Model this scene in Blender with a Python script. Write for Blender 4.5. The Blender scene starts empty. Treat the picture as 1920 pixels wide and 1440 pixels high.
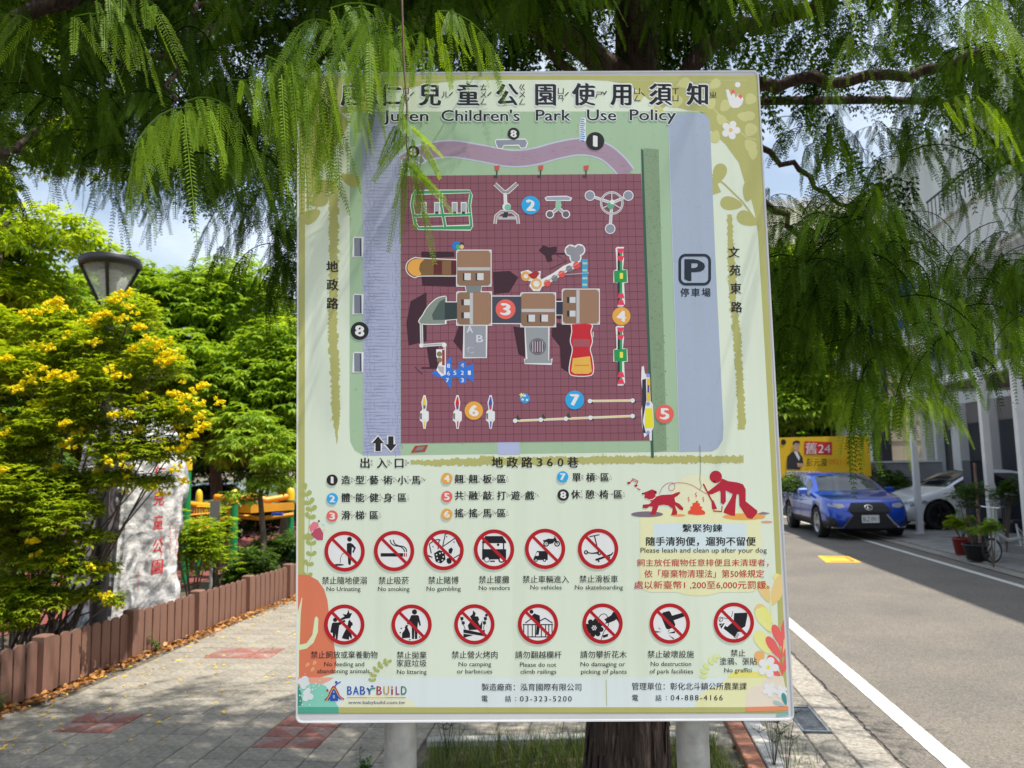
import bpy, bmesh, math, random
import numpy as np
from mathutils import Vector, Matrix

R = math.radians
C = bpy.context.scene.collection
S = bpy.context.scene
random.seed(11)
rng = np.random.default_rng(7)

# ------------------------------------------------------------------ camera, light, exposure
FPX = 1440.0
CAMZ = 1.78
cam_data = bpy.data.cameras.new('camera')
cam_data.sensor_width = 36.0
cam_data.lens = 36.0 * FPX / 1920.0
cam_data.clip_start = 0.05
cam_data.clip_end = 3000
cam = bpy.data.objects.new('camera', cam_data)
C.objects.link(cam)
CAMROT = Matrix.Rotation(R(96.0), 3, 'X') @ Matrix.Rotation(R(-1.2), 3, 'Z')
cam.matrix_world = Matrix.Translation((0, 0, CAMZ)) @ CAMROT.to_4x4()
S.camera = cam
cam_data.dof.use_dof = True
cam_data.dof.focus_distance = 2.0
cam_data.dof.aperture_fstop = 6.0

SUN = Vector((0.375, -0.125, 0.925)).normalized()
world = bpy.data.worlds.new('World')
S.world = world
world.use_nodes = True
wn = world.node_tree
for n in list(wn.nodes):
    wn.nodes.remove(n)
wout = wn.nodes.new('ShaderNodeOutputWorld')
wbg = wn.nodes.new('ShaderNodeBackground')
sky = wn.nodes.new('ShaderNodeTexSky')
sky.sky_type = 'NISHITA'
sky.sun_disc = False
sky.sun_elevation = math.asin(SUN.z)
sky.sun_rotation = math.atan2(SUN.x, SUN.y)
sky.air_density = 1.3
sky.dust_density = 2.2
sky.ozone_density = 1.2
# thin bright cloud veil mixed over the clear sky
wtc = wn.nodes.new('ShaderNodeTexCoord')
wmap = wn.nodes.new('ShaderNodeMapping')
wmap.inputs['Scale'].default_value = (2.2, 2.2, 5.0)
wno = wn.nodes.new('ShaderNodeTexNoise')
wno.inputs['Scale'].default_value = 1.7
wno.inputs['Detail'].default_value = 6
wno.inputs['Roughness'].default_value = 0.55
wrmp = wn.nodes.new('ShaderNodeValToRGB')
wrmp.color_ramp.elements[0].position = 0.38
wrmp.color_ramp.elements[0].color = (0.22, 0.22, 0.22, 1)
wrmp.color_ramp.elements[1].position = 0.68
wrmp.color_ramp.elements[1].color = (0.8, 0.8, 0.8, 1)
wmix = wn.nodes.new('ShaderNodeMixRGB')
wmix.inputs[2].default_value = (6.6, 7.3, 8.4, 1)
wn.links.new(wtc.outputs['Generated'], wmap.inputs['Vector'])
wn.links.new(wmap.outputs['Vector'], wno.inputs['Vector'])
wn.links.new(wno.outputs['Fac'], wrmp.inputs['Fac'])
wn.links.new(wrmp.outputs['Color'], wmix.inputs[0])
wn.links.new(sky.outputs['Color'], wmix.inputs[1])
wn.links.new(wmix.outputs[0], wbg.inputs['Color'])
wbg.inputs['Strength'].default_value = 0.112
wn.links.new(wbg.outputs['Background'], wout.inputs['Surface'])

sl = bpy.data.lights.new('sun', 'SUN')
sl.energy = 4.8
sl.angle = R(0.53)
sl.color = (1.0, 0.95, 0.87)
so = bpy.data.objects.new('sun', sl)
C.objects.link(so)
so.location = (6, -1, 14)
so.rotation_mode = 'QUATERNION'
so.rotation_quaternion = SUN.to_track_quat('Z', 'Y')

S.view_settings.view_transform = 'Standard'
S.view_settings.look = 'None'
S.view_settings.exposure = 0.55
S.view_settings.gamma = 1
S.view_settings.use_curve_mapping = False
S.cycles.use_denoising = True
S.cycles.max_bounces = 7
S.cycles.diffuse_bounces = 3
S.cycles.glossy_bounces = 3
S.cycles.transmission_bounces = 4
S.cycles.transparent_max_bounces = 6
S.cycles.caustics_reflective = False
S.cycles.caustics_refractive = False

# ------------------------------------------------------------------ helpers
def ray(px, py):
    return CAMROT @ Vector(((px - 960) / FPX, -(py - 720) / FPX, -1.0))

def G(px, py, z=0.0):
    d = ray(px, py)
    t = (z - CAMZ) / d.z
    return Vector((d.x * t, d.y * t, z))

def at(px, py, y):
    d = ray(px, py)
    t = y / d.y
    return Vector((d.x * t, y, CAMZ + d.z * t))

# road frame: u runs along the road, v to its right
RA = R(6.6)
RU = Vector((math.sin(RA), math.cos(RA), 0))
RV = Vector((math.cos(RA), -math.sin(RA), 0))
def rd(u, v, z=0.0):
    p = RU * u + RV * v
    return Vector((p.x, p.y, z))

def lin(c):
    c = c / 255.0
    return c / 12.92 if c <= 0.04045 else ((c + 0.055) / 1.055) ** 2.4

def srgb(r, g, b):
    return (lin(r), lin(g), lin(b))

def mat(name, col, rough=0.6, metal=0.0, var=0.0, vscale=6.0, bump=0.0, bscale=40.0, spec=0.5, col2=None,
        coat=0.0, detail=5, stretch=None, bdist=0.01):
    m = bpy.data.materials.new(name)
    m.use_nodes = True
    nt = m.node_tree
    b = nt.nodes['Principled BSDF']
    b.inputs['Base Color'].default_value = (*col, 1)
    b.inputs['Roughness'].default_value = rough
    b.inputs['Metallic'].default_value = metal
    b.inputs['Specular IOR Level'].default_value = spec
    b.inputs['Coat Weight'].default_value = coat
    if var or col2 or bump:
        tc = nt.nodes.new('ShaderNodeTexCoord')
        mp = nt.nodes.new('ShaderNodeMapping')
        if stretch:
            mp.inputs['Scale'].default_value = stretch
        nt.links.new(tc.outputs['Object'], mp.inputs['Vector'])
    if var or col2:
        no = nt.nodes.new('ShaderNodeTexNoise')
        no.inputs['Scale'].default_value = vscale
        no.inputs['Detail'].default_value = detail
        no.inputs['Roughness'].default_value = 0.62
        nt.links.new(mp.outputs['Vector'], no.inputs['Vector'])
        rp = nt.nodes.new('ShaderNodeValToRGB')
        rp.color_ramp.elements[0].position = 0.33
        rp.color_ramp.elements[1].position = 0.67
        a = tuple(max(0, c * (1 - var)) for c in col)
        d = col2 if col2 else tuple(min(1, c * (1 + var)) for c in col)
        rp.color_ramp.elements[0].color = (*a, 1)
        rp.color_ramp.elements[1].color = (*d, 1)
        nt.links.new(no.outputs['Fac'], rp.inputs['Fac'])
        nt.links.new(rp.outputs['Color'], b.inputs['Base Color'])
    if bump:
        n2 = nt.nodes.new('ShaderNodeTexNoise')
        n2.inputs['Scale'].default_value = bscale
        n2.inputs['Detail'].default_value = 6
        nt.links.new(mp.outputs['Vector'], n2.inputs['Vector'])
        bp = nt.nodes.new('ShaderNodeBump')
        bp.inputs['Strength'].default_value = bump
        bp.inputs['Distance'].default_value = bdist
        nt.links.new(n2.outputs['Fac'], bp.inputs['Height'])
        nt.links.new(bp.outputs['Normal'], b.inputs['Normal'])
    return m

def leafmat(name, dark, light, trans=0.45, gloss=0.35, rough=0.45):
    """two-sided leaf: diffuse + translucent + a little gloss; colour varies leaf by leaf (attribute 'tone')"""
    m = bpy.data.materials.new(name)
    m.use_nodes = True
    nt = m.node_tree
    for n in list(nt.nodes):
        nt.nodes.remove(n)
    out = nt.nodes.new('ShaderNodeOutputMaterial')
    at_ = nt.nodes.new('ShaderNodeAttribute')
    at_.attribute_name = 'tone'
    rp = nt.nodes.new('ShaderNodeValToRGB')
    rp.color_ramp.elements[0].color = (*dark, 1)
    rp.color_ramp.elements[1].color = (*light, 1)
    nt.links.new(at_.outputs['Fac'], rp.inputs['Fac'])
    b = nt.nodes.new('ShaderNodeBsdfPrincipled')
    b.inputs['Roughness'].default_value = rough
    b.inputs['Specular IOR Level'].default_value = gloss
    tr = nt.nodes.new('ShaderNodeBsdfTranslucent')
    hs = nt.nodes.new('ShaderNodeMixRGB')
    hs.blend_type = 'MULTIPLY'
    hs.inputs[0].default_value = 1
    hs.inputs[2].default_value = (1.5, 1.35, 0.45, 1)
    nt.links.new(rp.outputs['Color'], b.inputs['Base Color'])
    nt.links.new(rp.outputs['Color'], hs.inputs[1])
    nt.links.new(hs.outputs[0], tr.inputs['Color'])
    mx = nt.nodes.new('ShaderNodeMixShader')
    mx.inputs[0].default_value = trans
    nt.links.new(b.outputs[0], mx.inputs[1])
    nt.links.new(tr.outputs[0], mx.inputs[2])
    nt.links.new(mx.outputs[0], out.inputs['Surface'])
    return m

def tag(o, label=None, cat=None, group=None, kind=None):
    if label: o['label'] = label
    if cat: o['category'] = cat
    if group: o['group'] = group
    if kind: o['kind'] = kind
    return o

def thing(name, label, cat, loc=(0, 0, 0), group=None, rz=0.0):
    o = bpy.data.objects.new(name, None)
    o.empty_display_size = 0.1
    C.objects.link(o)
    o.location = loc
    o.rotation_euler = (0, 0, rz)
    return tag(o, label, cat, group)

def link(name, me, parent=None, local=False):
    """link a mesh whose vertices are in world space (or in the thing's own space when local)"""
    o = bpy.data.objects.new(name, me)
    C.objects.link(o)
    if parent is not None:
        o.parent = parent
        if not local and parent.type == 'EMPTY':
            o.location = -Vector(parent.location)
    return o

class MB:
    """collects shapes, then links them as one mesh"""
    def __init__(s):
        s.v = []; s.f = []; s.m = []; s.sm = []
    def add(s, vs, fs, mi=0, smooth=False):
        k = len(s.v)
        s.v += [tuple(p) for p in vs]
        s.f += [tuple(i + k for i in f) for f in fs]
        s.m += [mi] * len(fs)
        s.sm += [smooth] * len(fs)
        return s
    def quad(s, a, b, c, d, mi=0):
        return s.add([a, b, c, d], [(0, 1, 2, 3)], mi)
    def box(s, c, size, rz=0.0, mi=0, M=None, ch=0.0):
        hx, hy, hz = size[0] / 2, size[1] / 2, size[2] / 2
        if ch <= 0:
            vs = [(x, y, z) for z in (-hz, hz) for x, y in ((-hx, -hy), (hx, -hy), (hx, hy), (-hx, hy))]
            fs = [(0, 3, 2, 1), (4, 5, 6, 7), (0, 1, 5, 4), (1, 2, 6, 5), (2, 3, 7, 6), (3, 0, 4, 7)]
        else:
            vs = [(x, y, -hz) for x, y in ((-hx, -hy), (hx, -hy), (hx, hy), (-hx, hy))]
            vs += [(x, y, hz - ch) for x, y in ((-hx, -hy), (hx, -hy), (hx, hy), (-hx, hy))]
            vs += [(x, y, hz) for x, y in ((-hx + ch, -hy + ch), (hx - ch, -hy + ch), (hx - ch, hy - ch), (-hx + ch, hy - ch))]
            fs = [(0, 3, 2, 1), (8, 9, 10, 11)]
            for a in (0, 4):
                fs += [(a, a + 1, a + 5, a + 4), (a + 1, a + 2, a + 6, a + 5), (a + 2, a + 3, a + 7, a + 6), (a + 3, a, a + 4, a + 7)]
        Mx = M if M is not None else Matrix.Rotation(rz, 3, 'Z')
        c = Vector(c)
        return s.add([c + Mx @ Vector(v) for v in vs], fs, mi)
    def tube(s, pts, rad, n=8, mi=0, cap=True, smooth=True):
        pts = [Vector(p) for p in pts]
        if not hasattr(rad, '__len__'): rad = [rad] * len(pts)
        vs = []; fs = []
        prev = None
        for i, p in enumerate(pts):
            if i == 0: d = pts[1] - p
            elif i == len(pts) - 1: d = p - pts[i - 1]
            else: d = (pts[i + 1] - pts[i - 1])
            d.normalize()
            if prev is None:
                a = d.orthogonal().normalized()
            else:
                a = (prev - d * prev.dot(d))
                a = a.normalized() if a.length > 1e-6 else d.orthogonal().normalized()
            prev = a
            b = d.cross(a)
            for k in range(n):
                t = 2 * math.pi * k / n
                vs.append(p + (a * math.cos(t) + b * math.sin(t)) * rad[i])
        for i in range(len(pts) - 1):
            for k in range(n):
                fs.append((i * n + k, i * n + (k + 1) % n, (i + 1) * n + (k + 1) % n, (i + 1) * n + k))
        s.add(vs, fs, mi, smooth)
        if cap:
            s.add([vs[k] for k in range(n)][::-1], [tuple(range(n))], mi)
            s.add([vs[(len(pts) - 1) * n + k] for k in range(n)], [tuple(range(n))], mi)
        return s
    def lathe(s, prof, c=(0, 0, 0), n=24, mi=0, M=None, smooth=True):
        vs = []; fs = []
        c = Vector(c)
        for r, z in prof:
            for k in range(n):
                t = 2 * math.pi * k / n
                p = Vector((r * math.cos(t), r * math.sin(t), z))
                vs.append(c + (M @ p if M is not None else p))
        for i in range(len(prof) - 1):
            for k in range(n):
                fs.append((i * n + k, i * n + (k + 1) % n, (i + 1) * n + (k + 1) % n, (i + 1) * n + k))
        return s.add(vs, fs, mi, smooth)
    def prism(s, poly, z0, z1, M=None, off=(0, 0, 0), mi=0):
        n = len(poly)
        off = Vector(off)
        T = (lambda p: off + M @ Vector(p)) if M is not None else (lambda p: off + Vector(p))
        vs = [T((x, y, z0)) for x, y in poly] + [T((x, y, z1)) for x, y in poly]
        fs = [tuple(range(n))[::-1], tuple(range(n, 2 * n))]
        fs += [(k, (k + 1) % n, n + (k + 1) % n, n + k) for k in range(n)]
        return s.add(vs, fs, mi)
    def mesh(s, name, mats):
        me = bpy.data.meshes.new(name)
        me.from_pydata(s.v, [], s.f)
        if not isinstance(mats, (list, tuple)): mats = [mats]
        for m in mats: me.materials.append(m)
        me.polygons.foreach_set('material_index', s.m)
        me.polygons.foreach_set('use_smooth', s.sm)
        me.update()
        return me
    def build(s, name, mats, parent=None, local=False):
        return link(name, s.mesh(name, mats), parent, local)

def npmesh(name, V, F, material, tone=None):
    """fast mesh of equal-sized faces from numpy arrays; tone = one value per vertex"""
    V = np.asarray(V, dtype=np.float32); F = np.asarray(F, dtype=np.int32)
    me = bpy.data.meshes.new(name)
    me.vertices.add(len(V)); me.vertices.foreach_set('co', V.ravel())
    k = F.shape[1]
    me.loops.add(F.size); me.loops.foreach_set('vertex_index', F.ravel())
    me.polygons.add(len(F)); me.polygons.foreach_set('loop_start', np.arange(0, F.size, k, dtype=np.int32))
    me.update(calc_edges=True)
    if tone is not None:
        a = me.attributes.new('tone', 'FLOAT', 'POINT')
        a.data.foreach_set('value', np.asarray(tone, dtype=np.float32))
    me.materials.append(material)
    return me

def copy_tree(o, parent=None):
    c = o.copy()
    C.objects.link(c)
    c.parent = parent
    for ch in list(o.children):
        copy_tree(ch, c)
    return c


# ------------------------------------------------------------------ ground, pavement, road
ROADZ = -0.04
FX0, FK = -4.97, 0.162            # fence line x = FX0 + FK*y
def fx(y): return FX0 + FK * y

m_earth = mat('earth', (0.16, 0.13, 0.09), 0.95, var=0.35, vscale=2.5, bump=0.5, bscale=25)
m_soil = mat('planting_soil', (0.09, 0.065, 0.04), 0.95, var=0.4, vscale=6, bump=0.8, bscale=30)
m_joint = mat('sandy_joint', (0.13, 0.115, 0.085), 0.95, var=0.35, vscale=9)
m_asph = mat('old_asphalt', (0.185, 0.175, 0.165), 0.88, var=0.0, bump=0.55, bscale=110, bdist=0.006)
def asphalt_nodes(m):
    nt = m.node_tree; b = nt.nodes['Principled BSDF']
    tc = nt.nodes.new('ShaderNodeTexCoord')
    a = nt.nodes.new('ShaderNodeTexNoise'); a.inputs['Scale'].default_value = 60; a.inputs['Detail'].default_value = 9; a.inputs['Roughness'].default_value = .8
    c = nt.nodes.new('ShaderNodeTexNoise'); c.inputs['Scale'].default_value = 0.9; c.inputs['Detail'].default_value = 5
    v = nt.nodes.new('ShaderNodeTexVoronoi'); v.inputs['Scale'].default_value = 75
    r1 = nt.nodes.new('ShaderNodeValToRGB'); r1.color_ramp.elements[0].position = 0.35; r1.color_ramp.elements[1].position = 0.68
    r1.color_ramp.elements[0].color = (0.060, 0.056, 0.050, 1); r1.color_ramp.elements[1].color = (0.285, 0.255, 0.212, 1)
    r2 = nt.nodes.new('ShaderNodeValToRGB'); r2.color_ramp.elements[0].position = 0.3; r2.color_ramp.elements[1].position = 0.75
    r2.color_ramp.elements[0].color = (0.78, 0.78, 0.79, 1); r2.color_ramp.elements[1].color = (1.14, 1.1, 1.05, 1)
    r3 = nt.nodes.new('ShaderNodeValToRGB'); r3.color_ramp.elements[0].position = 0.05; r3.color_ramp.elements[1].position = 0.16
    r3.color_ramp.elements[0].color = (1.9, 1.85, 1.75, 1); r3.color_ramp.elements[1].color = (1, 1, 1, 1)
    m1 = nt.nodes.new('ShaderNodeMixRGB'); m1.blend_type = 'MULTIPLY'; m1.inputs[0].default_value = 1
    m2 = nt.nodes.new('ShaderNodeMixRGB'); m2.blend_type = 'MULTIPLY'; m2.inputs[0].default_value = 0.6
    for q in (a, c, v): nt.links.new(tc.outputs['Object'], q.inputs['Vector'])
    nt.links.new(a.outputs['Fac'], r1.inputs[0]); nt.links.new(c.outputs['Fac'], r2.inputs[0]); nt.links.new(v.outputs['Distance'], r3.inputs[0])
    nt.links.new(r1.outputs[0], m1.inputs[1]); nt.links.new(r2.outputs[0], m1.inputs[2])
    nt.links.new(m1.outputs[0], m2.inputs[1]); nt.links.new(r3.outputs[0], m2.inputs[2])
    nt.links.new(m2.outputs[0], b.inputs['Base Color'])
asphalt_nodes(m_asph)
m_conc = mat('rough_concrete', (0.31, 0.28, 0.235), 0.92, var=0.38, vscale=38, bump=0.6, bscale=80, detail=9)
m_conc2 = mat('forecourt_concrete', (0.27, 0.26, 0.24), 0.9, var=0.22, vscale=3.0, bump=0.25, bscale=30)
m_gutter = mat('gutter_concrete', (0.23, 0.21, 0.175), 0.92, var=0.45, vscale=55, bump=0.7, bscale=90, detail=9)
m_paint = mat('road_paint_white', (0.62, 0.61, 0.54), 0.7, var=0.14, vscale=14, bump=0.2, bscale=90)
def worn(m, amount=.56, scale=9):
    nt = m.node_tree; b = nt.nodes['Principled BSDF']; src = b.inputs['Base Color'].links[0].from_socket
    tc = nt.nodes.new('ShaderNodeTexCoord'); n = nt.nodes.new('ShaderNodeTexNoise'); n.inputs['Scale'].default_value = scale; n.inputs['Detail'].default_value = 12; n.inputs['Roughness'].default_value = .78
    r = nt.nodes.new('ShaderNodeValToRGB'); r.color_ramp.elements[0].position = amount; r.color_ramp.elements[1].position = amount + .06
    mx = nt.nodes.new('ShaderNodeMixRGB'); mx.inputs[2].default_value = (.22, .20, .17, 1)
    nt.links.new(tc.outputs['Object'], n.inputs['Vector']); nt.links.new(n.outputs['Fac'], r.inputs[0]); nt.links.new(r.outputs[0], mx.inputs[0]); nt.links.new(src, mx.inputs[1]); nt.links.new(mx.outputs[0], b.inputs['Base Color'])
worn(m_paint, .63)
m_painty = mat('road_paint_yellow', (0.75, 0.42, 0.03), 0.7, var=0.12, vscale=14)
m_dark = mat('dark_gap', (0.02, 0.018, 0.016), 0.95)
m_rubber = mat('red_rubber_ground', (0.20, 0.055, 0.045), 0.9, var=0.15, vscale=30, bump=0.2, bscale=150)

def sheet(name, pts, m, z, kind='structure'):
    mb = MB(); mb.add([(p[0], p[1], z) for p in pts], [tuple(range(len(pts)))])
    return tag(mb.build(name, m), kind=kind)

sheet('ground', [(-900, -300), (900, -300), (900, 1500), (-900, 1500)], m_earth, -0.14)
ro = MB()
ro.add([rd(-14, 1.683, ROADZ), rd(-14, 6.05, ROADZ), rd(160, 6.05, ROADZ), rd(160, 1.683, ROADZ)], [(0, 1, 2, 3)])
tag(ro.build('road', m_asph), kind='structure')
ln = MB()
def stripe(mb, v0, v1, u0, u1, z, n, jit):
    L = []; Rr = []
    for i in range(n + 1):
        u = u0 + (u1 - u0) * i / n
        L.append(rd(u, v0 + random.uniform(-jit, jit), z)); Rr.append(rd(u, v1 + random.uniform(-jit, jit), z))
    for i in range(n):
        mb.add([L[i], Rr[i], Rr[i + 1], L[i + 1]], [(0, 1, 2, 3)])
stripe(ln, 1.942, 2.072, -3, 30, ROADZ + 0.004, 500, 0.0025)
stripe(ln, 5.63, 5.74, 2, 60, ROADZ + 0.004, 160, 0.004)
tag(ln.build('road_marking_line', m_paint), kind='structure')
# worn yellow rectangle painted on the asphalt
ym = MB(); zz = ROADZ + 0.004
P = [G(1533, 1042, zz), G(1592, 1043, zz), G(1616, 1054.5, zz), G(1549, 1054.5, zz)]
ym.add(P, [(0, 1, 2, 3)])
cen = sum(P, Vector()) / 4
ins = [cen + (p - cen) * k for k in (0.72,) for p in P]
ins2 = [cen + (p - cen) * 0.60 for p in P]
for i in range(3):
    a, b = ins[i], ins[(i + 1) % 4]; c_, d = ins2[(i + 1) % 4], ins2[i]
    up = Vector((0, 0, 0.003))
    ym.add([a + up, b + up, c_ + up, d + up], [(0, 1, 2, 3)], 1)
tag(ym.build('road_marking_yellow', [m_painty, mat('worn_patch', (0.16, 0.11, 0.05), 0.9)]), kind='structure')

# forecourt on the far side of the road (slightly above the asphalt)
fc = MB()
fc.add([rd(-10, 6.30, 0), rd(-10, 34, 0), rd(90, 34, 0), rd(90, 6.30, 0)], [(0, 1, 2, 3)])
fc.add([rd(-10, 6.30, 0), rd(90, 6.30, 0), rd(90, 6.30, -0.1), rd(-10, 6.30, -0.1)], [(0, 1, 2, 3)])
tag(fc.build('forecourt_ground', m_conc2), kind='structure')
gs = MB(); gs.add([rd(-10, 6.053, -0.03), rd(-10, 6.296, -0.03), rd(90, 6.296, -0.03), rd(90, 6.053, -0.03)], [(0, 1, 2, 3)])
tag(gs.build('far_gutter_path', m_conc), kind='structure')

# near kerb: slab stones, groove, gutter, ragged asphalt edge
kb = tag(MB().add([rd(-6, 0.93, -0.035), rd(-6, 1.69, -0.035), rd(90, 1.69, -0.035), rd(90, 0.93, -0.035)], [(0, 1, 2, 3)]).build('kerb_bed', m_dark), kind='structure')
UM = Matrix.Rotation(-RA, 3, 'Z')
GR0, GR1 = 5.45, 5.98     # drain grate span along u
def kerb_row(name, v0, v1, z, L, u0, u1, m, skip=None):
    u = u0
    while u < u1:
        a, b = u + 0.004, u + L - 0.004
        if skip and b > skip[0] and a < skip[1]:
            if a < skip[0] - 0.1: b = skip[0] - 0.006
            elif b > skip[1] + 0.1: a = skip[1] + 0.006
            else: u += L; continue
        mb = MB(); mb.box(rd((a + b) / 2, (v0 + v1) / 2, z - 0.03 + random.uniform(-0.002, 0.002)), (v1 - v0, b - a, 0.06), M=UM, ch=0.008)
        link(name, mb.mesh(name, m), kb)
        u += L
kerb_row('kerb_stone', 0.95, 1.235, 0.012, 1.0, -1, 24, m_conc)
kerb_row('kerb_stone', 1.245, 1.425, 0.004, 0.8, -1, 24, m_gutter, skip=(GR0, GR1))
kerb_row('gutter_slab', 1.44, 1.672, -0.012, 1.6, -1.3, 24, m_conc)
ck = MB()
pv = 1.682
for i in range(420):
    u = 2 + i * 0.05; nv = 1.682 + 0.012 * math.sin(i * 0.7) * random.random() + random.uniform(-0.005, 0.005)
    w = random.uniform(0.003, 0.012)
    ck.add([rd(u, pv - w, ROADZ + 0.03), rd(u, pv + w, ROADZ + 0.03), rd(u + 0.05, nv + w, ROADZ + 0.03), rd(u + 0.05, nv - w, ROADZ + 0.03)], [(0, 1, 2, 3)])
    pv = nv
ck.build('joint_crack', m_dark, kb)
# drain grate
m_steel = mat('weathered_steel', (0.22, 0.24, 0.26), 0.55, metal=0.6, var=0.25, vscale=30)
gt = thing('drain_grate', 'grey steel drain grate set into the kerb gutter beside the lower right of the signboard', 'drain grate', rd((GR0 + GR1) / 2, 1.335, -0.02))
mb = MB()
mb.box(rd((GR0 + GR1) / 2, 1.252, -0.016), (0.016, GR1 - GR0, 0.03), M=UM); mb.box(rd((GR0 + GR1) / 2, 1.418, -0.016), (0.016, GR1 - GR0, 0.03), M=UM)
mb.box(rd(GR0 + 0.008, 1.335, -0.016), (0.166, 0.016, 0.028), M=UM); mb.box(rd(GR1 - 0.008, 1.335, -0.016), (0.166, 0.016, 0.028), M=UM)
mb.build('frame', m_steel, gt)
for i in range(17):
    u = GR0 + 0.04 + i * 0.0275
    MB().box(rd(u, 1.335, -0.018), (0.150, 0.009, 0.024), M=UM).build('bar', m_steel, gt)

# pavers: real blocks
def pavmat(name, col):
    m = mat(name, col, 0.92, var=0.28, vscale=24, bump=0.5, bscale=120, bdist=0.004)
    nt = m.node_tree; b = nt.nodes['Principled BSDF']
    oi = nt.nodes.new('ShaderNodeObjectInfo')
    geo = nt.nodes.new('ShaderNodeAttribute'); geo.attribute_name = 'tone'
    ad = nt.nodes.new('ShaderNodeMath'); ad.operation = 'ADD'
    mr = nt.nodes.new('ShaderNodeMapRange'); mr.inputs[1].default_value = 0; mr.inputs[2].default_value = 1; mr.inputs[3].default_value = 0.88; mr.inputs[4].default_value = 1.12
    nt.links.new(oi.outputs['Random'], ad.inputs[0]); nt.links.new(geo.outputs['Fac'], ad.inputs[1])
    fr = nt.nodes.new('ShaderNodeMath'); fr.operation = 'FRACT'; nt.links.new(ad.outputs[0], fr.inputs[0])
    nt.links.new(fr.outputs[0], mr.inputs[0])
    mx = nt.nodes.new('ShaderNodeMixRGB'); mx.blend_type = 'MULTIPLY'; mx.inputs[0].default_value = 1
    src = b.inputs['Base Color'].links[0].from_socket
    nt.links.new(src, mx.inputs[1]); nt.links.new(mr.outputs[0], mx.inputs[2]); nt.links.new(mx.outputs[0], b.inputs['Base Color'])
    return m
m_pav = pavmat('paver_grey', (0.265, 0.238, 0.19))
m_pavr = pavmat('paver_red', (0.26, 0.105, 0.080))
m_pavp = pavmat('paver_pink_grey', (0.26, 0.17, 0.145))
pvm = tag(MB().add([(fx(3.0) + 0.03, 3.0, -0.02), rd(3.1, 0.945, -0.02), rd(26, 0.945, -0.02), (fx(26) + 0.03, 26, -0.02)], [(0, 1, 2, 3)]).build('pavement', m_joint), kind='structure')
PL, PW = 0.222, 0.205
tile = MB().box((0, 0, -0.0255), (PL - 0.006, PW - 0.006, 0.05), ch=0.005)
tile_g = tile.mesh('paver', m_pav); tile_r = None
def half_tile(flip):
    a, b, z = (PL - .006) / 2, (PW - .006) / 2, 0.0
    t = MB(); c = .005
    t.add([(-a, -b, -.05), (a, -b, -.05), (a, b, -.05), (-a, b, -.05), (-a, -b, -c), (a, -b, -c), (a, b, -c), (-a, b, -c)], [(0, 1, 5, 4), (1, 2, 6, 5), (2, 3, 7, 6), (3, 0, 4, 7)], 0)
    q = [(-a + c, -b + c, 0), (a - c, -b + c, 0), (a - c, b - c, 0), (-a + c, b - c, 0)]
    t.add([(-a, -b, -c), (a, -b, -c), (a, b, -c), (-a, b, -c)] + q, [(0, 1, 5, 4), (1, 2, 6, 5), (2, 3, 7, 6), (3, 0, 4, 7)], 0)
    t.add(q, [(0, 1, 2), (0, 2, 3)] if not flip else [(0, 1, 3), (1, 2, 3)], 0)
    t.m[-1] = 1
    return t.mesh('paver', [m_pavr, m_pavp])
tile_rs = [half_tile(False), half_tile(True)]
cells = []
for j in range(0, 100):
    u = 3.0 + j * PW
    off = 0.0
    for i in range(-40, 12):
        v = i * PL + off
        p = rd(u, v)
        if p.y < 3.7 or v > 0.945 - PL / 2 or p.x < fx(p.y) + 0.22: continue
        if -0.60 < p.x < 1.25 and 2.9 < p.y < 5.15: continue      # tree pit
        cells.append((p.y, p, u, v))
reds = [G(465, 1223), G(205, 1352), G(570, 1372)]
def isred(p):
    for c in reds:
        d = p - c
        if abs(d.dot(RU)) < 0.235 and abs(d.dot(RV)) < 0.25: return True
    return False
def in_view(p):
    q = CAMROT.transposed() @ (p - Vector((0, 0, CAMZ)))
    x = 960 + FPX * q.x / -q.z
    y = 720 - FPX * q.y / -q.z
    return -40 < x < 800 and y < 1470 and not (600 < x and y < 1340)
cells.sort(key=lambda c: c[0])
near = [c for c in cells if in_view(c[1])][:298]
nearset = set(id(c) for c in near)
for c in near:
    o = link('paver', tile_rs[len(pvm.children) % 2] if isred(c[1]) else tile_g, pvm)
    o.location = c[1] + Vector((0, 0, random.uniform(-0.0025, 0.0025)))
    o.rotation_euler = (random.uniform(-.006, .006), random.uniform(-.006, .006), -RA + random.uniform(-.012, .012))
for red in (0, 1):
    V = []; F = []; T = []
    tv = np.array([v for v in tile.v]); 
    k = 0
    Rz = np.array(Matrix.Rotation(-RA, 3, 'Z'))
    for c in cells:
        if id(c) in nearset or isred(c[1]) != bool(red): continue
        V.append(tv @ Rz.T + np.array(c[1]) + [0, 0, random.uniform(-0.002, 0.002)]); F.append(np.array(tile.f) + k); k += len(tv)
        T += [random.random()] * len(tv)
    if V:
        o = link('paver_field', npmesh('paver_field', np.concatenate(V), np.concatenate(F), (m_pavr if red else m_pav), T), pvm)
        o['kind'] = 'stuff'

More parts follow.
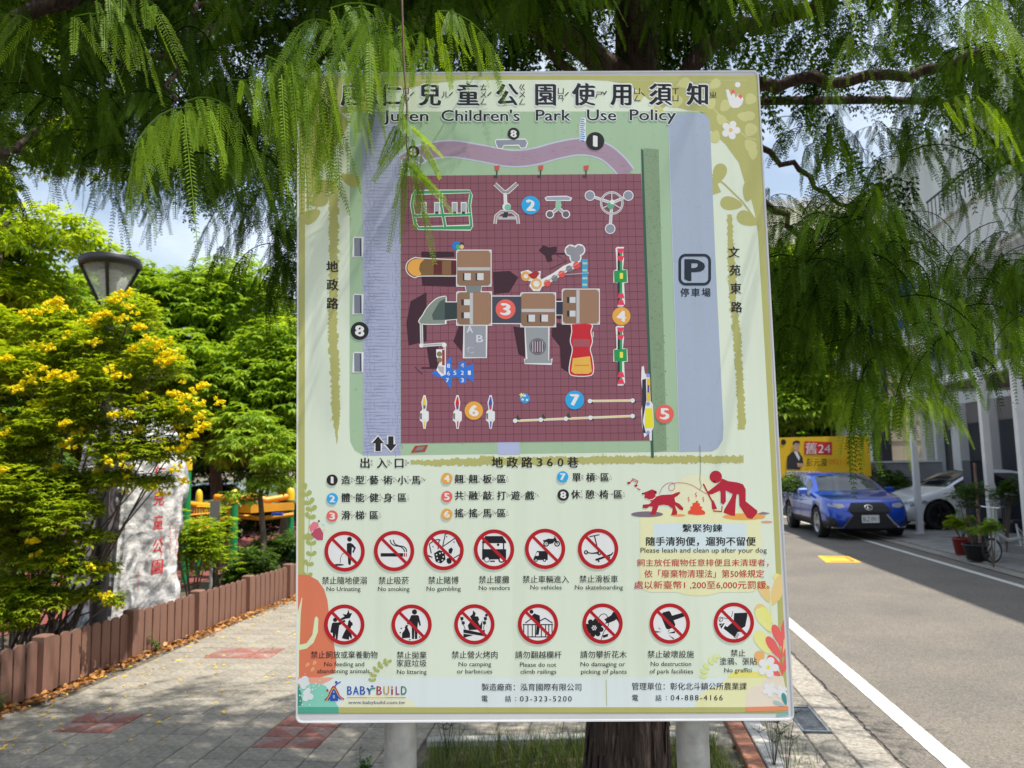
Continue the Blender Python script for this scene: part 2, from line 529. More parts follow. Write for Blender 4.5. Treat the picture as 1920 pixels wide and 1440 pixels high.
# tree pit: soil, brick edging
pit = tag(MB().add([(-0.59, 2.95, -0.012), (1.24, 2.95, -0.012), (1.24, 5.14, -0.012), (-0.59, 5.14, -0.012)], [(0, 1, 2, 3)]).build('tree_pit_ground', m_soil), kind='structure')
m_brick = mat('orange_edging', (0.34, 0.15, 0.09), 0.9, var=0.25, vscale=30, bump=0.4, bscale=90)
m_gran = mat('speckled_kerb', (0.42, 0.41, 0.38), 0.9, var=0.35, vscale=120, bump=0.3, bscale=200)
u = 2.9
while u < 5.9:
    MB().box((1.30 + 0.115 * (u - 4), u + 0.115, 0.0), (0.10, 0.222, 0.07), rz=-RA, ch=0.006).build('edging_brick', m_brick, pit)
    MB().box((1.42 + 0.115 * (u - 4), u + 0.115, -0.002), (0.11, 0.222, 0.06), rz=-RA, ch=0.006).build('edging_stone', m_gran, pit)
    u += 0.232
u = -0.6
while u < 1.2:
    MB().box((u + 0.115, 5.19, -0.004), (0.222, 0.09, 0.06), ch=0.006).build('edging_stone', m_gran, pit)
    u += 0.232

# planting bed and rubber play ground beyond the fence
sheet('planting_bed_ground', [(fx(2), 2), (fx(30), 30), (fx(30) - 2.2, 30), (fx(2) - 2.2, 2)], m_soil, -0.006)
sheet('play_ground', [(fx(2) - 2.2, 2), (fx(27) - 2.2, 27), (-40, 27), (-40, 2)], m_rubber, 0.004)
sheet('lawn_ground', [(fx(27), 27), (2.5, 27), (2.5, 140), (-90, 140), (-90, 27)], mat('far_lawn', (0.05, 0.09, 0.03), 0.95, var=0.3, vscale=1), -0.03)

# ------------------------------------------------------------------ fence of low pickets
m_pick = mat('brown_plastic_picket', (0.225, 0.118, 0.085), 0.62, var=0.16, vscale=9, bump=0.12, bscale=60, stretch=(1, 1, 0.25))
m_rail = mat('brown_plastic_rail', (0.16, 0.08, 0.06), 0.7)
FA = math.atan(FK)
fdir = Vector((math.sin(FA), math.cos(FA), 0))
F0 = Vector((fx(6.52), 6.52, 0))
fence = thing('picket_fence', 'low brown picket fence with square posts along the left edge of the pavement', 'fence', F0)
pk = MB()
prof = [(-0.054, 0), (0.054, 0), (0.054, 0.408), (0.046, 0.424), (0.030, 0.434), (0.0, 0.438), (-0.030, 0.434), (-0.046, 0.424), (-0.054, 0.408)]
# picket profile lies in the fence's own plane: local y along fence, z up
MP = Matrix(((0, 0, 1), (1, 0, 0), (0, 1, 0)))
pk.prism(prof, -0.009, 0.009, M=MP)
pk_me = pk.mesh('picket', m_pick)
po = MB().box((0, 0, 0.232), (0.115, 0.115, 0.464), ch=0.01)
po_me = po.mesh('post', m_pick)
SEC = 1.13
for s in range(-3, 11):
    base = F0 + fdir * (s * SEC)
    o = link('post', po_me, fence, True); o.location = base - F0; o.rotation_euler = (0, 0, -FA)
    for i in range(8):
        t = 0.11 + 0.055 + i * (SEC - 0.11) / 8 - 0.045
        p = base + fdir * (t) 
        o = link('picket', pk_me, fence, True)
        o.location = p - F0 + Vector((0, 0, random.uniform(-0.004, 0.002)))
        o.rotation_euler = (random.uniform(-.012, .012), random.uniform(-.01, .01), -FA)
    mid = base + fdir * (SEC / 2) + Vector((-0.026, 0, 0))
    for z in (0.10, 0.33):
        o = MB().box((0, 0, 0), (0.03, SEC - 0.12, 0.05)).build('rail', m_rail, fence, True)
        o.location = mid - F0 + Vector((0, 0, z)); o.rotation_euler = (0, 0, -FA)

# ------------------------------------------------------------------ litter: dry leaves by the fence, yellow petals
def scatter(name, label, n, posf, size, m, curl=0.35):
    V = np.zeros((n, 4, 3)); T = np.zeros((n, 4))
    for i in range(n):
        p = posf(); a = random.uniform(0, 6.28); L = random.uniform(*size); w = L * random.uniform(0.3, 0.5)
        d = Vector((math.cos(a), math.sin(a), random.uniform(-curl, curl))); e = Vector((-math.sin(a), math.cos(a), random.uniform(-curl, curl)))
        q = [p - d * L / 2, p - e * w / 2 + Vector((0, 0, L * curl * random.random())), p + d * L / 2, p + e * w / 2]
        for k in range(4): V[i, k] = q[k]
        V[i, :, 2] += max(0, 0.004 - V[i, :, 2].min() + p.z * 0)
        T[i] = random.random()
    o = link(name, npmesh(name, V.reshape(-1, 3), np.arange(n * 4).reshape(n, 4), m, T.ravel()))
    return tag(o, label, 'litter', kind='stuff')
m_dry = leafmat('dry_leaf', (0.20, 0.07, 0.02), (0.55, 0.28, 0.09), trans=0.15)
m_pet = leafmat('yellow_petal', (0.75, 0.45, 0.02), (0.9, 0.62, 0.03), trans=0.2)
def near_fence():
    y = 4.2 + 15 * random.random() ** 1.3
    d = abs(random.gauss(0, 0.07)) + 0.055 + 0.10 * max(0, math.sin(y * 3.1)) * random.random()
    h = max(0.0, 0.07 - d * 0.5) * random.random()
    return Vector((fx(y) + d, y, 0.003 + h))
scatter('dry_leaves', 'dry brown leaves heaped along the foot of the low fence', 3400, near_fence, (0.03, 0.075), m_dry)
def on_pave():
    while True:
        y = random.uniform(4.3, 12); x = fx(y) + abs(random.gauss(0, 1.2)) + 0.1
        if x < -0.8: return Vector((x, y, 0.004))
scatter('fallen_petals', 'yellow petals scattered over the pavement', 330, on_pave, (0.028, 0.056), m_pet, 0.2)
scatter('pavement_debris', 'small brown bits of leaf on the pavement', 420, on_pave, (0.01, 0.03), m_dry, 0.2)

# ------------------------------------------------------------------ grass round the trunk
m_grass = leafmat('grass_blade', (0.035, 0.075, 0.015), (0.20, 0.26, 0.06), trans=0.35)
def blades(name, n, posf, hr, wr, lean=0.45, segs=3, bare=0):
    V = []; F = []; T = []
    k = 0
    for i in range(n):
        p = Vector(posf()); a = random.uniform(0, 6.28); h = random.uniform(*hr); w = random.uniform(*wr)
        d = Vector((math.cos(a), math.sin(a), 0)); e = Vector((-d.y, d.x, 0)); l = random.uniform(0.1, lean) * h
        t = random.random()
        for s in range(segs + 1):
            f = s / segs
            c = p + Vector((0, 0, h * f * (1 - 0.25 * f * l / h))) + d * l * f * f
            ww = w * (1 - f * 0.93) / 2
            V += [c - e * ww, c + e * ww]; T += [t, t]
        for s in range(segs):
            F.append((k + 2 * s, k + 2 * s + 1, k + 2 * s + 3, k + 2 * s + 2))
        k += 2 * (segs + 1)
    return npmesh(name, np.array([tuple(v) for v in V]), F, m_grass, T)
TRX, TRY = 0.545, 4.15            # foot of the big tree
def pit_pos():
    while True:
        x = random.uniform(-0.56, 1.22); y = random.uniform(3.0, 5.1)
        if math.hypot(x - TRX, y - TRY) > 0.27: return (x, y, -0.012)
gr = link('grass', blades('grass', 9000, pit_pos, (0.05, 0.24), (0.003, 0.007), lean=0.9)); tag(gr, 'rough green grass growing in the tree pit under the signboard', 'grass', kind='stuff')
def verge_pos():
    while True:
        x = random.uniform(1.36, 1.75); y = random.uniform(3.6, 6.2)
        if x - 0.115 * (y - 4) > 1.48 and rd(0, 0).dot(RV) > -1 and Vector((x, y, 0)).dot(RV) < 1.2: return (x, y, 0.0)
gr2 = link('grass', blades('grass', 260, verge_pos, (0.04, 0.16), (0.003, 0.006), lean=1.0)); tag(gr2, 'sparse dry grass between the edging stones and the kerb', 'grass', kind='stuff')
# leafy weeds at the foot of the left post
m_weed = leafmat('weed_leaf', (0.03, 0.08, 0.015), (0.13, 0.26, 0.04), trans=0.35)
def weed(name, label, base, n, hr, ls, group=None):
    V = []; T = []; base = Vector(base)
    st = MB()
    for i in range(n):
        a = random.uniform(0, 6.28); h = random.uniform(*hr); sp = random.uniform(0.1, 0.6) * h
        tip = base + Vector((math.cos(a) * sp, math.sin(a) * sp, h))
        st.tube([base, base.lerp(tip, 0.5) + Vector((0, 0, h * .08)), tip], [0.003, 0.0022, 0.001], n=4)
        for k in range(9):
            f = 0.25 + 0.75 * k / 8
            c = base.lerp(tip, f); b = random.uniform(0, 6.28); L = random.uniform(*ls)
            d = Vector((math.cos(b), math.sin(b), random.uniform(-.1, .5))).normalized(); e = d.cross(Vector((0, 0, 1))).normalized()
            V += [c, c + d * L * .5 + e * L * .22 + Vector((0, 0, .004)), c + d * L, c + d * L * .5 - e * L * .22 + Vector((0, 0, .004))]
            T += [random.random()] * 4
    t = thing(name, label, 'weed', base, group)
    link('foliage', npmesh('foliage', np.array([tuple(v) for v in V]), np.arange(len(V)).reshape(-1, 4), m_weed, T), t)
    st.build('stem', m_weed, t)
    return t
weed('leafy_weed', 'small leafy weed left of the left sign post at the bottom edge', G(682, 1462), 9, (0.07, 0.17), (0.03, 0.05))
weed('leafy_weed', 'tiny green weed growing at the foot of the fence near the left edge', Vector((fx(5.98) + 0.09, 5.98, 0)), 5, (0.08, 0.16), (0.04, 0.06))
weed('leafy_weed', 'yellowish weed sprouting beside the third fence post', Vector((fx(7.85) + 0.11, 7.85, 0)), 5, (0.08, 0.18), (0.04, 0.06))
# tall seeding grasses
for i, (px, py, lb) in enumerate([(1452, 1425, 'tall seeding grass stalk beside the right sign post'), (1475, 1440, 'spiky grass tuft at the kerb right of the signboard'), (838, 1410, 'tall seeding grass stalk between the left post and the trunk')]):
    b = G(px, py + 18)
    t = thing('grass_tuft', lb, 'grass tuft', b)
    mb = MB()
    for k in range(7):
        a = k * 0.9 + i; h = 0.2 + 0.08 * (k % 3); r_ = 0.05 + 0.03 * (k % 2)
        tp = b + Vector((math.cos(a) * r_, math.sin(a) * r_ * .6, h))
        mb.tube([b, b.lerp(tp, .6) + Vector((0, 0, .03)), tp], [0.0022, 0.0018, 0.0012], n=4)
        for q in range(4):
            e = tp + Vector((math.cos(q * 1.57 + a) * .045, math.sin(q * 1.57 + a) * .045, .028))
            mb.tube([tp, e], [0.0022, 0.0014], n=4)
    mb.build('stalk', m_grass, t)

# ------------------------------------------------------------------ the big cypress: trunk, limbs, feathery hanging sprays
m_bark = mat('cypress_bark', (0.062, 0.040, 0.030), 0.95, var=0.6, vscale=16, bump=1.0, bscale=22, stretch=(3.2, 3.2, 0.35), bdist=0.03)
m_twig = mat('twig_bark', (0.11, 0.065, 0.045), 0.85, var=0.3, vscale=30)
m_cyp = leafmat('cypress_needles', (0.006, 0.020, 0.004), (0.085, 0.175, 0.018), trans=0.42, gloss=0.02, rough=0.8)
m_cyps = leafmat('sunlit_cypress_needles', (0.05, 0.12, 0.010), (0.24, 0.40, 0.03), trans=0.5, gloss=0.2, rough=0.5)  # same needles in a brighter copy, sunlight put into the colour
cyp = thing('cypress_tree', 'big bald cypress with fibrous brown trunk and feathery drooping sprays, right behind the signboard', 'tree', (TRX, TRY, -0.02))

# trunk: fluted, tapering, slightly leaning
def trunk_mesh():
    V = []; F = []; n = 56
    zs = [-0.05, 0.03, 0.12, 0.3, 0.6, 1.0, 1.6, 2.4, 3.3, 4.2, 5.2, 6.5, 8.0]
    rs = [0.25, 0.226, 0.210, 0.198, 0.187, 0.176, 0.163, 0.15, 0.132, 0.12, 0.11, 0.085, 0.05]
    xs = [0, 0, 0.0, 0.01, 0.025, 0.045, 0.08, 0.12, 0.17, 0.21, 0.23, 0.25, 0.25]
    for z, r, xo in zip(zs, rs, xs):
        fl = 0.11 * max(0.25, 1 - z / 4)
        for k in range(n):
            t = 2 * math.pi * k / n
            rr = r * (1 + fl * math.sin(5 * t + 0.6 + z * 0.15) + fl * 0.5 * math.sin(9 * t + 1.7 - z * .2) + random.uniform(-.028, .028))
            V.append((TRX + xo + rr * math.cos(t), TRY + rr * math.sin(t), z))
    for i in range(len(zs) - 1):
        for k in range(n):
            F.append((i * n + k, i * n + (k + 1) % n, (i + 1) * n + (k + 1) % n, (i + 1) * n + k))
    mb = MB(); mb.add(V, F, 0, True)
    # shaggy bark strips standing proud
    for i in range(520):
        t = random.uniform(0, 2 * math.pi); z0 = random.uniform(-0.03, 3.4); L = random.uniform(0.08, 0.35)
        def rad(z): 
            return float(np.interp(z, zs, rs)) * (1 + 0.11 * max(0.25, 1 - z / 4) * math.sin(5 * t + 0.6 + z * .15)) + 0.006
        w = random.uniform(0.006, 0.016); dt = random.uniform(-.05, .05)
        pts = []
        for q in range(4):
            z = z0 + L * q / 3; tt = t + dt * q / 3; r = rad(z) + (0.008 if q in (0, 3) and random.random() < .4 else 0)
            c = Vector((TRX + float(np.interp(z, zs, xs)) + r * math.cos(tt), TRY + r * math.sin(tt), z)); e = Vector((-math.sin(tt), math.cos(tt), 0)) * w * (0.5 if q in (0, 3) else 1)
            pts.append((c - e, c + e, c + Vector((math.cos(tt), math.sin(tt), 0)) * 0.006))
        for q in range(3):
            a, b = pts[q], pts[q + 1]
            mb.add([a[0], a[2], b[2], b[0], a[1], b[1]], [(0, 1, 2, 3), (1, 4, 5, 2)])
    return mb
trunk_mesh().build('trunk', m_bark, cyp)

def limb(pts, r0, r1, n=8, wob=0.03):
    P = [Vector(p) for p in pts]; out = []; m = 5
    for i in range(len(P) - 1):
        for k in range(m):
            f = k / m
            p = P[i].lerp(P[i + 1], f) + Vector((random.uniform(-wob, wob), random.uniform(-wob, wob), random.uniform(-wob, wob)))
            out.append(p)
    out.append(P[-1])
    rr = [r0 + (r1 - r0) * i / (len(out) - 1) for i in range(len(out))]
    MB().tube(out, rr, n=n).build('limb', m_bark, cyp)
    return out
T = lambda z: Vector((TRX + .055 * z, TRY, z))
limbs = []
limbs.append(limb([T(3.9), at(860, -40, 3.7), at(560, -60, 3.3), at(250, -15, 3.0), at(90, 12, 2.85), at(-160, 75, 2.7)], 0.075, 0.022))
limbs.append(limb([T(3.4), at(1400, 165, 3.9), at(1560, 150, 3.7), at(1740, 130, 3.6), at(1880, 100, 3.5), at(2050, 60, 3.4)], 0.04, 0.014))
limbs.append(limb([T(3.75), at(1330, 90, 4.0), at(1450, 25, 4.0), at(1640, -30, 3.9), at(1900, -120, 3.8)], 0.06, 0.025))
limbs.append(limb([T(3.0), at(1300, 205, 4.3), at(1450, 290, 4.6), at(1530, 345, 4.7), at(1650, 430, 4.9), at(1760, 480, 5.0)], 0.028, 0.007))
limbs.append(limb([T(2.8), at(1380, 330, 4.4), at(1470, 400, 4.5), at(1520, 530, 4.5), at(1545, 640, 4.5)], 0.032, 0.008))
limbs.append(limb([T(3.8), at(1760, 190, 4.8), at(1850, 260, 4.9), at(1915, 330, 4.8)], 0.03, 0.012))
limbs.append(limb([at(560, -60, 3.3), at(440, 40, 3.0), at(330, 90, 2.8), at(230, 130, 2.7)], 0.022, 0.008))
limbs.append(limb([at(420, -30, 3.1), at(350, 60, 2.9), at(330, 120, 2.8), at(322, 190, 2.7)], 0.014, 0.006))
limbs.append(limb([at(-120, 330, 2.6), at(0, 295, 2.6), at(45, 265, 2.65), at(75, 240, 2.7)], 0.016, 0.010, wob=0.01))
limbs.append(limb([T(4.4), (-0.6, 5.0, 5.0), (-2.2, 5.8, 5.2), (-3.6, 6.4, 5.0)], 0.07, 0.015))
limbs.append(limb([T(4.6), (-0.8, 3.6, 5.1), (-2.0, 2.9, 5.0), (-3.2, 2.4, 4.6)], 0.07, 0.015))
limbs.append(limb([T(5.0), (1.6, 3.6, 5.5), (2.3, 3.2, 5.4)], 0.05, 0.015))
limbs.append(limb([T(4.1), (0.5, 3.0, 4.5), (0.4, 2.0, 4.5), (0.2, 1.2, 4.1)], 0.05, 0.015))
limbs.append(limb([T(4.3), (0.9, 5.2, 4.7), (1.0, 6.2, 4.8)], 0.05, 0.015))
limbs.append(limb([T(3.7), at(1000, 60, 3.9), at(900, 20, 3.7), at(800, 40, 3.3), at(700, 30, 2.9)], 0.03, 0.008))

# spray templates (own space: hangs along -Z, unit metres)
def frond_quads(base, dirv, side, L, N, nl, nw, tone):
    """one feather: rachis with two ranks of needles"""
    V = []; Tn = []
    dirv = dirv.normalized(); side = (side - dirv * side.dot(dirv)).normalized(); up = dirv.cross(side)
    bend = random.uniform(0.02, 0.18)
    def pt(f): return base + dirv * L * f + Vector((0, 0, -1)) * L * bend * f * f
    w = 0.0011
    for s in range(3):
        a, b = pt(s / 3), pt((s + 1) / 3)
        V += [a - side * w, a + side * w, b + side * w * .6, b - side * w * .6]; Tn += [tone] * 4
    for i in range(N):
        f = 0.04 + 0.95 * i / (N - 1)
        c = pt(f); l = nl * (0.55 + 0.45 * math.sin(math.pi * min(1, 0.18 + f * 0.82))) * random.uniform(.85, 1.1)
        for sg in (-1, 1):
            d = (dirv * random.uniform(0.38, 0.62) + side * sg + up * random.uniform(-.15, .15)).normalized()
            e = dirv * nw / 2 * 1.1
            t = min(1, max(0, tone + random.uniform(-.12, .12) + 0.18 * f))
            tip = c + d * l + dirv * l * 0.12
            V += [c, c + d * l * .55 - e, tip, c + d * l * .5 + e]; Tn += [t] * 4
    return V, Tn

def make_spray(nf, length, N, nl, nw, flen):
    V = []; Tn = []
    ax = []
    ph = random.uniform(0, 6.28)
    p = Vector((0, 0, 0)); d = Vector((0.8, 0, random.uniform(-.2, .3))).normalized()
    st = length / nf
    for i in range(nf + 1):
        ax.append(p.copy()); p = p + d * st
        d = (d + Vector((random.uniform(-.08, .08), random.uniform(-.1, .1), -0.26))).normalized()
    tone = random.uniform(.1, .6)
    for i in range(nf):
        a, b = ax[i], ax[i + 1]; s = Vector((0, 1, 0)) * 0.0022 * (1 - i / nf * .6)
        V += [a - s, a + s, b + s, b - s]; Tn += [0.0] * 4
        s2 = (b - a).cross(s).normalized() * 0.0022
        V += [a - s2, a + s2, b + s2, b - s2]; Tn += [0.0] * 4
        for sg in (-1, 1):
            if random.random() < .12: continue
            f = i / nf
            dv = ((b - a).normalized() * .6 + Vector((0, sg * random.uniform(.15, .75), 0)) + Vector((random.uniform(-.2, .2), 0, -random.uniform(.9, 2.1)))).normalized()
            sd = Vector((random.uniform(-1, 1), random.uniform(-1, 1), random.uniform(-.4, .4)))
            v, t = frond_quads(a, dv, sd, flen * random.uniform(.65, 1.2), N, nl, nw, tone + random.uniform(-.1, .15))
            V += v; Tn += t
    v, t = frond_quads(ax[-1], d, Vector((0, 1, 0)), flen, N, nl, nw, tone + .1); V += v; Tn += t
    return np.array([tuple(q) for q in V]), np.array(Tn)
HI = [make_spray(6, random.uniform(.20, .30), 25, 0.0145, 0.0036, random.uniform(.13, .19)) for _ in range(17)]
MD = [make_spray(7, random.uniform(.26, .38), 15, 0.018, 0.0066, random.uniform(.14, .20)) for _ in range(9)]
LO = [make_spray(7, random.uniform(.5, .7), 5, 0.05, 0.030, random.uniform(.20, .28)) for _ in range(7)]

class Cloud:
    def __init__(s): s.V = []; s.T = []
    def put(s, tpl, p, sc=1.0, az=None, tilt=0.25, dt=0.0):
        V, Tn = tpl
        az = random.uniform(0, 6.28) if az is None else az
        M = np.array(Matrix.Rotation(az, 3, 'Z') @ Matrix.Rotation(random.uniform(-tilt, tilt), 3, 'Y') @ Matrix.Rotation(random.uniform(-tilt, tilt), 3, 'X')) * sc
        s.V.append(V @ M.T + np.array(p)); s.T.append(np.clip(Tn + dt, 0, 1))
    def build(s, name, material, parent, kind='stuff'):
        V = np.concatenate(s.V); T_ = np.concatenate(s.T)
        o = link(name, npmesh(name, V, np.arange(len(V)).reshape(-1, 4), material, T_), parent)
        if kind: o['kind'] = kind
        return o

BX = [-100, 0, 60, 120, 160, 210, 260, 300, 350, 400, 450, 500, 545, 560, 600, 640, 700, 740, 860, 900, 1430, 1450, 1480, 1560, 1600, 1640, 1680, 1720, 1760, 1800, 1840, 1880, 1920, 2050]
BY = [345, 345, 320, 300, 330, 320, 340, 360, 340, 320, 340, 420, 480, 420, 380, 300, 240, 210, 170, 200, 300, 580, 620, 630, 720, 690, 640, 700, 640, 640, 560, 540, 600, 600]
crown = Cloud()
# clear shafts through which the sun reaches the front sprays and parts of the board
SHAFT = [at(560, 150, 1.7), at(600, 200, 1.7), at(500, 160, 1.7), at(360, 260, 1.8), at(760, 250, 1.69), at(780, 380, 1.69), at(1800, 100, 2.1), at(1640, 780, 4.0), at(1700, 820, 3.8)]
SHAFT2 = [at(1470, 700, 1.9), at(1430, 880, 1.9), at(1400, 1000, 1.9), at(1290, 1200, 1.9), at(1390, 1230, 1.9), at(1150, 1150, 1.9), at(1180, 300, 1.9), at(960, 1100, 1.9)]
def lit(p, r):
    for s in SHAFT:
        d = Vector(p) - s; t = d.dot(SUN)
        if t > .25 and (d - SUN * t).length < r: return True
    for s in SHAFT2:
        for h in (0, .22, .45):
            d = Vector(p) - Vector((0, 0, h)) - s; t = d.dot(SUN)
            if t > .25 and (d - SUN * t).length < r * (1.75 if s.x > .42 or s.z < 1.6 else 1.0): return True
    return False
def hole(px, py):
    for hx0, hx1, hy0, hy1, pr in HOLES:
        if hx0 - 25 < px < hx1 + 25 and hy0 - 120 < py < hy1 and random.random() < pr: return True
    return False
cnt = 0; tries = 0
HOLES = [(1440, 1525, 290, 352, .93), (1600, 1660, 250, 330, .8), (1730, 1835, 310, 470, .8), (1700, 1740, 580, 640, .6), (60, 140, 20, 110, .5), (270, 420, 60, 170, .42), (430, 560, 80, 150, .35), (1430, 1500, 20, 110, .55), (1640, 1700, 60, 140, .5), (1560, 1600, 340, 420, .5), (1870, 1930, 60, 200, .5), (1840, 1920, 330, 480, .6)]
while cnt < 880 and tries < 40000:
    tries += 1
    px = random.uniform(-100, 2030); by = float(np.interp(px, BX, BY))
    py = random.uniform(-160, by)
    if px < 110 and py > 60 and random.random() < .6: continue
    if by > 250 and py > by - 60 and random.random() > .6: continue
    if 548 < px < 1500 and py > 40: continue
    if 1085 < px < 1235 and random.random() < .93: continue
    skip = False
    for hx0, hx1, hy0, hy1, pr in HOLES:
        if hx0 - 25 < px < hx1 + 25 and hy0 - 120 < py < hy1 and random.random() < pr: skip = True
    if skip: continue
    if px < 560: y = random.uniform(2.35, 4.6)
    elif px > 1480: y = random.uniform(2.7, 5.4)
    else: y = random.uniform(2.5, 5.2)
    p = at(px, py, y)
    if lit(p, .30): continue
    if y < 3.2: crown.put(random.choice(HI), p, random.uniform(.7, 1.25), dt=random.uniform(-.1, .2))
    else: crown.put(random.choice(MD), p, random.uniform(.75, 1.3), dt=random.uniform(-.1, .25))
    cnt += 1
for i in range(290):
    px = random.uniform(1440, 1960); by = float(np.interp(px, BX, BY)); py = random.uniform(200, by)
    if hole(px, py): continue
    p = at(px, py, random.uniform(3.0, 5.2))
    if p.x > 3.3 or lit(p, .25): continue
    crown.put(random.choice(MD), p, random.uniform(.8, 1.2))
for i in range(75):
    px = random.uniform(1450, 1660); py = random.uniform(380, 630 if px < 1570 else 720)
    crown.put(random.choice(MD), at(px, py, random.uniform(3.4, 5.0)), random.uniform(.8, 1.2))
for i in range(26):
    crown.put(random.choice(MD), at(random.uniform(490, 560), random.uniform(380, 560), random.uniform(3.2, 4.2)), random.uniform(.8, 1.1))
crown.build('crown', m_cyp, cyp)
# dark inner and upper crown, coarser sprays further in
inner = Cloud()
for i in range(1480):
    while True:
        q = Vector((random.uniform(-1, 1), random.uniform(-1, 1), random.uniform(-1, 1)))
        if q.length < 1: break
    p = Vector((-0.35 + q.x * 4.2, 2.7 + q.y * 3.1, 6.1 + q.z * 2.2))
    if p.x > 2.4 or p.y + p.z * .12 > 6.4 or lit(p, .42): continue
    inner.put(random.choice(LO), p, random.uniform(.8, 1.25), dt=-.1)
for i in range(820):
    px = random.uniform(-60, 1990)
    top = float(np.interp(px, [0, 300, 560, 900, 1430, 1600, 1990], [150, 250, 330, 140, 200, 380, 300]))
    py = random.uniform(-120, top)
    if hole(px, py): continue
    if 1060 < px < 1240 and random.random() < .75: continue
    p = at(px, py, random.uniform(4.2, 5.5))
    if p.x > 3.3 or lit(p, .35): continue
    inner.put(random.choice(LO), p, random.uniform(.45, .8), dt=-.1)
for i in range(230):  # sprays added up the sun ray, mostly unseen, to shade the left paving
    g = Vector((random.uniform(-4.6, -0.5), random.uniform(3.4, 5.9), 0)); z = random.uniform(4.7, 7.4)
    p = g + SUN * (z / SUN.z)
    if lit(p, .3): continue
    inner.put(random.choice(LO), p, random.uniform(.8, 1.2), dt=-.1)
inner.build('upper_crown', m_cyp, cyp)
# sprays that hang in front of the board, sunlight put into their needle colour
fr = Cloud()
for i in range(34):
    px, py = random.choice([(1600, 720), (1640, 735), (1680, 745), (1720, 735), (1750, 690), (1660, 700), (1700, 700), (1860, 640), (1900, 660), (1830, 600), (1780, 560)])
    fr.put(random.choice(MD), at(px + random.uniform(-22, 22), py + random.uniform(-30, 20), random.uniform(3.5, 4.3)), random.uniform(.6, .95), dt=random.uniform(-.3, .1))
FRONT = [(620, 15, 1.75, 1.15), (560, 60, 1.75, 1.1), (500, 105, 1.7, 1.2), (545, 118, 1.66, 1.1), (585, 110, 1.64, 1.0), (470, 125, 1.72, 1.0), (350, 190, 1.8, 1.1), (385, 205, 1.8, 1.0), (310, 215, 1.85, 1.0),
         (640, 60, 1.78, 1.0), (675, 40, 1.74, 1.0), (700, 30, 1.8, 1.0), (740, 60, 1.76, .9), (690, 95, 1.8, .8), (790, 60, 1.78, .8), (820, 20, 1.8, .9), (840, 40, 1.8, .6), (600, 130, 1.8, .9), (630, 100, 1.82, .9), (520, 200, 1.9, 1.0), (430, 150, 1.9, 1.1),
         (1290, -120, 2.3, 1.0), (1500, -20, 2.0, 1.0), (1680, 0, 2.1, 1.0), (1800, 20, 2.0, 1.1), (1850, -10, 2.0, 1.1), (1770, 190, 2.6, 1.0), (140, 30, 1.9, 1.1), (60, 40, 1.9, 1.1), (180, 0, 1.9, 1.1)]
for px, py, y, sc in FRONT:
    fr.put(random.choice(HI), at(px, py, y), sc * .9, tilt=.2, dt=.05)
# the single long twig dangling over the title
tw = [at(753, -20, 1.72), at(757, 120, 1.70), at(763, 200, 1.69), at(762, 270, 1.685), at(766, 300, 1.685)]
MB().tube(tw, [.003, .0026, .0022, .0018, .0015], n=6).build('twig', m_twig, cyp)
def one_frond(px0, py0, px1, py1, y, dt=.4, N=34, nl=.0135, lift=0.0):
    a = at(px0, py0, y); b = at(px1, py1, y + random.uniform(-.03, .03)); d = b - a; L = d.length
    V, Tn = frond_quads(a, d, Vector((d.z, random.uniform(-.4, .4), -d.x)), L, N, nl, .0028, .3 + dt)
    fr.V.append(np.array([tuple(q) for q in V])); fr.T.append(np.array(Tn))
for q in [(757, 175, 748, 232), (756, 210, 765, 250), (765, 250, 700, 330), (768, 235, 830, 290), (762, 290, 728, 460), (760, 300, 752, 450), (764, 300, 738, 380), (766, 305, 812, 350), (770, 310, 850, 395), (775, 315, 800, 420), (782, 340, 815, 478), (745, 235, 712, 300), (790, 265, 825, 330), (765, 275, 775, 360), (770, 255, 755, 340), (790, 330, 838, 370)]:
    a = at(q[0], q[1], 1.69)
    one_frond(*q, 1.69, dt=random.uniform(.2, .6))
    one_frond(q[0] + 3, q[1] + 6, (q[0] + q[2]) / 2 + random.uniform(-22, 22), (q[1] + q[3]) / 2 + 12, 1.70, dt=random.uniform(.1, .6), N=20)
# long bright feathers left of and over the board's corner
for q in [(560, 118, 580, 378), (548, 125, 566, 330), (528, 140, 540, 350), (575, 120, 610, 300), (590, 130, 630, 330), (610, 110, 640, 250), (640, 110, 668, 245), (660, 130, 690, 285), (682, 120, 672, 230), (505, 130, 520, 250), (488, 140, 478, 225), (355, 205, 368, 280), (365, 215, 355, 300), (340, 205, 320, 305), (330, 215, 268, 338), (345, 215, 372, 430), (375, 220, 362, 275), (395, 205, 425, 300), (310, 215, 268, 300), (455, 150, 448, 190), (700, 100, 712, 200), (735, 90, 738, 190), (780, 90, 770, 160), (800, 70, 820, 150), (520, 120, 505, 240), (535, 115, 555, 260), (600, 120, 596, 330), (622, 110, 632, 325), (648, 105, 652, 300), (668, 100, 702, 285), (690, 110, 664, 262), (655, 120, 690, 240), (632, 100, 615, 300), (610, 105, 640, 270), (560, 150, 566, 385), (583, 140, 570, 330), (720, 90, 728, 205), (812, 70, 800, 170), (830, 80, 846, 160), (575, 160, 588, 350), (470, 140, 500, 260)]:
    one_frond(*q, random.uniform(1.60, 1.78), dt=random.uniform(.3, .7), N=34, nl=.014)
fr.build('hanging_spray', m_cyps, cyp)

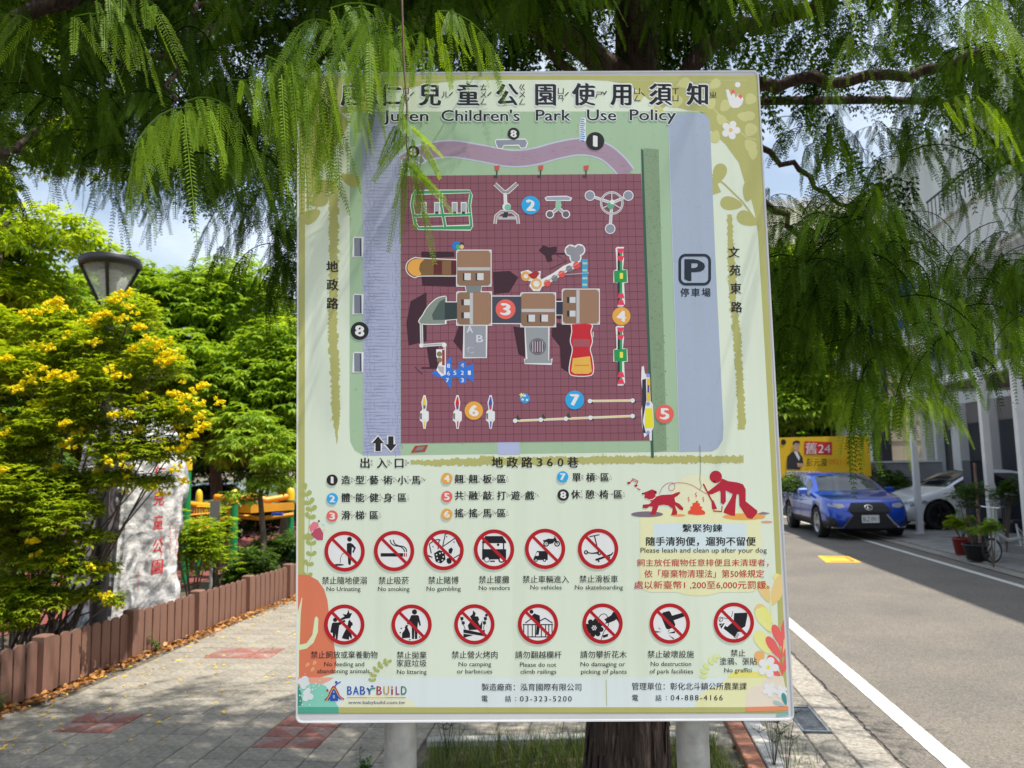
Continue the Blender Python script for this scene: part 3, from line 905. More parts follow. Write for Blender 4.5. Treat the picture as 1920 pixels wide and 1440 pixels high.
# ------------------------------------------------------------------ broadleaf trees
m_leafA = leafmat('bright_leaf', (0.12, 0.24, 0.018), (0.36, 0.52, 0.05), trans=0.42, gloss=0.5, rough=0.38)
m_leafB = leafmat('yellow_green_leaf', (0.12, 0.23, 0.012), (0.38, 0.50, 0.03), trans=0.6, gloss=0.4, rough=0.42)
m_leafC = leafmat('dark_leaf', (0.03, 0.07, 0.010), (0.10, 0.19, 0.03), trans=0.35, gloss=0.4)
m_bark2 = mat('grey_brown_bark', (0.13, 0.10, 0.075), 0.9, var=0.35, vscale=12, bump=0.6, bscale=40, stretch=(2, 2, .5))
def leaves(blobs, n, L, droop=0.5, cl=6, sides=1.0):
    """clusters of drooping leaves over lumpy crown blobs (centre, radius xyz)"""
    vol = np.array([b[1][0] * b[1][1] + b[1][2] * b[1][0] for b in blobs]); pr = vol / vol.sum()
    V = np.empty((n * cl, 4, 3)); Tn = np.empty((n * cl, 4))
    idx = rng.choice(len(blobs), n, p=pr)
    k = 0
    for i in idx:
        c, r = blobs[i]
        d = rng.normal(size=3); d /= np.linalg.norm(d)
        if d[2] < -.35: d[2] *= -.5
        rr = 1 - abs(rng.normal()) * .22
        p = np.array(c) + d * np.array(r) * rr
        t = rng.uniform(0, 1)
        a0 = rng.uniform(0, 6.28)
        for q in range(cl):
            a = a0 + q * 6.28 / cl + rng.uniform(-.4, .4)
            dz = -droop + rng.uniform(-.35, .35)
            dv = np.array([math.cos(a), math.sin(a), dz]) + d * .5; dv /= np.linalg.norm(dv)
            sd = np.cross(dv, [0, 0, 1.0]); sd /= (np.linalg.norm(sd) + 1e-6)
            l = L * rng.uniform(.7, 1.25); w = l * rng.uniform(.17, .24)
            b0 = p + dv * l * .1
            V[k, 0] = b0; V[k, 1] = b0 + dv * l * .45 + sd * w + [0, 0, .12 * w]; V[k, 2] = b0 + dv * l + [0, 0, -l * .18]; V[k, 3] = b0 + dv * l * .45 - sd * w + [0, 0, .12 * w]
            Tn[k] = min(1, max(0, t + rng.uniform(-.2, .2))); k += 1
    return V.reshape(-1, 3), Tn.ravel()
def blobs_at(cx, cy, z0, z1, rad, n, seed):
    r = np.random.default_rng(seed); out = []
    for i in range(n):
        z = z0 + (z1 - z0) * (i + .5) / n
        f = math.sin(math.pi * min(.97, max(.12, (z - z0) / (z1 - z0) * .85 + .12)))
        for k in range(3):
            a = r.uniform(0, 6.28); q = rad * f * r.uniform(.2, .7)
            s = rad * r.uniform(.30, .48)
            out.append(((cx + q * math.cos(a), cy + q * math.sin(a), z + r.uniform(-.3, .3)), (s, s, s * r.uniform(.6, .85))))
    return out
def tree(label, x, y, z0, z1, rad, n, L, m, seed, nb=7, tr=0.11, name='leafy_tree', group=None, cl=6, droop=.5, blobs=None):
    t = thing(name, label, 'tree', (x, y, 0), group)
    bl = blobs or blobs_at(x, y, z0, z1, rad, nb, seed)
    mb = MB()
    top = Vector((x + .15, y, z0 + (z1 - z0) * .55))
    pts = [Vector((x, y, -.05)), Vector((x + .04, y, z0 * .5)), Vector((x - .03, y, z0)), top]
    mb.tube(pts, [tr * 1.25, tr, tr * .85, tr * .3], n=12)
    for c, r in bl[::2]:
        a = pts[1].lerp(pts[3], random.uniform(.35, .95)); b = Vector(c)
        mb.tube([a, a.lerp(b, .5) + Vector((0, 0, -.1)), b], [tr * .38, tr * .22, tr * .08], n=6)
    mb.build('trunk', m_bark2, t)
    V, Tn = leaves(bl, n, L, cl=cl, droop=droop)
    o = link('crown', npmesh('crown', V, np.arange(len(V)).reshape(-1, 4), m, Tn), t); o['kind'] = 'stuff'
    return t
def X(px, y): return at(px, 860, y).x
GT = 'sunlit trees across the play ground'
tree('rounded bright green tree with drooping leaves just left of the lamp head', X(60, 15), 15, 1.6, 5.4, 2.6, 5200, .17, m_leafA, 1, group=GT)
tree('tall bright green tree rising directly behind the lamp head', X(235, 16.5), 16.5, 1.8, 6.3, 2.4, 5600, .17, m_leafA, 2, group=GT)
tree('broad bright green tree right of the lamp, its trunk above the parked white car', X(405, 17), 17, 2.2, 5.9, 2.8, 7000, .17, m_leafA, 3, nb=8, group=GT, tr=.13)
tree('bright green tree against the left side of the signboard', X(535, 15.5), 15.5, 1.8, 4.3, 1.9, 4400, .16, m_leafA, 4, group=GT)
tree('dark green tree filling the gap behind the lamp pole', X(150, 21), 21, 1.2, 6.0, 3.0, 4200, .2, m_leafC, 5, group=GT)
tree('dark green tree behind the orange climbing frame', X(470, 22), 22, 1.4, 6.2, 3.2, 4600, .2, m_leafC, 6, group=GT)
tree('tall yellow-green tree overhead at the top left corner', X(-40, 9.5), 9.5, 3.0, 8.6, 1.75, 7000, .11, m_leafB, 8, nb=8, tr=.1)
tree('dark leafy tree at the far left behind the flowering bush', X(-40, 10.5), 10.5, 0.6, 4.8, 1.6, 4200, .12, m_leafC, 9)
# right of the board, far down the road
tree('mid green feathery tree down the road just right of the signboard', X(1490, 27), 27, 1.6, 9.2, 2.6, 5200, .26, m_leafA, 12)
tree('dark green tree further down the road behind the banner', X(1560, 34), 34, 1.0, 9.0, 3.0, 3600, .3, m_leafC, 13)
tree('dark green tree at the end of the road, hidden mostly by the signboard', X(1400, 38), 38, .8, 10.0, 4.0, 3600, .35, m_leafC, 14)

tree('slender young tree standing in front of the orange climbing frame', X(492, 12.0), 12.0, 1.4, 2.6, .7, 620, .10, m_leafA, 31, nb=4, tr=.045, cl=5)
# hedge-like shrubs inside the fence
def shrub(name, label, x, y, h, rad, n, L, m, seed, group=None, cl=5, droop=.1):
    r = np.random.default_rng(seed)
    bl = [((x + r.uniform(-.5, .5) * rad, y + r.uniform(-.5, .5) * rad, h * r.uniform(.3, .75)), (rad * r.uniform(.4, .6), rad * r.uniform(.4, .6), h * r.uniform(.2, .3))) for _ in range(7)]
    t = thing(name, label, 'shrub', (x, y, 0), group)
    st = MB()
    for c, rr in bl:
        st.tube([(x, y, 0), Vector((x, y, 0)).lerp(Vector(c), .5) + Vector((0, 0, .05)), c], [.012, .009, .005], n=5)
    st.build('stem', m_bark2, t)
    V, Tn = leaves(bl, n, L, cl=cl, droop=droop)
    o = link('foliage', npmesh('foliage', V, np.arange(len(V)).reshape(-1, 4), m, Tn), t); o['kind'] = 'stuff'
    return t
shrub('leafy_shrub', 'upright light green shrub at the right edge of the inscribed stone', X(365, 9.6), 9.6, 1.35, .42, 520, .08, m_leafB, 21)
shrub('leafy_shrub', 'thin light green shrub in front of the green and yellow posts', X(405, 10.6), 10.6, 1.5, .35, 260, .07, m_leafB, 41)
shrub('leafy_shrub', 'low dark green shrub behind the fence below the green post', X(470, 11.2), 11.2, .75, .6, 900, .08, m_leafC, 22)
shrub('leafy_shrub', 'small dark shrub behind the fence next to the signboard edge', X(530, 12.5), 12.5, .9, .6, 700, .08, m_leafC, 23)
shrub('leafy_shrub', 'dark hedge clump under the orange climbing frame', X(500, 17.5), 17.5, 1.2, 1.3, 1500, .11, m_leafC, 24)
shrub('leafy_shrub', 'dark hedge clump beyond the play ground left of the green post', X(300, 18.5), 18.5, 1.3, 1.6, 1500, .11, m_leafC, 25)

# ------------------------------------------------------------------ lettering helper (built-in font, made into flat mesh)
from mathutils.bvhtree import BVHTree
_tc = bpy.data.curves.new('lettering_source', 'FONT')
_to = bpy.data.objects.new('lettering_source', _tc)
_tc.resolution_u = 3
_gc = {}
def glyphs(s, off=0.0, spacing=1.0):
    off = 0.0      # weight is added by overprinting, not by swelling the outline
    key = (s, off, spacing)
    if key not in _gc:
        _tc.body = s; _tc.offset = off; _tc.space_character = spacing
        me = _to.to_mesh()
        V = [(v.co.x, v.co.y) for v in me.vertices]
        F = [tuple(p.vertices) for p in me.polygons]
        _to.to_mesh_clear()
        _gc[key] = (V, F)
    return _gc[key]

def wrap_patch(bvh, verts, faces, direction, off, mb, mi=0):
    """lay flat shapes on a surface by casting each vertex along 'direction'"""
    d = Vector(direction).normalized(); out = []
    for v in verts:
        v = Vector(v)
        hit, nrm, idx, dist = bvh.ray_cast(v - d * 3.0, d)
        if hit is None: out.append(v)
        else: out.append(hit - d * off)
    mb.add(out, faces, mi)

def fill_poly(poly, cuts=3):
    """triangulated and subdivided polygon; returns verts2d, faces"""
    bm = bmesh.new()
    vs = [bm.verts.new((p[0], p[1], 0)) for p in poly]
    bm.faces.new(vs)
    bmesh.ops.triangulate(bm, faces=bm.faces[:])
    for _ in range(cuts):
        bmesh.ops.subdivide_edges(bm, edges=bm.edges[:], cuts=1, use_grid_fill=True)
    bmesh.ops.triangulate(bm, faces=bm.faces[:])
    bm.verts.index_update()
    V = [(v.co.x, v.co.y) for v in bm.verts]; F = [tuple(v.index for v in f.verts) for f in bm.faces]
    bm.free()
    return V, F

# ------------------------------------------------------------------ garden lamp
m_black = mat('black_painted_metal', (0.018, 0.018, 0.02), 0.42, var=0.2, vscale=20)
m_glass = bpy.data.materials.new('lamp_glass'); m_glass.use_nodes = True
_b = m_glass.node_tree.nodes['Principled BSDF']; _b.inputs['Base Color'].default_value = (0.75, 0.78, 0.76, 1); _b.inputs['Roughness'].default_value = 0.08; _b.inputs['Alpha'].default_value = .28
LD = 7.9
LX = at(197, 800, LD).x
lamp = thing('garden_lamp', 'black garden lamp post with inverted cone lantern rising above the yellow flowering bush', 'street lamp', (LX, LD, 0))
zt = at(197, 492, LD).z; zb_ = at(197, 580, LD).z
MB().tube([(LX, LD, 0), (LX, LD, 1.2)], [.085, .085], n=16).tube([(LX, LD, 1.2), (LX, LD, zb_)], [.06, .05], n=16).build('pole', m_black, lamp)
mb = MB()
mb.lathe([(0.05, zb_ - .02), (.055, zb_ + .0), (.275, zt - .03), (.27, zt - .03), (.05, zb_ + .01)], (LX, LD, 0), n=24)
mb.build('lamp_glass', m_glass, lamp)
mb = MB()
mb.lathe([(.268, zt - .065), (.29, zt - .06), (.305, zt + .0), (.285, zt + .02), (.29, zt + .035), (.2, zt + .055), (0, zt + .065)], (LX, LD, 0), n=32)
mb.build('lamp_cap', m_black, lamp)
mb = MB()
for k in range(4):
    a = 0.35 + k * math.pi / 2
    c, s_ = math.cos(a), math.sin(a)
    mb.tube([(LX + .05 * c, LD + .05 * s_, zb_ - .04), (LX + .29 * c, LD + .29 * s_, zt - .02)], [.017, .019], n=6)
mb.build('lamp_rib', m_black, lamp)
mb = MB()
prof = [(.02, zb_ + .05)]
for k in range(8):
    z = zb_ + .1 + k * .04; r = .05 + k * .008
    prof += [(r, z), (r + .022, z + .012), (r, z + .024)]
prof += [(0.02, zb_ + .45)]
mb.lathe(prof, (LX, LD, 0), n=20)
mb.build('diffuser', mat('frosted_rings', (.8, .8, .78), .3), lamp)
MB().lathe([(.03, zb_ - .10), (.075, zb_ - .08), (.06, zb_ + .03), (.03, zb_ + .05)], (LX, LD, 0), n=16).build('collar', m_black, lamp)

# ------------------------------------------------------------------ the inscribed stone
def marble():
    m = mat('veined_grey_stone', (0.62, 0.62, 0.62), 0.75, bump=0.9, bscale=9, bdist=0.03)
    nt = m.node_tree; b = nt.nodes['Principled BSDF']
    tc = nt.nodes.new('ShaderNodeTexCoord')
    n1 = nt.nodes.new('ShaderNodeTexNoise'); n1.inputs['Scale'].default_value = 3.2; n1.inputs['Detail'].default_value = 8; n1.inputs['Distortion'].default_value = 1.8
    r1 = nt.nodes.new('ShaderNodeValToRGB'); r1.color_ramp.elements[0].position = .40; r1.color_ramp.elements[1].position = .60
    r1.color_ramp.elements[0].color = (.20, .21, .22, 1); r1.color_ramp.elements[1].color = (.76, .75, .73, 1)
    nt.links.new(tc.outputs['Object'], n1.inputs['Vector']); nt.links.new(n1.outputs['Fac'], r1.inputs[0]); nt.links.new(r1.outputs[0], b.inputs['Base Color'])
    return m
m_stone = marble()
A_, B_, C_, D_ = at(212, 900, 7.95), at(341, 900, 8.75), at(262, 900, 9.9), at(122, 900, 8.75)
stz = at(270, 757, 8.3).z
from mathutils import noise as mnoise
def rock():
    base = [Vector((p.x, p.y)) for p in (A_, B_, C_, D_)]
    ring = []
    for i in range(4):
        a, b = base[i], base[(i + 1) % 4]
        for k in range(22): ring.append(a.lerp(b, k / 22))
    cx = sum((p for p in ring), Vector((0, 0))) / len(ring)
    n = len(ring); H = 60
    V = []; F = []
    topc = Vector((at(272, 800, 8.8).x, 8.8))
    for j in range(H + 1):
        f = j / H; z = -0.05 + (stz + .05) * f
        s = 1.0 - 0.06 * f - 0.50 * max(0, (f - .72) / .28) ** 2.2
        for i in range(n):
            p = ring[i]; q = cx.lerp(topc, f * .7) + (p - cx) * s
            P = Vector((q.x, q.y, z))
            d = (P - Vector((cx.x, cx.y, z))).normalized()
            face0 = i < 22
            amp = .045 if not face0 else .018
            P += d * (mnoise.noise(P * 1.7) * amp * 2.2 + mnoise.noise(P * 5.5) * amp + mnoise.noise(P * 14) * amp * .45)
            if i in (0, 1, 22, 21, 44, 66, 87): P -= d * .035
            V.append(P)
    for j in range(H):
        for i in range(n):
            F.append((j * n + i, j * n + (i + 1) % n, (j + 1) * n + (i + 1) % n, (j + 1) * n + i))
    F.append(tuple(range(H * n, H * n + n)))
    return V, F
RVs, RFs = rock()
stone = thing('inscribed_stone', 'tall grey veined stone with red carved park name, standing behind the low fence', 'stone monument', (A_.x, 8.8, 0))
mb = MB(); mb.add(RVs, RFs, 0, False); rk = mb.build('stone', m_stone, stone)
bvh = BVHTree.FromPolygons([tuple(v) for v in RVs], RFs)
fd = (B_ - A_); fd.z = 0; fd.normalize(); fn = Vector((fd.y, -fd.x, 0))
m_red = mat('carved_red_paint', (0.62, 0.03, 0.04), 0.6)
mb = MB()
def on_stone(ch, px, py, w, h, bold=.0):
    mb = MB()
    V, Fc = glyphs(ch, bold)
    xs = [v[0] for v in V]; ys = [v[1] for v in V]
    c = at(px, py, 8.35)
    # the point of the carved face seen at that pixel
    o_ = Vector((0, 0, CAMZ)); dr = ray(px, py).normalized()
    hit, *_ = bvh.ray_cast(o_, dr)
    c = hit if hit is not None else c
    pts = [c + fd * ((v[0] - min(xs)) / (max(xs) - min(xs)) - .5) * w + Vector((0, 0, ((v[1] - min(ys)) / (max(ys) - min(ys)) - .5) * h)) for v in V]
    wrap_patch(bvh, pts, Fc, -fn, .004, mb)
    wrap_patch(bvh, [p + fd * .006 for p in pts], Fc, -fn, .0045, mb)
    mb.build('carved_character', m_red, stone)
for ch, py in (('居', 838), ('仁', 886), ('兒', 934), ('童', 979), ('公', 1023), ('園', 1063)):
    on_stone(ch, 298 - (py - 930) * .03, py, .135, .15)
for px_, y0, y1, w in ((259, 1074, 1116, .012), (330, 985, 1050, .010), (318, 985, 1040, .010), (303, 1000, 1050, .006)):
    for k in range(int((y1 - y0) / 5)):
        o_ = Vector((0, 0, CAMZ)); hit, *_ = bvh.ray_cast(o_, ray(px_ + random.uniform(-1.5, 1.5), y0 + k * 5).normalized())
        if hit is None: continue
        for q in range(2):
            c = hit + fd * random.uniform(-w, w) + Vector((0, 0, random.uniform(-.006, .006))); L = random.uniform(.006, .016); a = random.choice((0, 1.57, .6, -.6))
            e = fd * math.cos(a) * L + Vector((0, 0, math.sin(a) * L)); g = (fd * -math.sin(a) + Vector((0, 0, math.cos(a)))) * .0022
            wrap_patch(bvh, [c - e - g, c + e - g, c + e + g, c - e + g], [(0, 1, 2, 3)], -fn, .004, mb)
mb.build('small_inscription', m_red, stone)['kind'] = 'stuff'

# ------------------------------------------------------------------ yellow flowering bush
m_bush = leafmat('bush_leaf', (0.14, 0.24, 0.012), (0.40, 0.50, 0.03), trans=0.48, gloss=0.35)
m_flow = leafmat('yellow_flower', (0.82, 0.66, 0.015), (0.88, 0.82, 0.03), trans=0.35, gloss=0.2)
bx = at(70, 900, 7.2).x
bush = thing('flowering_bush', 'large bush with yellow trumpet flowers in front of the lamp post and stone', 'bush', (bx, 7.2, 0))
BL = [(95, 625, 62, 7.6), (240, 600, 60, 7.4), (165, 665, 75, 7.4), (60, 720, 85, 7.3), (290, 690, 62, 7.3), (190, 740, 85, 7.2), (340, 785, 48, 7.2), (275, 790, 60, 7.15), (120, 810, 85, 7.1), (20, 850, 80, 7.1), (230, 850, 60, 7.1), (320, 850, 48, 7.2), (275, 850, 45, 7.0), (262, 905, 28, 7.0),
      (60, 930, 80, 7.0), (120, 925, 55, 7.0), (5, 1000, 80, 6.9), (60, 1040, 62, 6.9), (170, 905, 40, 7.1), (150, 1010, 26, 7.2), (-30, 700, 80, 7.4), (20, 1110, 60, 6.85), (130, 1120, 30, 7.0), (170, 1120, 24, 7.1), (215, 1130, 14, 7.3), (300, 905, 26, 7.2), (-60, 900, 100, 7.2), (-20, 620, 60, 7.8), (60, 1130, 60, 6.75), (105, 1050, 48, 6.8), (20, 1170, 45, 6.6), (150, 960, 42, 6.9), (182, 1010, 28, 6.95), (205, 1065, 20, 7.05), (150, 1075, 36, 6.9), (215, 900, 34, 7.0), (100, 985, 55, 6.7), (20, 930, 70, 6.7), (215, 1125, 16, 7.05)]
bl = []
for px, py, r, y in BL:
    s = r / FPX * y
    bl.append((tuple(at(px, py, y)), (s, s * 1.0, s * .92)))
V, Tn = leaves(bl, 9800, .058, cl=7, droop=.15)
V2_, T2_ = leaves([(c, tuple(q * .6 for q in r)) for c, r in bl], 2600, .058, cl=7, droop=.15); V = np.concatenate([V, V2_]); Tn = np.concatenate([Tn, T2_])
# flatten radial shell a little: fill inside too
o = link('foliage', npmesh('foliage', V, np.arange(len(V)).reshape(-1, 4), m_bush, Tn), bush); o['kind'] = 'stuff'
mb = MB()
root = Vector((bx, 7.25, 0))
for i, (c, r) in enumerate(bl):
    c = Vector(c); a = root + Vector((random.uniform(-.25, .25), random.uniform(-.15, .15), 0))
    mid = a.lerp(c, .5) + Vector((random.uniform(-.1, .1), .05, .15))
    mb.tube([a, mid, c, c + (c - mid) * .25], [.012, .009, .006, .003], n=6)
mb.build('branch', m_bark2, bush)
def flower_mesh(n):
    V = []; T_ = []
    for k in range(n):
        c = Vector((random.uniform(-.05, .05), random.uniform(-.04, .04), random.uniform(-.035, .035)))
        d = Vector((random.uniform(-1, 1), random.uniform(-1.2, .2), random.uniform(-.6, .7))).normalized()
        a = d.orthogonal().normalized(); b = d.cross(a); base = c - d * .03
        for q in range(5):
            t0, t1 = q * 1.2566, (q + 1) * 1.2566; tm = (t0 + t1) / 2
            e0 = a * math.cos(t0) + b * math.sin(t0); e1 = a * math.cos(t1) + b * math.sin(t1); em = a * math.cos(tm) + b * math.sin(tm)
            V += [base, c + e0 * .014, c + em * .024 + d * .006, c + e1 * .014]; T_ += [random.random()] * 4
    return npmesh('flower_cluster', np.array([tuple(v) for v in V]), np.arange(len(V)).reshape(-1, 4), m_flow, T_)
FM = [flower_mesh(n) for n in (5, 7, 9, 11)]
FLO = [(90, 575), (112, 572), (72, 582), (105, 560), (128, 578), (180, 592), (172, 600), (198, 585), (230, 565), (226, 550), (238, 548), (216, 558), (250, 580), (228, 596), (270, 635), (262, 610), (285, 636), (295, 650), (310, 660), (318, 672), (334, 662), (300, 640), (308, 680), (250, 650), (256, 672), (82, 690), (88, 705), (100, 698), (55, 698), (60, 712), (135, 705), (122, 702), (144, 715), (30, 728), (35, 720), (12, 668), (65, 645), (92, 650), (205, 690), (220, 700), (232, 703), (66, 760), (76, 760), (325, 735), (335, 742), (345, 742), (358, 735), (380, 720), (370, 752), (345, 765), (375, 778), (382, 795), (372, 800), (413, 754), (268, 742), (216, 775), (232, 778), (244, 775), (255, 800), (262, 802), (345, 820), (352, 830), (362, 812), (340, 838), (102, 790), (115, 803), (146, 808), (120, 830), (132, 832), (12, 870), (80, 925), (92, 925), (48, 980), (56, 984), (68, 975), (45, 990), (235, 870), (205, 865), (40, 900), (280, 905), (298, 920), (345, 900), (330, 878), (137, 906), (148, 912), (200, 1115), (28, 1170), (40, 1165), (10, 945), (178, 640), (300, 760)]
for i, (px, py) in enumerate(FLO):
    k = link('flower_cluster', FM[i % 4], bush, True)
    p = at(px, py, 6.85 + .25 * random.random() - .1 + (0.0 if px < 250 else .15))
    k.location = p - Vector(bush.location)
    k.rotation_euler = (random.uniform(-.3, .3), random.uniform(-.5, .5), random.uniform(-.5, .5))
    k.scale = (1.0,) * 3
for i in range(60):
    c, r = random.choice(bl); d = Vector((random.gauss(0, 1), -abs(random.gauss(0, 1)), random.gauss(0, .8) + .3)).normalized()
    k = link('flower_cluster', FM[i % 4], bush, True)
    k.location = Vector(c) + Vector((d.x * r[0], d.y * r[1], d.z * r[2])) - Vector(bush.location)
    k.rotation_euler = (random.uniform(-.3, .3), random.uniform(-.5, .5), random.uniform(-.5, .5))
    k.scale = (.9,) * 3

# ------------------------------------------------------------------ play equipment
m_green = mat('green_painted_post', (0.01, 0.23, 0.07), .4)
m_yel = mat('yellow_plastic', (0.75, 0.50, 0.02), .4)
m_or = mat('orange_yellow_plastic', (0.72, 0.31, 0.015), .42, var=.12, vscale=3)
def play_post(p, h, r):
    mb = MB(); mb.tube([p, (p.x, p.y, h)], [r, r], n=14).build('post', m_green, play)
    MB().lathe([(r * 1.15, h - .12), (r * 1.2, h), (r * 1.0, h + .07), (r * .5, h + .11), (0, h + .12)], (p.x, p.y, 0), n=14).build('post_cap', m_yel, play)
pc = at(420, 960, 13.2)
play = thing('climbing_frame', 'orange and yellow climbing frame with green capped posts right of the stone', 'play equipment', (pc.x, 13.2, 0))
zc = lambda py, y: at(400, py, y).z
for px, y, py, r in ((351, 12.6, 868, .062), (374, 13.6, 930, .05), (440, 12.9, 930, .062), (545, 13.6, 925, .06)):
    q = at(px, 900, y); play_post(Vector((q.x, y, 0)), at(px, py, y).z, r)
def tubeplay(pp, r, name='rail'):
    MB().tube([at(*q) for q in pp], r, n=10).build(name, m_or, play)
tubeplay([(351, 945, 12.7), (385, 948, 13.2), (415, 950, 13.4), (440, 948, 13)], .05)
tubeplay([(405, 932, 13.2), (440, 936, 13), (470, 930, 13.3), (500, 938, 13.4), (545, 930, 13.6)], .055)
tubeplay([(415, 950, 13.2), (470, 952, 13.2), (545, 950, 13.6)], .05)
tubeplay([(352, 1000, 12.7), (380, 996, 13), (410, 978, 13.1), (440, 962, 13)], .045)
tubeplay([(445, 968, 13.3), (490, 972, 13.3), (550, 965, 13.5)], .04)
# curved lattice panels
mb = MB()
for i in range(13):
    f = i / 12
    mb.tube([at(353 + 60 * f, 948 + 2 * f, 12.8 + .4 * f), at(353 + 62 * f, 998 - 20 * f, 12.85 + .4 * f)], .016, n=6)
for j in range(4):
    g = j / 3
    mb.tube([at(353, 950 + 48 * g, 12.8), at(385, 950 + 40 * g, 13), at(415, 950 + 28 * g, 13.2)], .014, n=6)
mb.build('lattice_panel', m_or, play)
mb = MB()
pl = [at(410, 944, 13.2), at(470, 946, 13.1), at(550, 942, 13.5), at(550, 956, 13.5), at(470, 962, 13.1), at(410, 960, 13.2)]
mb.add(pl + [p + Vector((0, .06, 0)) for p in pl], [(0, 1, 4, 5), (1, 2, 3, 4), (6, 11, 10, 7), (7, 10, 9, 8), (0, 6, 7, 1), (1, 7, 8, 2), (5, 4, 10, 11), (4, 3, 9, 10)])
mb.build('side_panel', m_or, play)
MB().box(at(520, 964, 13.2), (.18, .1, .05)).build('foothold', mat('blue_plastic', (.01, .06, .4), .4), play)
pc2 = at(100, 1000, 11)
play = thing('play_tower', 'green post and orange panel of a second play frame seen through the flowering bush', 'play equipment', (pc2.x, 11, 0))
for px, y, py in ((95, 11, 860), (143, 13, 930)):
    q = at(px, 900, y); play_post(Vector((q.x, y, 0)), at(px, py, y).z, .075)
tubeplay([(100, 985, 11), (120, 984, 11.6), (145, 985, 12.5)], .035)
tubeplay([(98, 1035, 11), (130, 1040, 11.4)], .1, 'slide_end')
MB().box(at(112, 956, 11.6), (.36, .06, .24)).build('side_panel', m_or, play)
# little notice board seen from behind
nb = at(402, 960, 10.4)
nbt = thing('notice_board', 'small grey notice board on a thin steel post in front of the orange frame', 'sign', (nb.x, 10.4, 0))
m_galv = mat('galvanised_steel', (0.42, 0.44, 0.43), 0.48, metal=0.55, var=0.22, vscale=14, bump=0.15, bscale=60)
MB().tube([(at(398, 960, 10.4).x, 10.4, 0), (at(398, 960, 10.4).x, 10.4, at(400, 938, 10.4).z)], .022, n=10).build('pole', m_galv, nbt)
MB().box((nb.x + .02, 10.37, at(400, 962, 10.4).z), (.13, .02, .33)).build('panel', mat('dull_panel', (.16, .16, .15), .6), nbt)

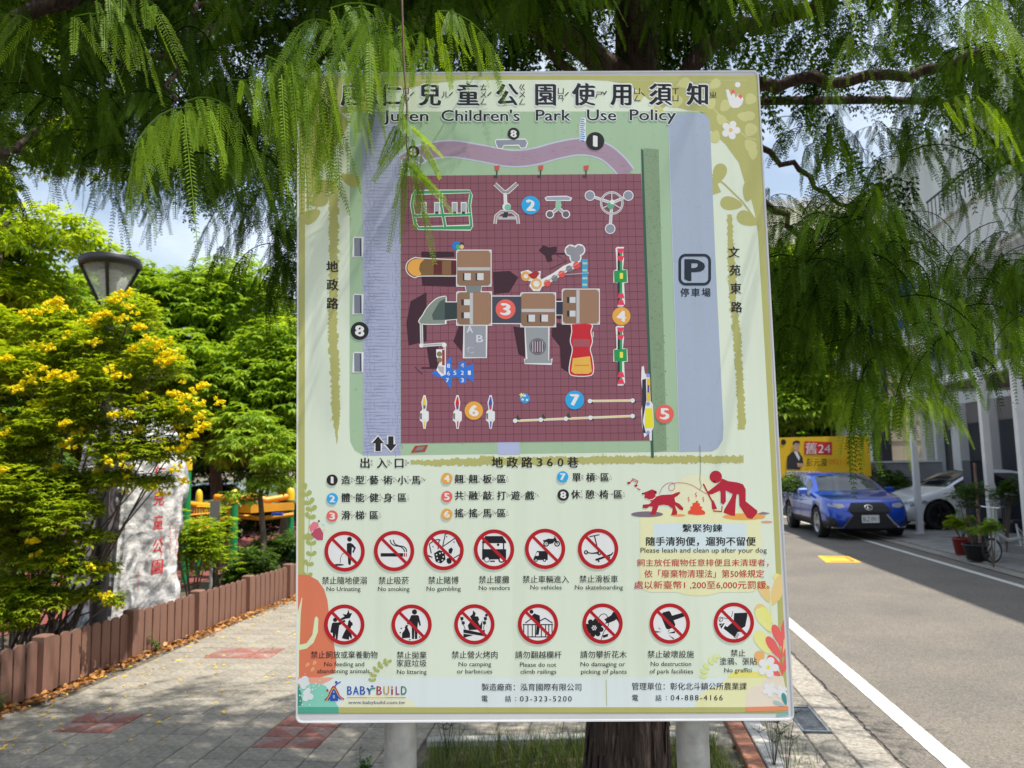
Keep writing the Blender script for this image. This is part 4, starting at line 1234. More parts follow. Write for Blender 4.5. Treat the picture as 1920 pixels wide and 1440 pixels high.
# ------------------------------------------------------------------ cars
m_tyre = mat('tyre_rubber', (.015, .015, .016), .85)
m_rim = mat('alloy_rim', (.5, .51, .52), .3, metal=.9)
m_cglass = mat('car_window', (.015, .018, .02), .04, spec=.9)
m_chrome = mat('chrome', (.75, .75, .75), .12, metal=1)
m_dplas = mat('dark_plastic', (.012, .012, .014), .55)
m_lamp = mat('headlamp_lens', (.30, .32, .35), .1, spec=.9)
def car(name, label, W, prof, origin, heading, paint, wheel_r, axles, glass, wmin=.80, rim=None, clad=False, z0=.2):
    """prof: list of (y, z_belt, z_top, halfwidth factor); car runs along local +Y = heading"""
    ys = np.array([p[0] for p in prof]); zb = np.array([p[1] for p in prof]); ztp = np.array([p[2] for p in prof]); wf = np.array([p[3] for p in prof])
    N = 64
    Y = np.interp(np.linspace(0, 1, N), np.linspace(0, 1, 200), np.interp(np.linspace(0, 1, 200), np.linspace(0, 1, len(ys)), ys)); Y = np.linspace(ys[0], ys[-1], N)
    def sm(a):
        b = np.interp(Y, ys, a); c = b.copy()
        for _ in range(2): c[1:-1] = (c[:-2] + 2 * c[1:-1] + c[2:]) / 4
        return c
    ZB, ZT, WF = sm(zb), sm(ztp), sm(wf)
    hw = W / 2
    V = []; F = []; MI = []
    K = 11
    for i in range(N):
        w = hw * WF[i]; b = ZB[i]; t = ZT[i]; k = min(1, max(0, (t - b) / .42))
        zz = z0 + (0.07 if abs(Y[i]) > .47 * (ys[-1] - ys[0]) else 0)
        sec = [(0, zz), (w * .78, zz), (w * .95, zz + .06), (w * 1.0, zz + .22), (w * 1.0, (zz + b) / 2 + .08), (w * .975, b - .07), (w * .945, b),
               (w * (.93 - .18 * k), b + (t - b) * .80), (w * (.80 - .13 * k), b + (t - b) * .94), (w * .36, b + (t - b) * .99), (0, t)]
        for x, z in sec: V.append((x, Y[i], z))
        for x, z in sec[1:-1]: V.append((-x, Y[i], z))
    M2 = 2 * K - 2
    def ring(i): return [i * M2 + j for j in range(K)] + [i * M2 + K + j for j in range(K - 2)][::-1]
    gy0, gy1, gs0, gs1 = glass
    for i in range(N - 1):
        a, b = ring(i), ring(i + 1); n = len(a)
        for j in range(n):
            F.append((a[j], a[(j + 1) % n], b[(j + 1) % n], b[j]))
            mi = 0
            jj = j if j < K - 1 else n - 1 - j      # strip number from the bottom
            y = (Y[i] + Y[i + 1]) / 2
            kk = (ZT[i] - ZB[i]) / .42
            if jj == 6 and gs0 < y < gs1 and kk > .55 and not any(abs(y - q) < .05 for q in (0.0,)): mi = 1
            if jj in (8, 9) and (gy1[0] < y < gy1[1] or gy0[0] < y < gy0[1]): mi = 1
            if clad and jj in (1, 2): mi = 2
            if jj == 0: mi = 2
            MI.append(mi)
    F.append(tuple(ring(0))[::-1]); MI.append(0); F.append(tuple(ring(N - 1))); MI.append(0)
    me = bpy.data.meshes.new('body'); me.from_pydata(V, [], F)
    for m in (paint, m_cglass, m_dplas): me.materials.append(m)
    me.polygons.foreach_set('material_index', MI); me.polygons.foreach_set('use_smooth', [True] * len(F)); me.update()
    rz = math.atan2(heading.y, heading.x) - math.pi / 2
    t = thing(name, label, 'car', origin, rz=rz)
    bvh = BVHTree.FromPolygons(V, F)
    body = link('body', me, t, True)
    cut = MB()
    for ay in axles:
        for sx in (-1, 1):
            cut.lathe([(0, -.26), (wheel_r + .055, -.26), (wheel_r + .055, .2), (0, .2)], (sx * hw, ay, wheel_r + .01), n=28, M=Matrix.Rotation(math.pi / 2, 3, 'Y'), smooth=False)
    cme = cut.mesh('cut', m_dplas); co = bpy.data.objects.new('cut', cme); C.objects.link(co)
    co.matrix_world = t.matrix_basis
    bpy.context.view_layer.update()
    md = body.modifiers.new('arch', 'BOOLEAN'); md.object = co; md.operation = 'DIFFERENCE'; md.solver = 'EXACT'; md.material_mode = 'TRANSFER'
    dg = bpy.context.evaluated_depsgraph_get()
    nme = bpy.data.meshes.new_from_object(body.evaluated_get(dg)); body.modifiers.clear(); body.data = nme
    bpy.data.objects.remove(co)
    for ay in axles:
        for sx in (-1, 1):
            Mw = Matrix.Rotation(math.pi / 2 * sx, 3, 'Y')
            cx = sx * (hw - .115)
            wm = MB(); r = wheel_r
            wm.lathe([(r * .66, -.10), (r * .93, -.11), (r, -.085), (r, .085), (r * .93, .11), (r * .68, .10), (r * .66, .05)], (cx, ay, r), n=32, M=Mw)
            wo = wm.build('wheel', m_tyre, t, True)
            rm = MB(); rr = rim or m_rim
            rm.lathe([(r * .66, .10), (r * .63, .105), (r * .60, .06), (r * .60, -.05)], (cx, ay, r), n=32, M=Mw)
            rm.lathe([(0, .09), (r * .14, .088), (r * .16, .06)], (cx, ay, r), n=16, M=Mw)
            for q in range(5):
                a0 = q * 2 * math.pi / 5
                p0 = [(math.cos(a0 + .35 * s) * r * .12, math.sin(a0 + .35 * s) * r * .12) for s in (-1, 1)] + [(math.cos(a0 + .17 * s) * r * .62, math.sin(a0 + .17 * s) * r * .62) for s in (1, -1)]
                rm.prism(p0, .05, .085, M=Mw, off=(cx, ay, r))
            link('rim', rm.mesh('rim', rr), wo, True)
            dk = MB(); dk.lathe([(0, -.02), (r * .60, -.02)], (cx, ay, r), n=24, M=Mw); link('brake_disc', dk.mesh('brake_disc', m_dplas), wo, True)
    return t, bvh, body
def front_patch(t, bvh, name, poly, m, off=.006, cuts=2, parent=None, direction=(0, -1, 0)):
    V, Fc = fill_poly(poly, cuts); mb = MB()
    wrap_patch(bvh, [(v[0], 2.0, v[1]) for v in V], Fc, direction, off, mb)
    o = mb.build(name, m, t, True); return o
def side_patch(t, bvh, name, poly, m, sx, off=.005, cuts=1):
    V, Fc = fill_poly(poly, cuts); mb = MB()
    wrap_patch(bvh, [(sx * .8, v[0], v[1]) for v in V], Fc, (-sx, 0, 0), off, mb)
    return mb.build(name, m, t, True)

m_blue = mat('blue_metallic_paint', (0.004, 0.06, 0.46), .28, metal=.3, coat=1.0)
hd = -RU
Wp = G(1541, 1007, ROADZ)
rt = -RV
cc = Wp - hd * 1.36 - rt * .81
SUVP = [(-2.25, .78, .80, .86), (-2.18, .95, 1.0, .93), (-2.0, 1.04, 1.25, .97), (-1.6, 1.06, 1.47, 1.0), (-1.0, 1.04, 1.53, 1.0), (-.3, 1.02, 1.55, 1.0), (.2, 1.0, 1.50, 1.0), (.55, .99, 1.34, 1.0), (.95, .985, 1.09, 1.0), (1.4, .95, 1.03, .995), (1.8, .89, .975, .98), (2.05, .80, .90, .93), (2.18, .70, .80, .87), (2.25, .58, .66, .80)]
SUVP = [(a, b * .965, c * .95, w) for a, b, c, w in SUVP]
suv, bv, _ = car('parked_car', 'blue crossover with spindle grille, nose towards us on the far white line of the road', 1.84, SUVP, (cc.x, cc.y, ROADZ), hd, m_blue, .35, (1.36, -1.28), ((-2.1, -1.75, ), (.22, .93), -1.7, .62), clad=True)
grp = [(-.34, .82), (.34, .82), (.46, .66), (.36, .56), (.62, .27), (-.62, .27), (-.36, .56), (-.46, .66)]
front_patch(suv, bv, 'grille', grp, m_dplas, .008, 3)
for s in (-1, 1):
    front_patch(suv, bv, 'headlight', [(s * .50, .72), (s * .52, .79), (s * .86, .83), (s * .88, .77), (s * .62, .70)], m_lamp, .01, 2)
    front_patch(suv, bv, 'chrome_trim', [(s * .34, .56), (s * .37, .56), (s * .60, .29), (s * .84, .30), (s * .84, .265), (s * .56, .262)], m_chrome, .014, 2)
    front_patch(suv, bv, 'fog_vent', [(s * .64, .33), (s * .86, .34), (s * .87, .52), (s * .80, .50)], m_dplas, .009, 1)
front_patch(suv, bv, 'lower_grille', [(-.50, .27), (.50, .27), (.46, .23), (-.46, .23)], m_dplas, .009, 1)
lb = MB(); 
for k in range(24):
    a, b = k * math.pi / 12, (k + 1) * math.pi / 12
    lb.add([(math.cos(a) * .085, 0, .72 + math.sin(a) * .062), (math.cos(b) * .085, 0, .72 + math.sin(b) * .062), (math.cos(b) * .072, 0, .72 + math.sin(b) * .05), (math.cos(a) * .072, 0, .72 + math.sin(a) * .05)], [(0, 1, 2, 3)])
lb.add([(.02, 0, .765), (.005, 0, .765), (.028, 0, .69), (-.055, 0, .69), (-.058, 0, .703), (.012, 0, .703)], [(0, 1, 5, 2), (2, 3, 4, 5)])
lb2 = MB(); wrap_patch(bv, [(v[0], 2, v[2]) for v in lb.v], lb.f, (0, -1, 0), .018, lb2); lb2.build('emblem', m_chrome, suv, True)
fy = bv.ray_cast(Vector((0, 5, .45)), Vector((0, -1, 0)))[0].y + .03
MB().box((-.0, fy, .47), (.36, .02, .165)).build('number_plate', mat('plate_white', (.78, .78, .76), .5), suv, True)
V, Fc = glyphs('BLZ·0911', .012); xs = [v[0] for v in V]; ys = [v[1] for v in V]
mb = MB(); mb.add([(-((v[0] - min(xs)) / (max(xs) - min(xs)) - .5) * .32, fy + .012, .42 + (v[1] - min(ys)) / (max(ys) - min(ys)) * .10) for v in V], Fc)
mb.build('plate_lettering', mat('plate_ink', (.01, .01, .012), .6), suv, True)
for s in (-1, 1):
    MB().box((s * 1.0, .62, 1.04), (.2, .12, .13), ch=.03).build('wing_mirror', m_blue, suv, True)
    side_patch(suv, bv, 'door_gap', [(.02, .42), (.035, .42), (.035, .98), (.02, .98)], m_dplas, s, .003)
    side_patch(suv, bv, 'door_gap', [(.86, .42), (.875, .42), (.80, .96), (.785, .96)], m_dplas, s, .003)
    side_patch(suv, bv, 'door_handle', [(-.22, .90), (-.05, .90), (-.05, .925), (-.22, .925)], m_chrome, s, .02)
    side_patch(suv, bv, 'window_trim', [(-1.6, 1.035), (.6, .995), (.62, 1.012), (-1.6, 1.052)], m_chrome, s, .006)

m_white = mat('white_car_paint', (.80, .81, .82), .25, coat=1.0)
SEDP = [(-2.35, .80, .82, .82), (-2.25, .98, 1.02, .90), (-1.9, 1.0, 1.12, .97), (-1.3, .98, 1.28, 1.0), (-.6, .96, 1.42, 1.0), (0.0, .94, 1.44, 1.0), (.4, .92, 1.38, 1.0), (.8, .90, 1.20, 1.0), (1.15, .88, 1.00, 1.0), (1.6, .80, .90, .995), (2.0, .70, .78, .95), (2.2, .60, .66, .88), (2.32, .48, .52, .78)]
hd2 = (-RV * .985 - RU * .17).normalized()
lf = Vector((-hd2.y, hd2.x, 0))
Wp = G(1760, 993, 0)
cc = Wp - hd2 * 1.45 - lf * .80
sed, sv, _ = car('parked_car', 'white sedan with dark roof parked under the carport behind the white post', 1.85, SEDP, (cc.x, cc.y, 0), hd2, m_white, .34, (1.45, -1.42), ((-2.0, -.9), (.25, 1.12), -1.5, 1.0), rim=m_dplas)
for s in (-1, 1):
    front_patch(sed, sv, 'headlight', [(s * .52, .60), (s * .60, .66), (s * .90, .74), (s * .90, .68), (s * .72, .60)], m_lamp, .01, 2)
    V, Fc = fill_poly([(1.75, .62), (2.1, .55), (2.12, .60), (1.8, .68)], 2)
    side_patch(sed, sv, 'side_lamp', [(1.72, .66), (2.12, .56), (2.14, .61), (1.78, .72)], m_lamp, s, .006, 2)
    MB().box((s * .99, .72, .98), (.2, .13, .12), ch=.03).build('wing_mirror', m_dplas, sed, True)
    side_patch(sed, sv, 'door_gap', [(.02, .35), (.03, .35), (.03, .93), (.02, .93)], m_dplas, s, .003)
    side_patch(sed, sv, 'door_gap', [(1.0, .35), (1.012, .35), (.95, .88), (.938, .88)], m_dplas, s, .003)
    side_patch(sed, sv, 'fender_camera', [(1.02, .74), (1.14, .76), (1.14, .79), (1.03, .78)], m_dplas, s, .008)
front_patch(sed, sv, 'lower_grille', [(-.62, .30), (.62, .30), (.56, .25), (-.56, .25)], m_dplas, .008, 2)
side_patch(sed, sv, 'bumper_vent', [(2.05, .38), (2.24, .38), (2.24, .405), (2.05, .405)], m_dplas, 1, .006)
wc = at(400, 930, 21.5)
wc_car, wv, _ = car('parked_car', 'silver white car parked beyond the play ground, only windscreen and roof showing above the hedge', 1.8, SUVP, (wc.x, 21.5, -.02), Vector((.25, -1, 0)).normalized(), mat('silver_white_paint', (.6, .62, .64), .3, coat=.8), .34, (1.36, -1.28), ((-2.1, -1.75), (.22, .93), -1.7, .62))
for s in (-1, 1): front_patch(wc_car, wv, 'headlight', [(s * .50, .72), (s * .52, .79), (s * .86, .83), (s * .88, .77), (s * .62, .70)], m_lamp, .01, 1)
front_patch(wc_car, wv, 'grille', [(-.4, .7), (.4, .7), (.34, .55), (-.34, .55)], m_dplas, .008, 1)

# ------------------------------------------------------------------ buildings on the far side of the road
def u_at(px, v):
    k = (px - 960) / FPX; c, s = math.cos(RA), math.sin(RA)
    return v * (c + k * s) / (k * c - s)
def v_at(px, u):
    k = (px - 960) / FPX; c, s = math.cos(RA), math.sin(RA)
    return u * (k * c - s) / (c + k * s)
m_cream = mat('cream_render', (.62, .54, .42), .85, var=.10, vscale=.7, bump=.1, bscale=20)
m_gwhite = mat('grey_white_render', (.64, .64, .63), .8, var=.12, vscale=.6, bump=.1, bscale=20, stretch=(1, 1, .3))
m_shade = mat('brown_grey_render', (.17, .15, .14), .8, var=.15, vscale=.8)
m_pale = mat('pale_yellow_render', (.62, .60, .42), .85, var=.08, vscale=.5)
m_win = mat('dark_window', (.015, .018, .022), .08, spec=.8)
m_navy = mat('dark_navy_panel', (.012, .016, .03), .45)
m_wpaint = mat('white_painted_steel', (.72, .72, .72), .45, var=.06, vscale=3)
m_lowwall = mat('low_wall_grey', (.24, .24, .245), .85, var=.15, vscale=1.5)

def rbox(mb, u0, u1, v0, v1, z0, z1, mi=0):
    """box aligned with the road frame"""
    c = rd((u0 + u1) / 2, (v0 + v1) / 2, (z0 + z1) / 2)
    mb.box(c, (v1 - v0, u1 - u0, z1 - z0), M=UM, mi=mi)
    return mb
def part(t, name, m, *boxes, **kw):
    mb = MB()
    for b in boxes: rbox(mb, *b)
    return mb.build(name, m, t)
def window(t, u0, u1, v, z0, z1, nx=2, face='v', frame=None):
    """framed window on a wall plane of constant v (or constant u)"""
    frame = frame or m_navy
    def bx(a0, a1, d0, d1, z0, z1): return (a0, a1, v - d1, v - d0, z0, z1) if face == 'v' else (v - d1, v - d0, a0, a1, z0, z1)
    f = part(t, 'window', frame, bx(u0 - .05, u0, .0, .07, z0 - .05, z1 + .05), bx(u1, u1 + .05, .0, .07, z0 - .05, z1 + .05), bx(u0, u1, .0, .069, z0 - .05, z0), bx(u0, u1, .0, .069, z1, z1 + .05),
             *[bx(u0 + (u1 - u0) * k / nx - .02, u0 + (u1 - u0) * k / nx + .02, .0, .06, z0, z1) for k in range(1, nx)])
    mb = MB(); rbox(mb, *bx(u0, u1, .003, .03, z0, z1)); g = link('pane', mb.mesh('pane', m_win), f)
    s = MB(); rbox(s, *bx(u0 - .1, u1 + .1, .0, .14, z0 - .12, z0 - .055)); link('sill', s.mesh('sill', m_gwhite), f)
    return f

# near town house with balcony and carport
B = thing('town_house', 'grey white town house with deep balcony above a dark ground floor at the right edge', 'building', rd(18, 12, 0))
part(B, 'wall', m_shade, (6, 26.6, 10.6, 20, 0, 3.3))
part(B, 'upper_wall', m_gwhite, (6, 26.6, 10.58, 20, 3.3, 11.5))
for u, w in ((26.4, .35), (25.5, .18), (24.1, .5), (22.2, .25), (20.3, .45), (17.6, .45)):
    part(B, 'pilaster', m_gwhite, (u - w / 2, u + w / 2, 10.35, 10.6, 0, 3.3))
for u0, u1 in ((24.5, 25.3), (22.5, 23.7), (20.7, 21.9), (18.0, 19.9)):
    part(B, 'shutter', m_navy, (u0, u1, 10.54, 10.6, 0.05, 2.7))
part(B, 'balcony', m_gwhite, (8, 20.3, 8.4, 10.6, 6.0, 6.25), (8, 20.3, 8.4, 8.55, 6.25, 7.5), (20.15, 20.3, 8.55, 10.6, 6.25, 7.5))
part(B, 'cornice', m_gwhite, (7.9, 20.42, 8.27, 8.4, 6.02, 6.12), (7.9, 20.5, 8.18, 8.4, 6.13, 6.24), (7.9, 20.42, 8.3, 8.4, 7.42, 7.55))
part(B, 'cornice', m_gwhite, (20.45, 26.7, 10.35, 10.58, 6.0, 6.12), (20.45, 26.8, 10.2, 10.58, 6.13, 6.3))
part(B, 'upper_balcony', m_gwhite, (8, 18.0, 8.8, 10.6, 9.1, 9.35), (8, 18.0, 8.8, 8.95, 9.35, 10.4))
r_ = MB()
for i in range(26):
    u = 20.2 - i * .22
    r_.tube([rd(u, 8.47, 7.55), rd(u, 8.47, 8.25)], .012, n=4)
r_.tube([rd(20.25, 8.47, 8.25), rd(9, 8.47, 8.25)], .03, n=6)
r_.build('railing', m_navy, B)
window(B, 20.6, 23.4, 10.58, 3.75, 5.6, 4)
window(B, 24.4, 26.0, 10.58, 3.9, 5.5, 2)
window(B, 15.0, 19.0, 10.58, 6.9, 8.7, 4)
window(B, 21.0, 23.0, 10.58, 6.9, 8.7, 2)
gb = MB()
for i in range(12):
    u = 20.6 + i * .25
    gb.tube([rd(u, 10.36, 3.7), rd(u + .25, 10.36, 4.5)], .012, n=4); gb.tube([rd(u + .25, 10.36, 3.7), rd(u, 10.36, 4.5)], .012, n=4)
gb.tube([rd(20.4, 10.36, 4.5), rd(23.7, 10.36, 4.5)], .02, n=6)
gb.build('window_guard', m_navy, B)
MB().tube([rd(20.9, 10.2, 6.2), rd(20.9, 10.2, 3.45)], .075, n=12).tube([rd(20.9, 10.2, 6.2), rd(21.1, 10.2, 6.5), rd(22.0, 10.2, 6.55)], .07, n=12).build('downpipe', m_wpaint, B)

cp = thing('carport', 'white steel carport with flat roof on slender white posts in front of the town house', 'carport', rd(14, 8.9, 0))
part(cp, 'roof', m_wpaint, (9, 19.2, 7.25, 7.45, 3.3, 3.47), (9, 19.2, 7.46, 10.34, 3.40, 3.47), (19.02, 19.2, 7.46, 10.34, 3.28, 3.39))
for k in range(22):
    part(cp, 'purlin', m_conc2, (9.3 + k * .44, 9.36 + k * .44, 7.46, 10.33, 3.30, 3.395))
for px, y in ((1715, 18.05), (1851, 14.7)):
    q = at(px, 860, y)
    mb = MB(); mb.box((q.x, q.y, 1.64), (.125, .125, 3.3), M=UM); mb.box((q.x, q.y, .006), (.19, .19, .012), M=UM); mb.build('post', m_wpaint, cp)
q = at(1918, 860, 12.4)
mb = MB(); mb.box((q.x, q.y, 1.64), (.125, .125, 3.3), M=UM); mb.build('post', m_wpaint, cp)

# cream house further back, end wall towards us
A = thing('cream_house', 'tall house with cream end wall and dark corner column beyond the carport', 'building', rd(34, 12, 0))
part(A, 'end_wall', m_cream, (30.0, 30.3, 10.2, 16, 0, 9.6))
part(A, 'wall', m_gwhite, (30.3, 60, 10.2, 20, 0, 10.2))
part(A, 'corner_column', m_navy, (29.6, 29.98, 9.95, 10.5, 0, 6.2))
part(A, 'cornice', m_gwhite, (29.8, 60.2, 9.9, 10.2, 9.7, 9.85), (29.7, 60.4, 9.7, 10.2, 9.86, 10.05))
part(A, 'band', m_gwhite, (29.9, 29.998, 10.55, 16, 5.9, 6.1), (30.4, 60, 10.05, 10.2, 5.9, 6.1))
for k in range(7):
    part(A, 'joint_line', m_shade, (29.985, 29.999, 10.52, 15.9, .9 + k * .72, .915 + k * .72))
for u in (32, 36, 40, 45, 50):
    window(A, u, u + 1.6, 10.2, 6.7, 8.6); window(A, u, u + 1.6, 10.2, 3.0, 4.9)
window(A, 12.3, 13.0, 30.0, 3.4, 4.9, 1, face='u')
C2 = thing('rooftop_block', 'pale grey block rising behind, topped by a white louvred tank enclosure with a wooden box', 'building', rd(40, 16, 0))
part(C2, 'wall', m_gwhite, (31, 44, 12.5, 20, 9.0, 11.6))
z0, z1 = 11.62, 14.2
part(C2, 'tank_enclosure', m_gwhite, (31.2, 34, 12.25, 14.6, z0, z1))
for k in range(18):
    part(C2, 'slat', m_wpaint, (31.10, 31.195, 12.2, 14.65, z0 + .05 + k * .142, z0 + .14 + k * .142))
part(C2, 'mullion', m_gwhite, (31.05, 31.098, 13.3, 13.4, z0, z1), (31.05, 31.098, 14.0, 14.08, z0, z1))
part(C2, 'wooden_box', mat('wood_orange', (.42, .2, .06), .7, var=.3, vscale=10), (30.3, 30.95, 12.75, 13.6, 11.1, 11.6))
D_b = thing('pale_yellow_block', 'distant pale yellow apartment block with flat white parapet seen through the branches', 'building', rd(50, 12, 0))
part(D_b, 'wall', m_pale, (46, 60, 9.0, 17.4, 0, 16.6))
part(D_b, 'parapet', m_gwhite, (45.8, 60, 8.8, 17.6, 16.62, 17.1))
for z in (2.4, 5.6, 8.8, 12.0, 14.0)[:4]:
    for v in (9.8, 12.2, 14.6): window(D_b, v, v + 1.3, 46.0, z, z + 1.6, 2, face='u')
E_b = thing('far_house', 'distant grey white house closing the end of the road behind the trees', 'building', rd(75, 2, 0))
part(E_b, 'wall', m_gwhite, (72, 84, -8, 8, 0, 8.5)); part(E_b, 'roof', m_shade, (71.7, 84.3, -8.3, 8.3, 8.52, 8.9))
for v in (-6, -2.5, 1, 4.5):
    for z in (1.2, 5.0): window(E_b, v, v + 1.5, 72.0, z, z + 1.5, 2, face='u')

# blue and white hanging sign
m_bsign = mat('sign_blue', (.01, .12, .65), .4); m_wsign = mat('sign_white', (.75, .76, .77), .4)
HS = thing('hanging_sign', 'white hanging sign with blue round emblem half hidden by the cypress branches', 'sign', rd(25.5, 9.3, 5.7))
part(HS, 'panel', m_wsign, (25.5, 25.65, 8.15, 10.3, 5.5, 7.6))
part(HS, 'bracket', m_navy, (25.53, 25.6, 10.3, 10.56, 5.9, 6.0), (25.53, 25.6, 10.3, 10.56, 7.1, 7.2))
mb = MB(); uu = 25.49
for k in range(28):
    a, b = k * 2 * math.pi / 32, (k + 1) * 2 * math.pi / 32
    pt = lambda t, r: rd(uu, 9.2 + r * math.cos(t), 6.55 + r * math.sin(t))
    mb.add([pt(a, .85), pt(b, .85), pt(b, .55), pt(a, .55)], [(0, 1, 2, 3)])
for cx, cz, r in ((8.6, 5.85, .22), (9.9, 7.2, .25), (9.2, 6.5, .3)):
    mb.add([rd(uu - .002, cx + r * math.cos(t * .4), cz + r * math.sin(t * .4)) for t in range(16)], [tuple(range(16))])
mb.build('emblem', m_bsign, HS)

# low wall, gate, banner
LW = thing('low_wall', 'low grey wall behind the blue car', 'wall', rd(24.6, 8.5, 0))
part(LW, 'wall', m_lowwall, (24.5, 24.7, 6.3, 7.55, 0, 1.55), (24.5, 24.7, 8.1, 10.1, 0, 1.6))
part(LW, 'coping', m_gwhite, (24.46, 24.74, 6.3, 7.55, 1.552, 1.6), (24.46, 24.74, 8.1, 10.1, 1.602, 1.65))
GT_ = thing('iron_gate', 'narrow black iron gate between two lengths of the low grey wall', 'gate', rd(24.6, 7.8, 0))
for k in range(7):
    mb = MB(); mb.tube([rd(24.6, 7.6 + k * .075, .1), rd(24.6, 7.6 + k * .075, 2.0)], .014, n=6); mb.build('bar', m_black, GT_)
part(GT_, 'rail', m_black, (24.58, 24.62, 7.58, 8.07, .2, .24), (24.58, 24.62, 7.58, 8.07, 1.9, 1.94))
bu = 24.15
v0, v1 = v_at(1440, bu), v_at(1625, bu); zt_, zb2 = 2.43, 1.22
BN = thing('campaign_banner', 'yellow banner with a suited man and red and black lettering behind the blue car', 'banner', rd(bu, (v0 + v1) / 2, zb2))
part(BN, 'sheet', mat('banner_yellow', (.85, .52, .01), .5), (bu, bu + .03, v0, v1, zb2, zt_))
part(BN, 'post', m_galv, (bu + .035, bu + .09, v0 + .1, v0 + .16, 0, zt_), (bu + .035, bu + .09, v1 - .16, v1 - .1, 0, zt_))
def bpx(px, py, d=.006):      # a place on the banner plane
    v = v_at(px, bu); 
    dr = ray(px, py); p0 = Vector((0, 0, CAMZ)); n = RU
    t = (bu - d) / dr.dot(n)
    return p0 + dr * t
def bpoly(mb, poly, mi, d=.006): mb.add([bpx(x, y, d) for x, y in poly], [tuple(range(len(poly)))], mi)
def btext(mb, s, x0, x1, y0, y1, mi, bold=.02, d=.012):
    V, Fc = glyphs(s, bold); xs = [v[0] for v in V]; ys = [v[1] for v in V]
    mb.add([bpx(x0 + (v[0] - min(xs)) / (max(xs) - min(xs)) * (x1 - x0), y1 - (v[1] - min(ys)) / (max(ys) - min(ys)) * (y1 - y0), d) for v in V], Fc, mi)
mb = MB()
mats_b = [mat('banner_red', (.62, .02, .02), .5), mat('banner_white', (.78, .77, .74), .5), mat('banner_ink', (.012, .01, .01), .5), mat('banner_skin', (.55, .33, .22), .5), mat('banner_suit', (.03, .025, .025), .5), mat('banner_orange', (.8, .25, .01), .5)]
bpoly(mb, [(1508, 827), (1560, 829), (1560, 853), (1508, 852)], 0)
btext(mb, '舊24', 1510, 1557, 830, 851, 1)
btext(mb, '彭元浚', 1512, 1551, 859, 874, 2)
btext(mb, '0921-5', 1553, 1590, 861, 871, 5)
bpoly(mb, [(1475, 883), (1540, 884), (1540, 891), (1475, 890)], 1, .008)
btext(mb, '房屋服務處', 1489, 1516, 884.5, 889.5, 2, .0)
btext(mb, '04-', 1519, 1534, 884, 890, 0)
# suited man printed on the banner
bpoly(mb, [(1475, 878), (1476, 856), (1484, 848), (1490, 845), (1498, 847), (1505, 858), (1507, 872), (1500, 876), (1500, 880), (1476, 880)], 4, .010)
bpoly(mb, [(1488, 846), (1495, 847), (1500, 858), (1498, 864)], 1, .014)
bpoly(mb, [(1487, 834), (1489, 829), (1494, 827.5), (1499, 830), (1499.5, 838), (1497, 844), (1493, 847), (1488.5, 843)], 3, .014)
bpoly(mb, [(1486, 835), (1487, 828), (1493, 825.5), (1499, 827), (1500.5, 833), (1498, 831), (1490, 830), (1488, 834)], 2, .018)
bpoly(mb, [(1494, 868), (1507, 869), (1508, 873), (1496, 876)], 3, .018)
bpoly(mb, [(1469 + 5 * math.cos(t * .5), 829 + 5.5 * math.sin(t * .5)) for t in range(12)], 2, .009)
mb.build('print', mats_b, BN)

# cabinet, leaning stick, pots, plants, bicycle
q = G(1851, 1018); Y_ = q.y
cab = thing('dark_cabinet', 'tall narrow dark navy cabinet standing under the second carport post', 'cabinet', (q.x, q.y, 0))
MB().box((q.x, q.y + .2, .84), (.34, .36, 1.66), M=UM, ch=.012).build('body', m_navy, cab)
MB().box((q.x, q.y + .015, .84), (.29, .012, 1.56), M=UM).build('door', mat('navy_door', (.016, .022, .04), .4), cab)
MB().box((q.x + .10, q.y + .0, .9), (.02, .03, .12), M=UM).build('handle', m_black, cab)
q2 = G(1905, 1000)
cb2 = thing('dark_cabinet', 'second lower dark navy cabinet partly cut by the right edge', 'cabinet', (q2.x + .15, q2.y, 0))
MB().box((q2.x + .2, q2.y + .2, .42), (.5, .4, .84), M=UM, ch=.012).build('body', m_navy, cb2)
MB().box((q2.x + .2, q2.y - .01, .42), (.44, .012, .74), M=UM).build('door', mat('navy_door_low', (.016, .022, .04), .4), cb2)
s0 = G(1838, 1030); s1 = at(1827, 868, s0.y)
tag(MB().tube([s0, s0.lerp(s1, .5) + Vector((.01, 0, 0)), s1], [.03, .028, .025], n=8).build('wooden_stake', mat('weathered_stake', (.22, .12, .08), .85, var=.4, vscale=9)), 'weathered reddish wooden stake standing against the dark cabinet', 'stake')
def pot(name, label, p, r, h, m, bowl=False):
    t = thing(name, label, 'flower pot', p)
    pr = [(0, .001), (r * .72, .001), (r * .97, h * .9), (r, h * .9), (r * 1.04, h), (r * .93, h), (r * .9, h * .85), (0, h * .84)]
    MB().lathe(pr, p, n=24).build('pot', m, t)
    MB().lathe([(0, h * .86), (r * .9, h * .85)], p, n=24).build('soil', m_soil, t)
    return t
p1 = G(1806, 1040); p1.z = 0
pot('flower_pot', 'red plastic flower pot with a bright yellow-green shrub', p1, .165, .30, mat('red_pot', (.30, .025, .025), .5))
p2 = G(1834, 1050); p2.z = 0
pot('flower_pot', 'wide black bowl pot beside the small bicycle', p2, .225, .27, mat('black_pot', (.02, .02, .022), .5))
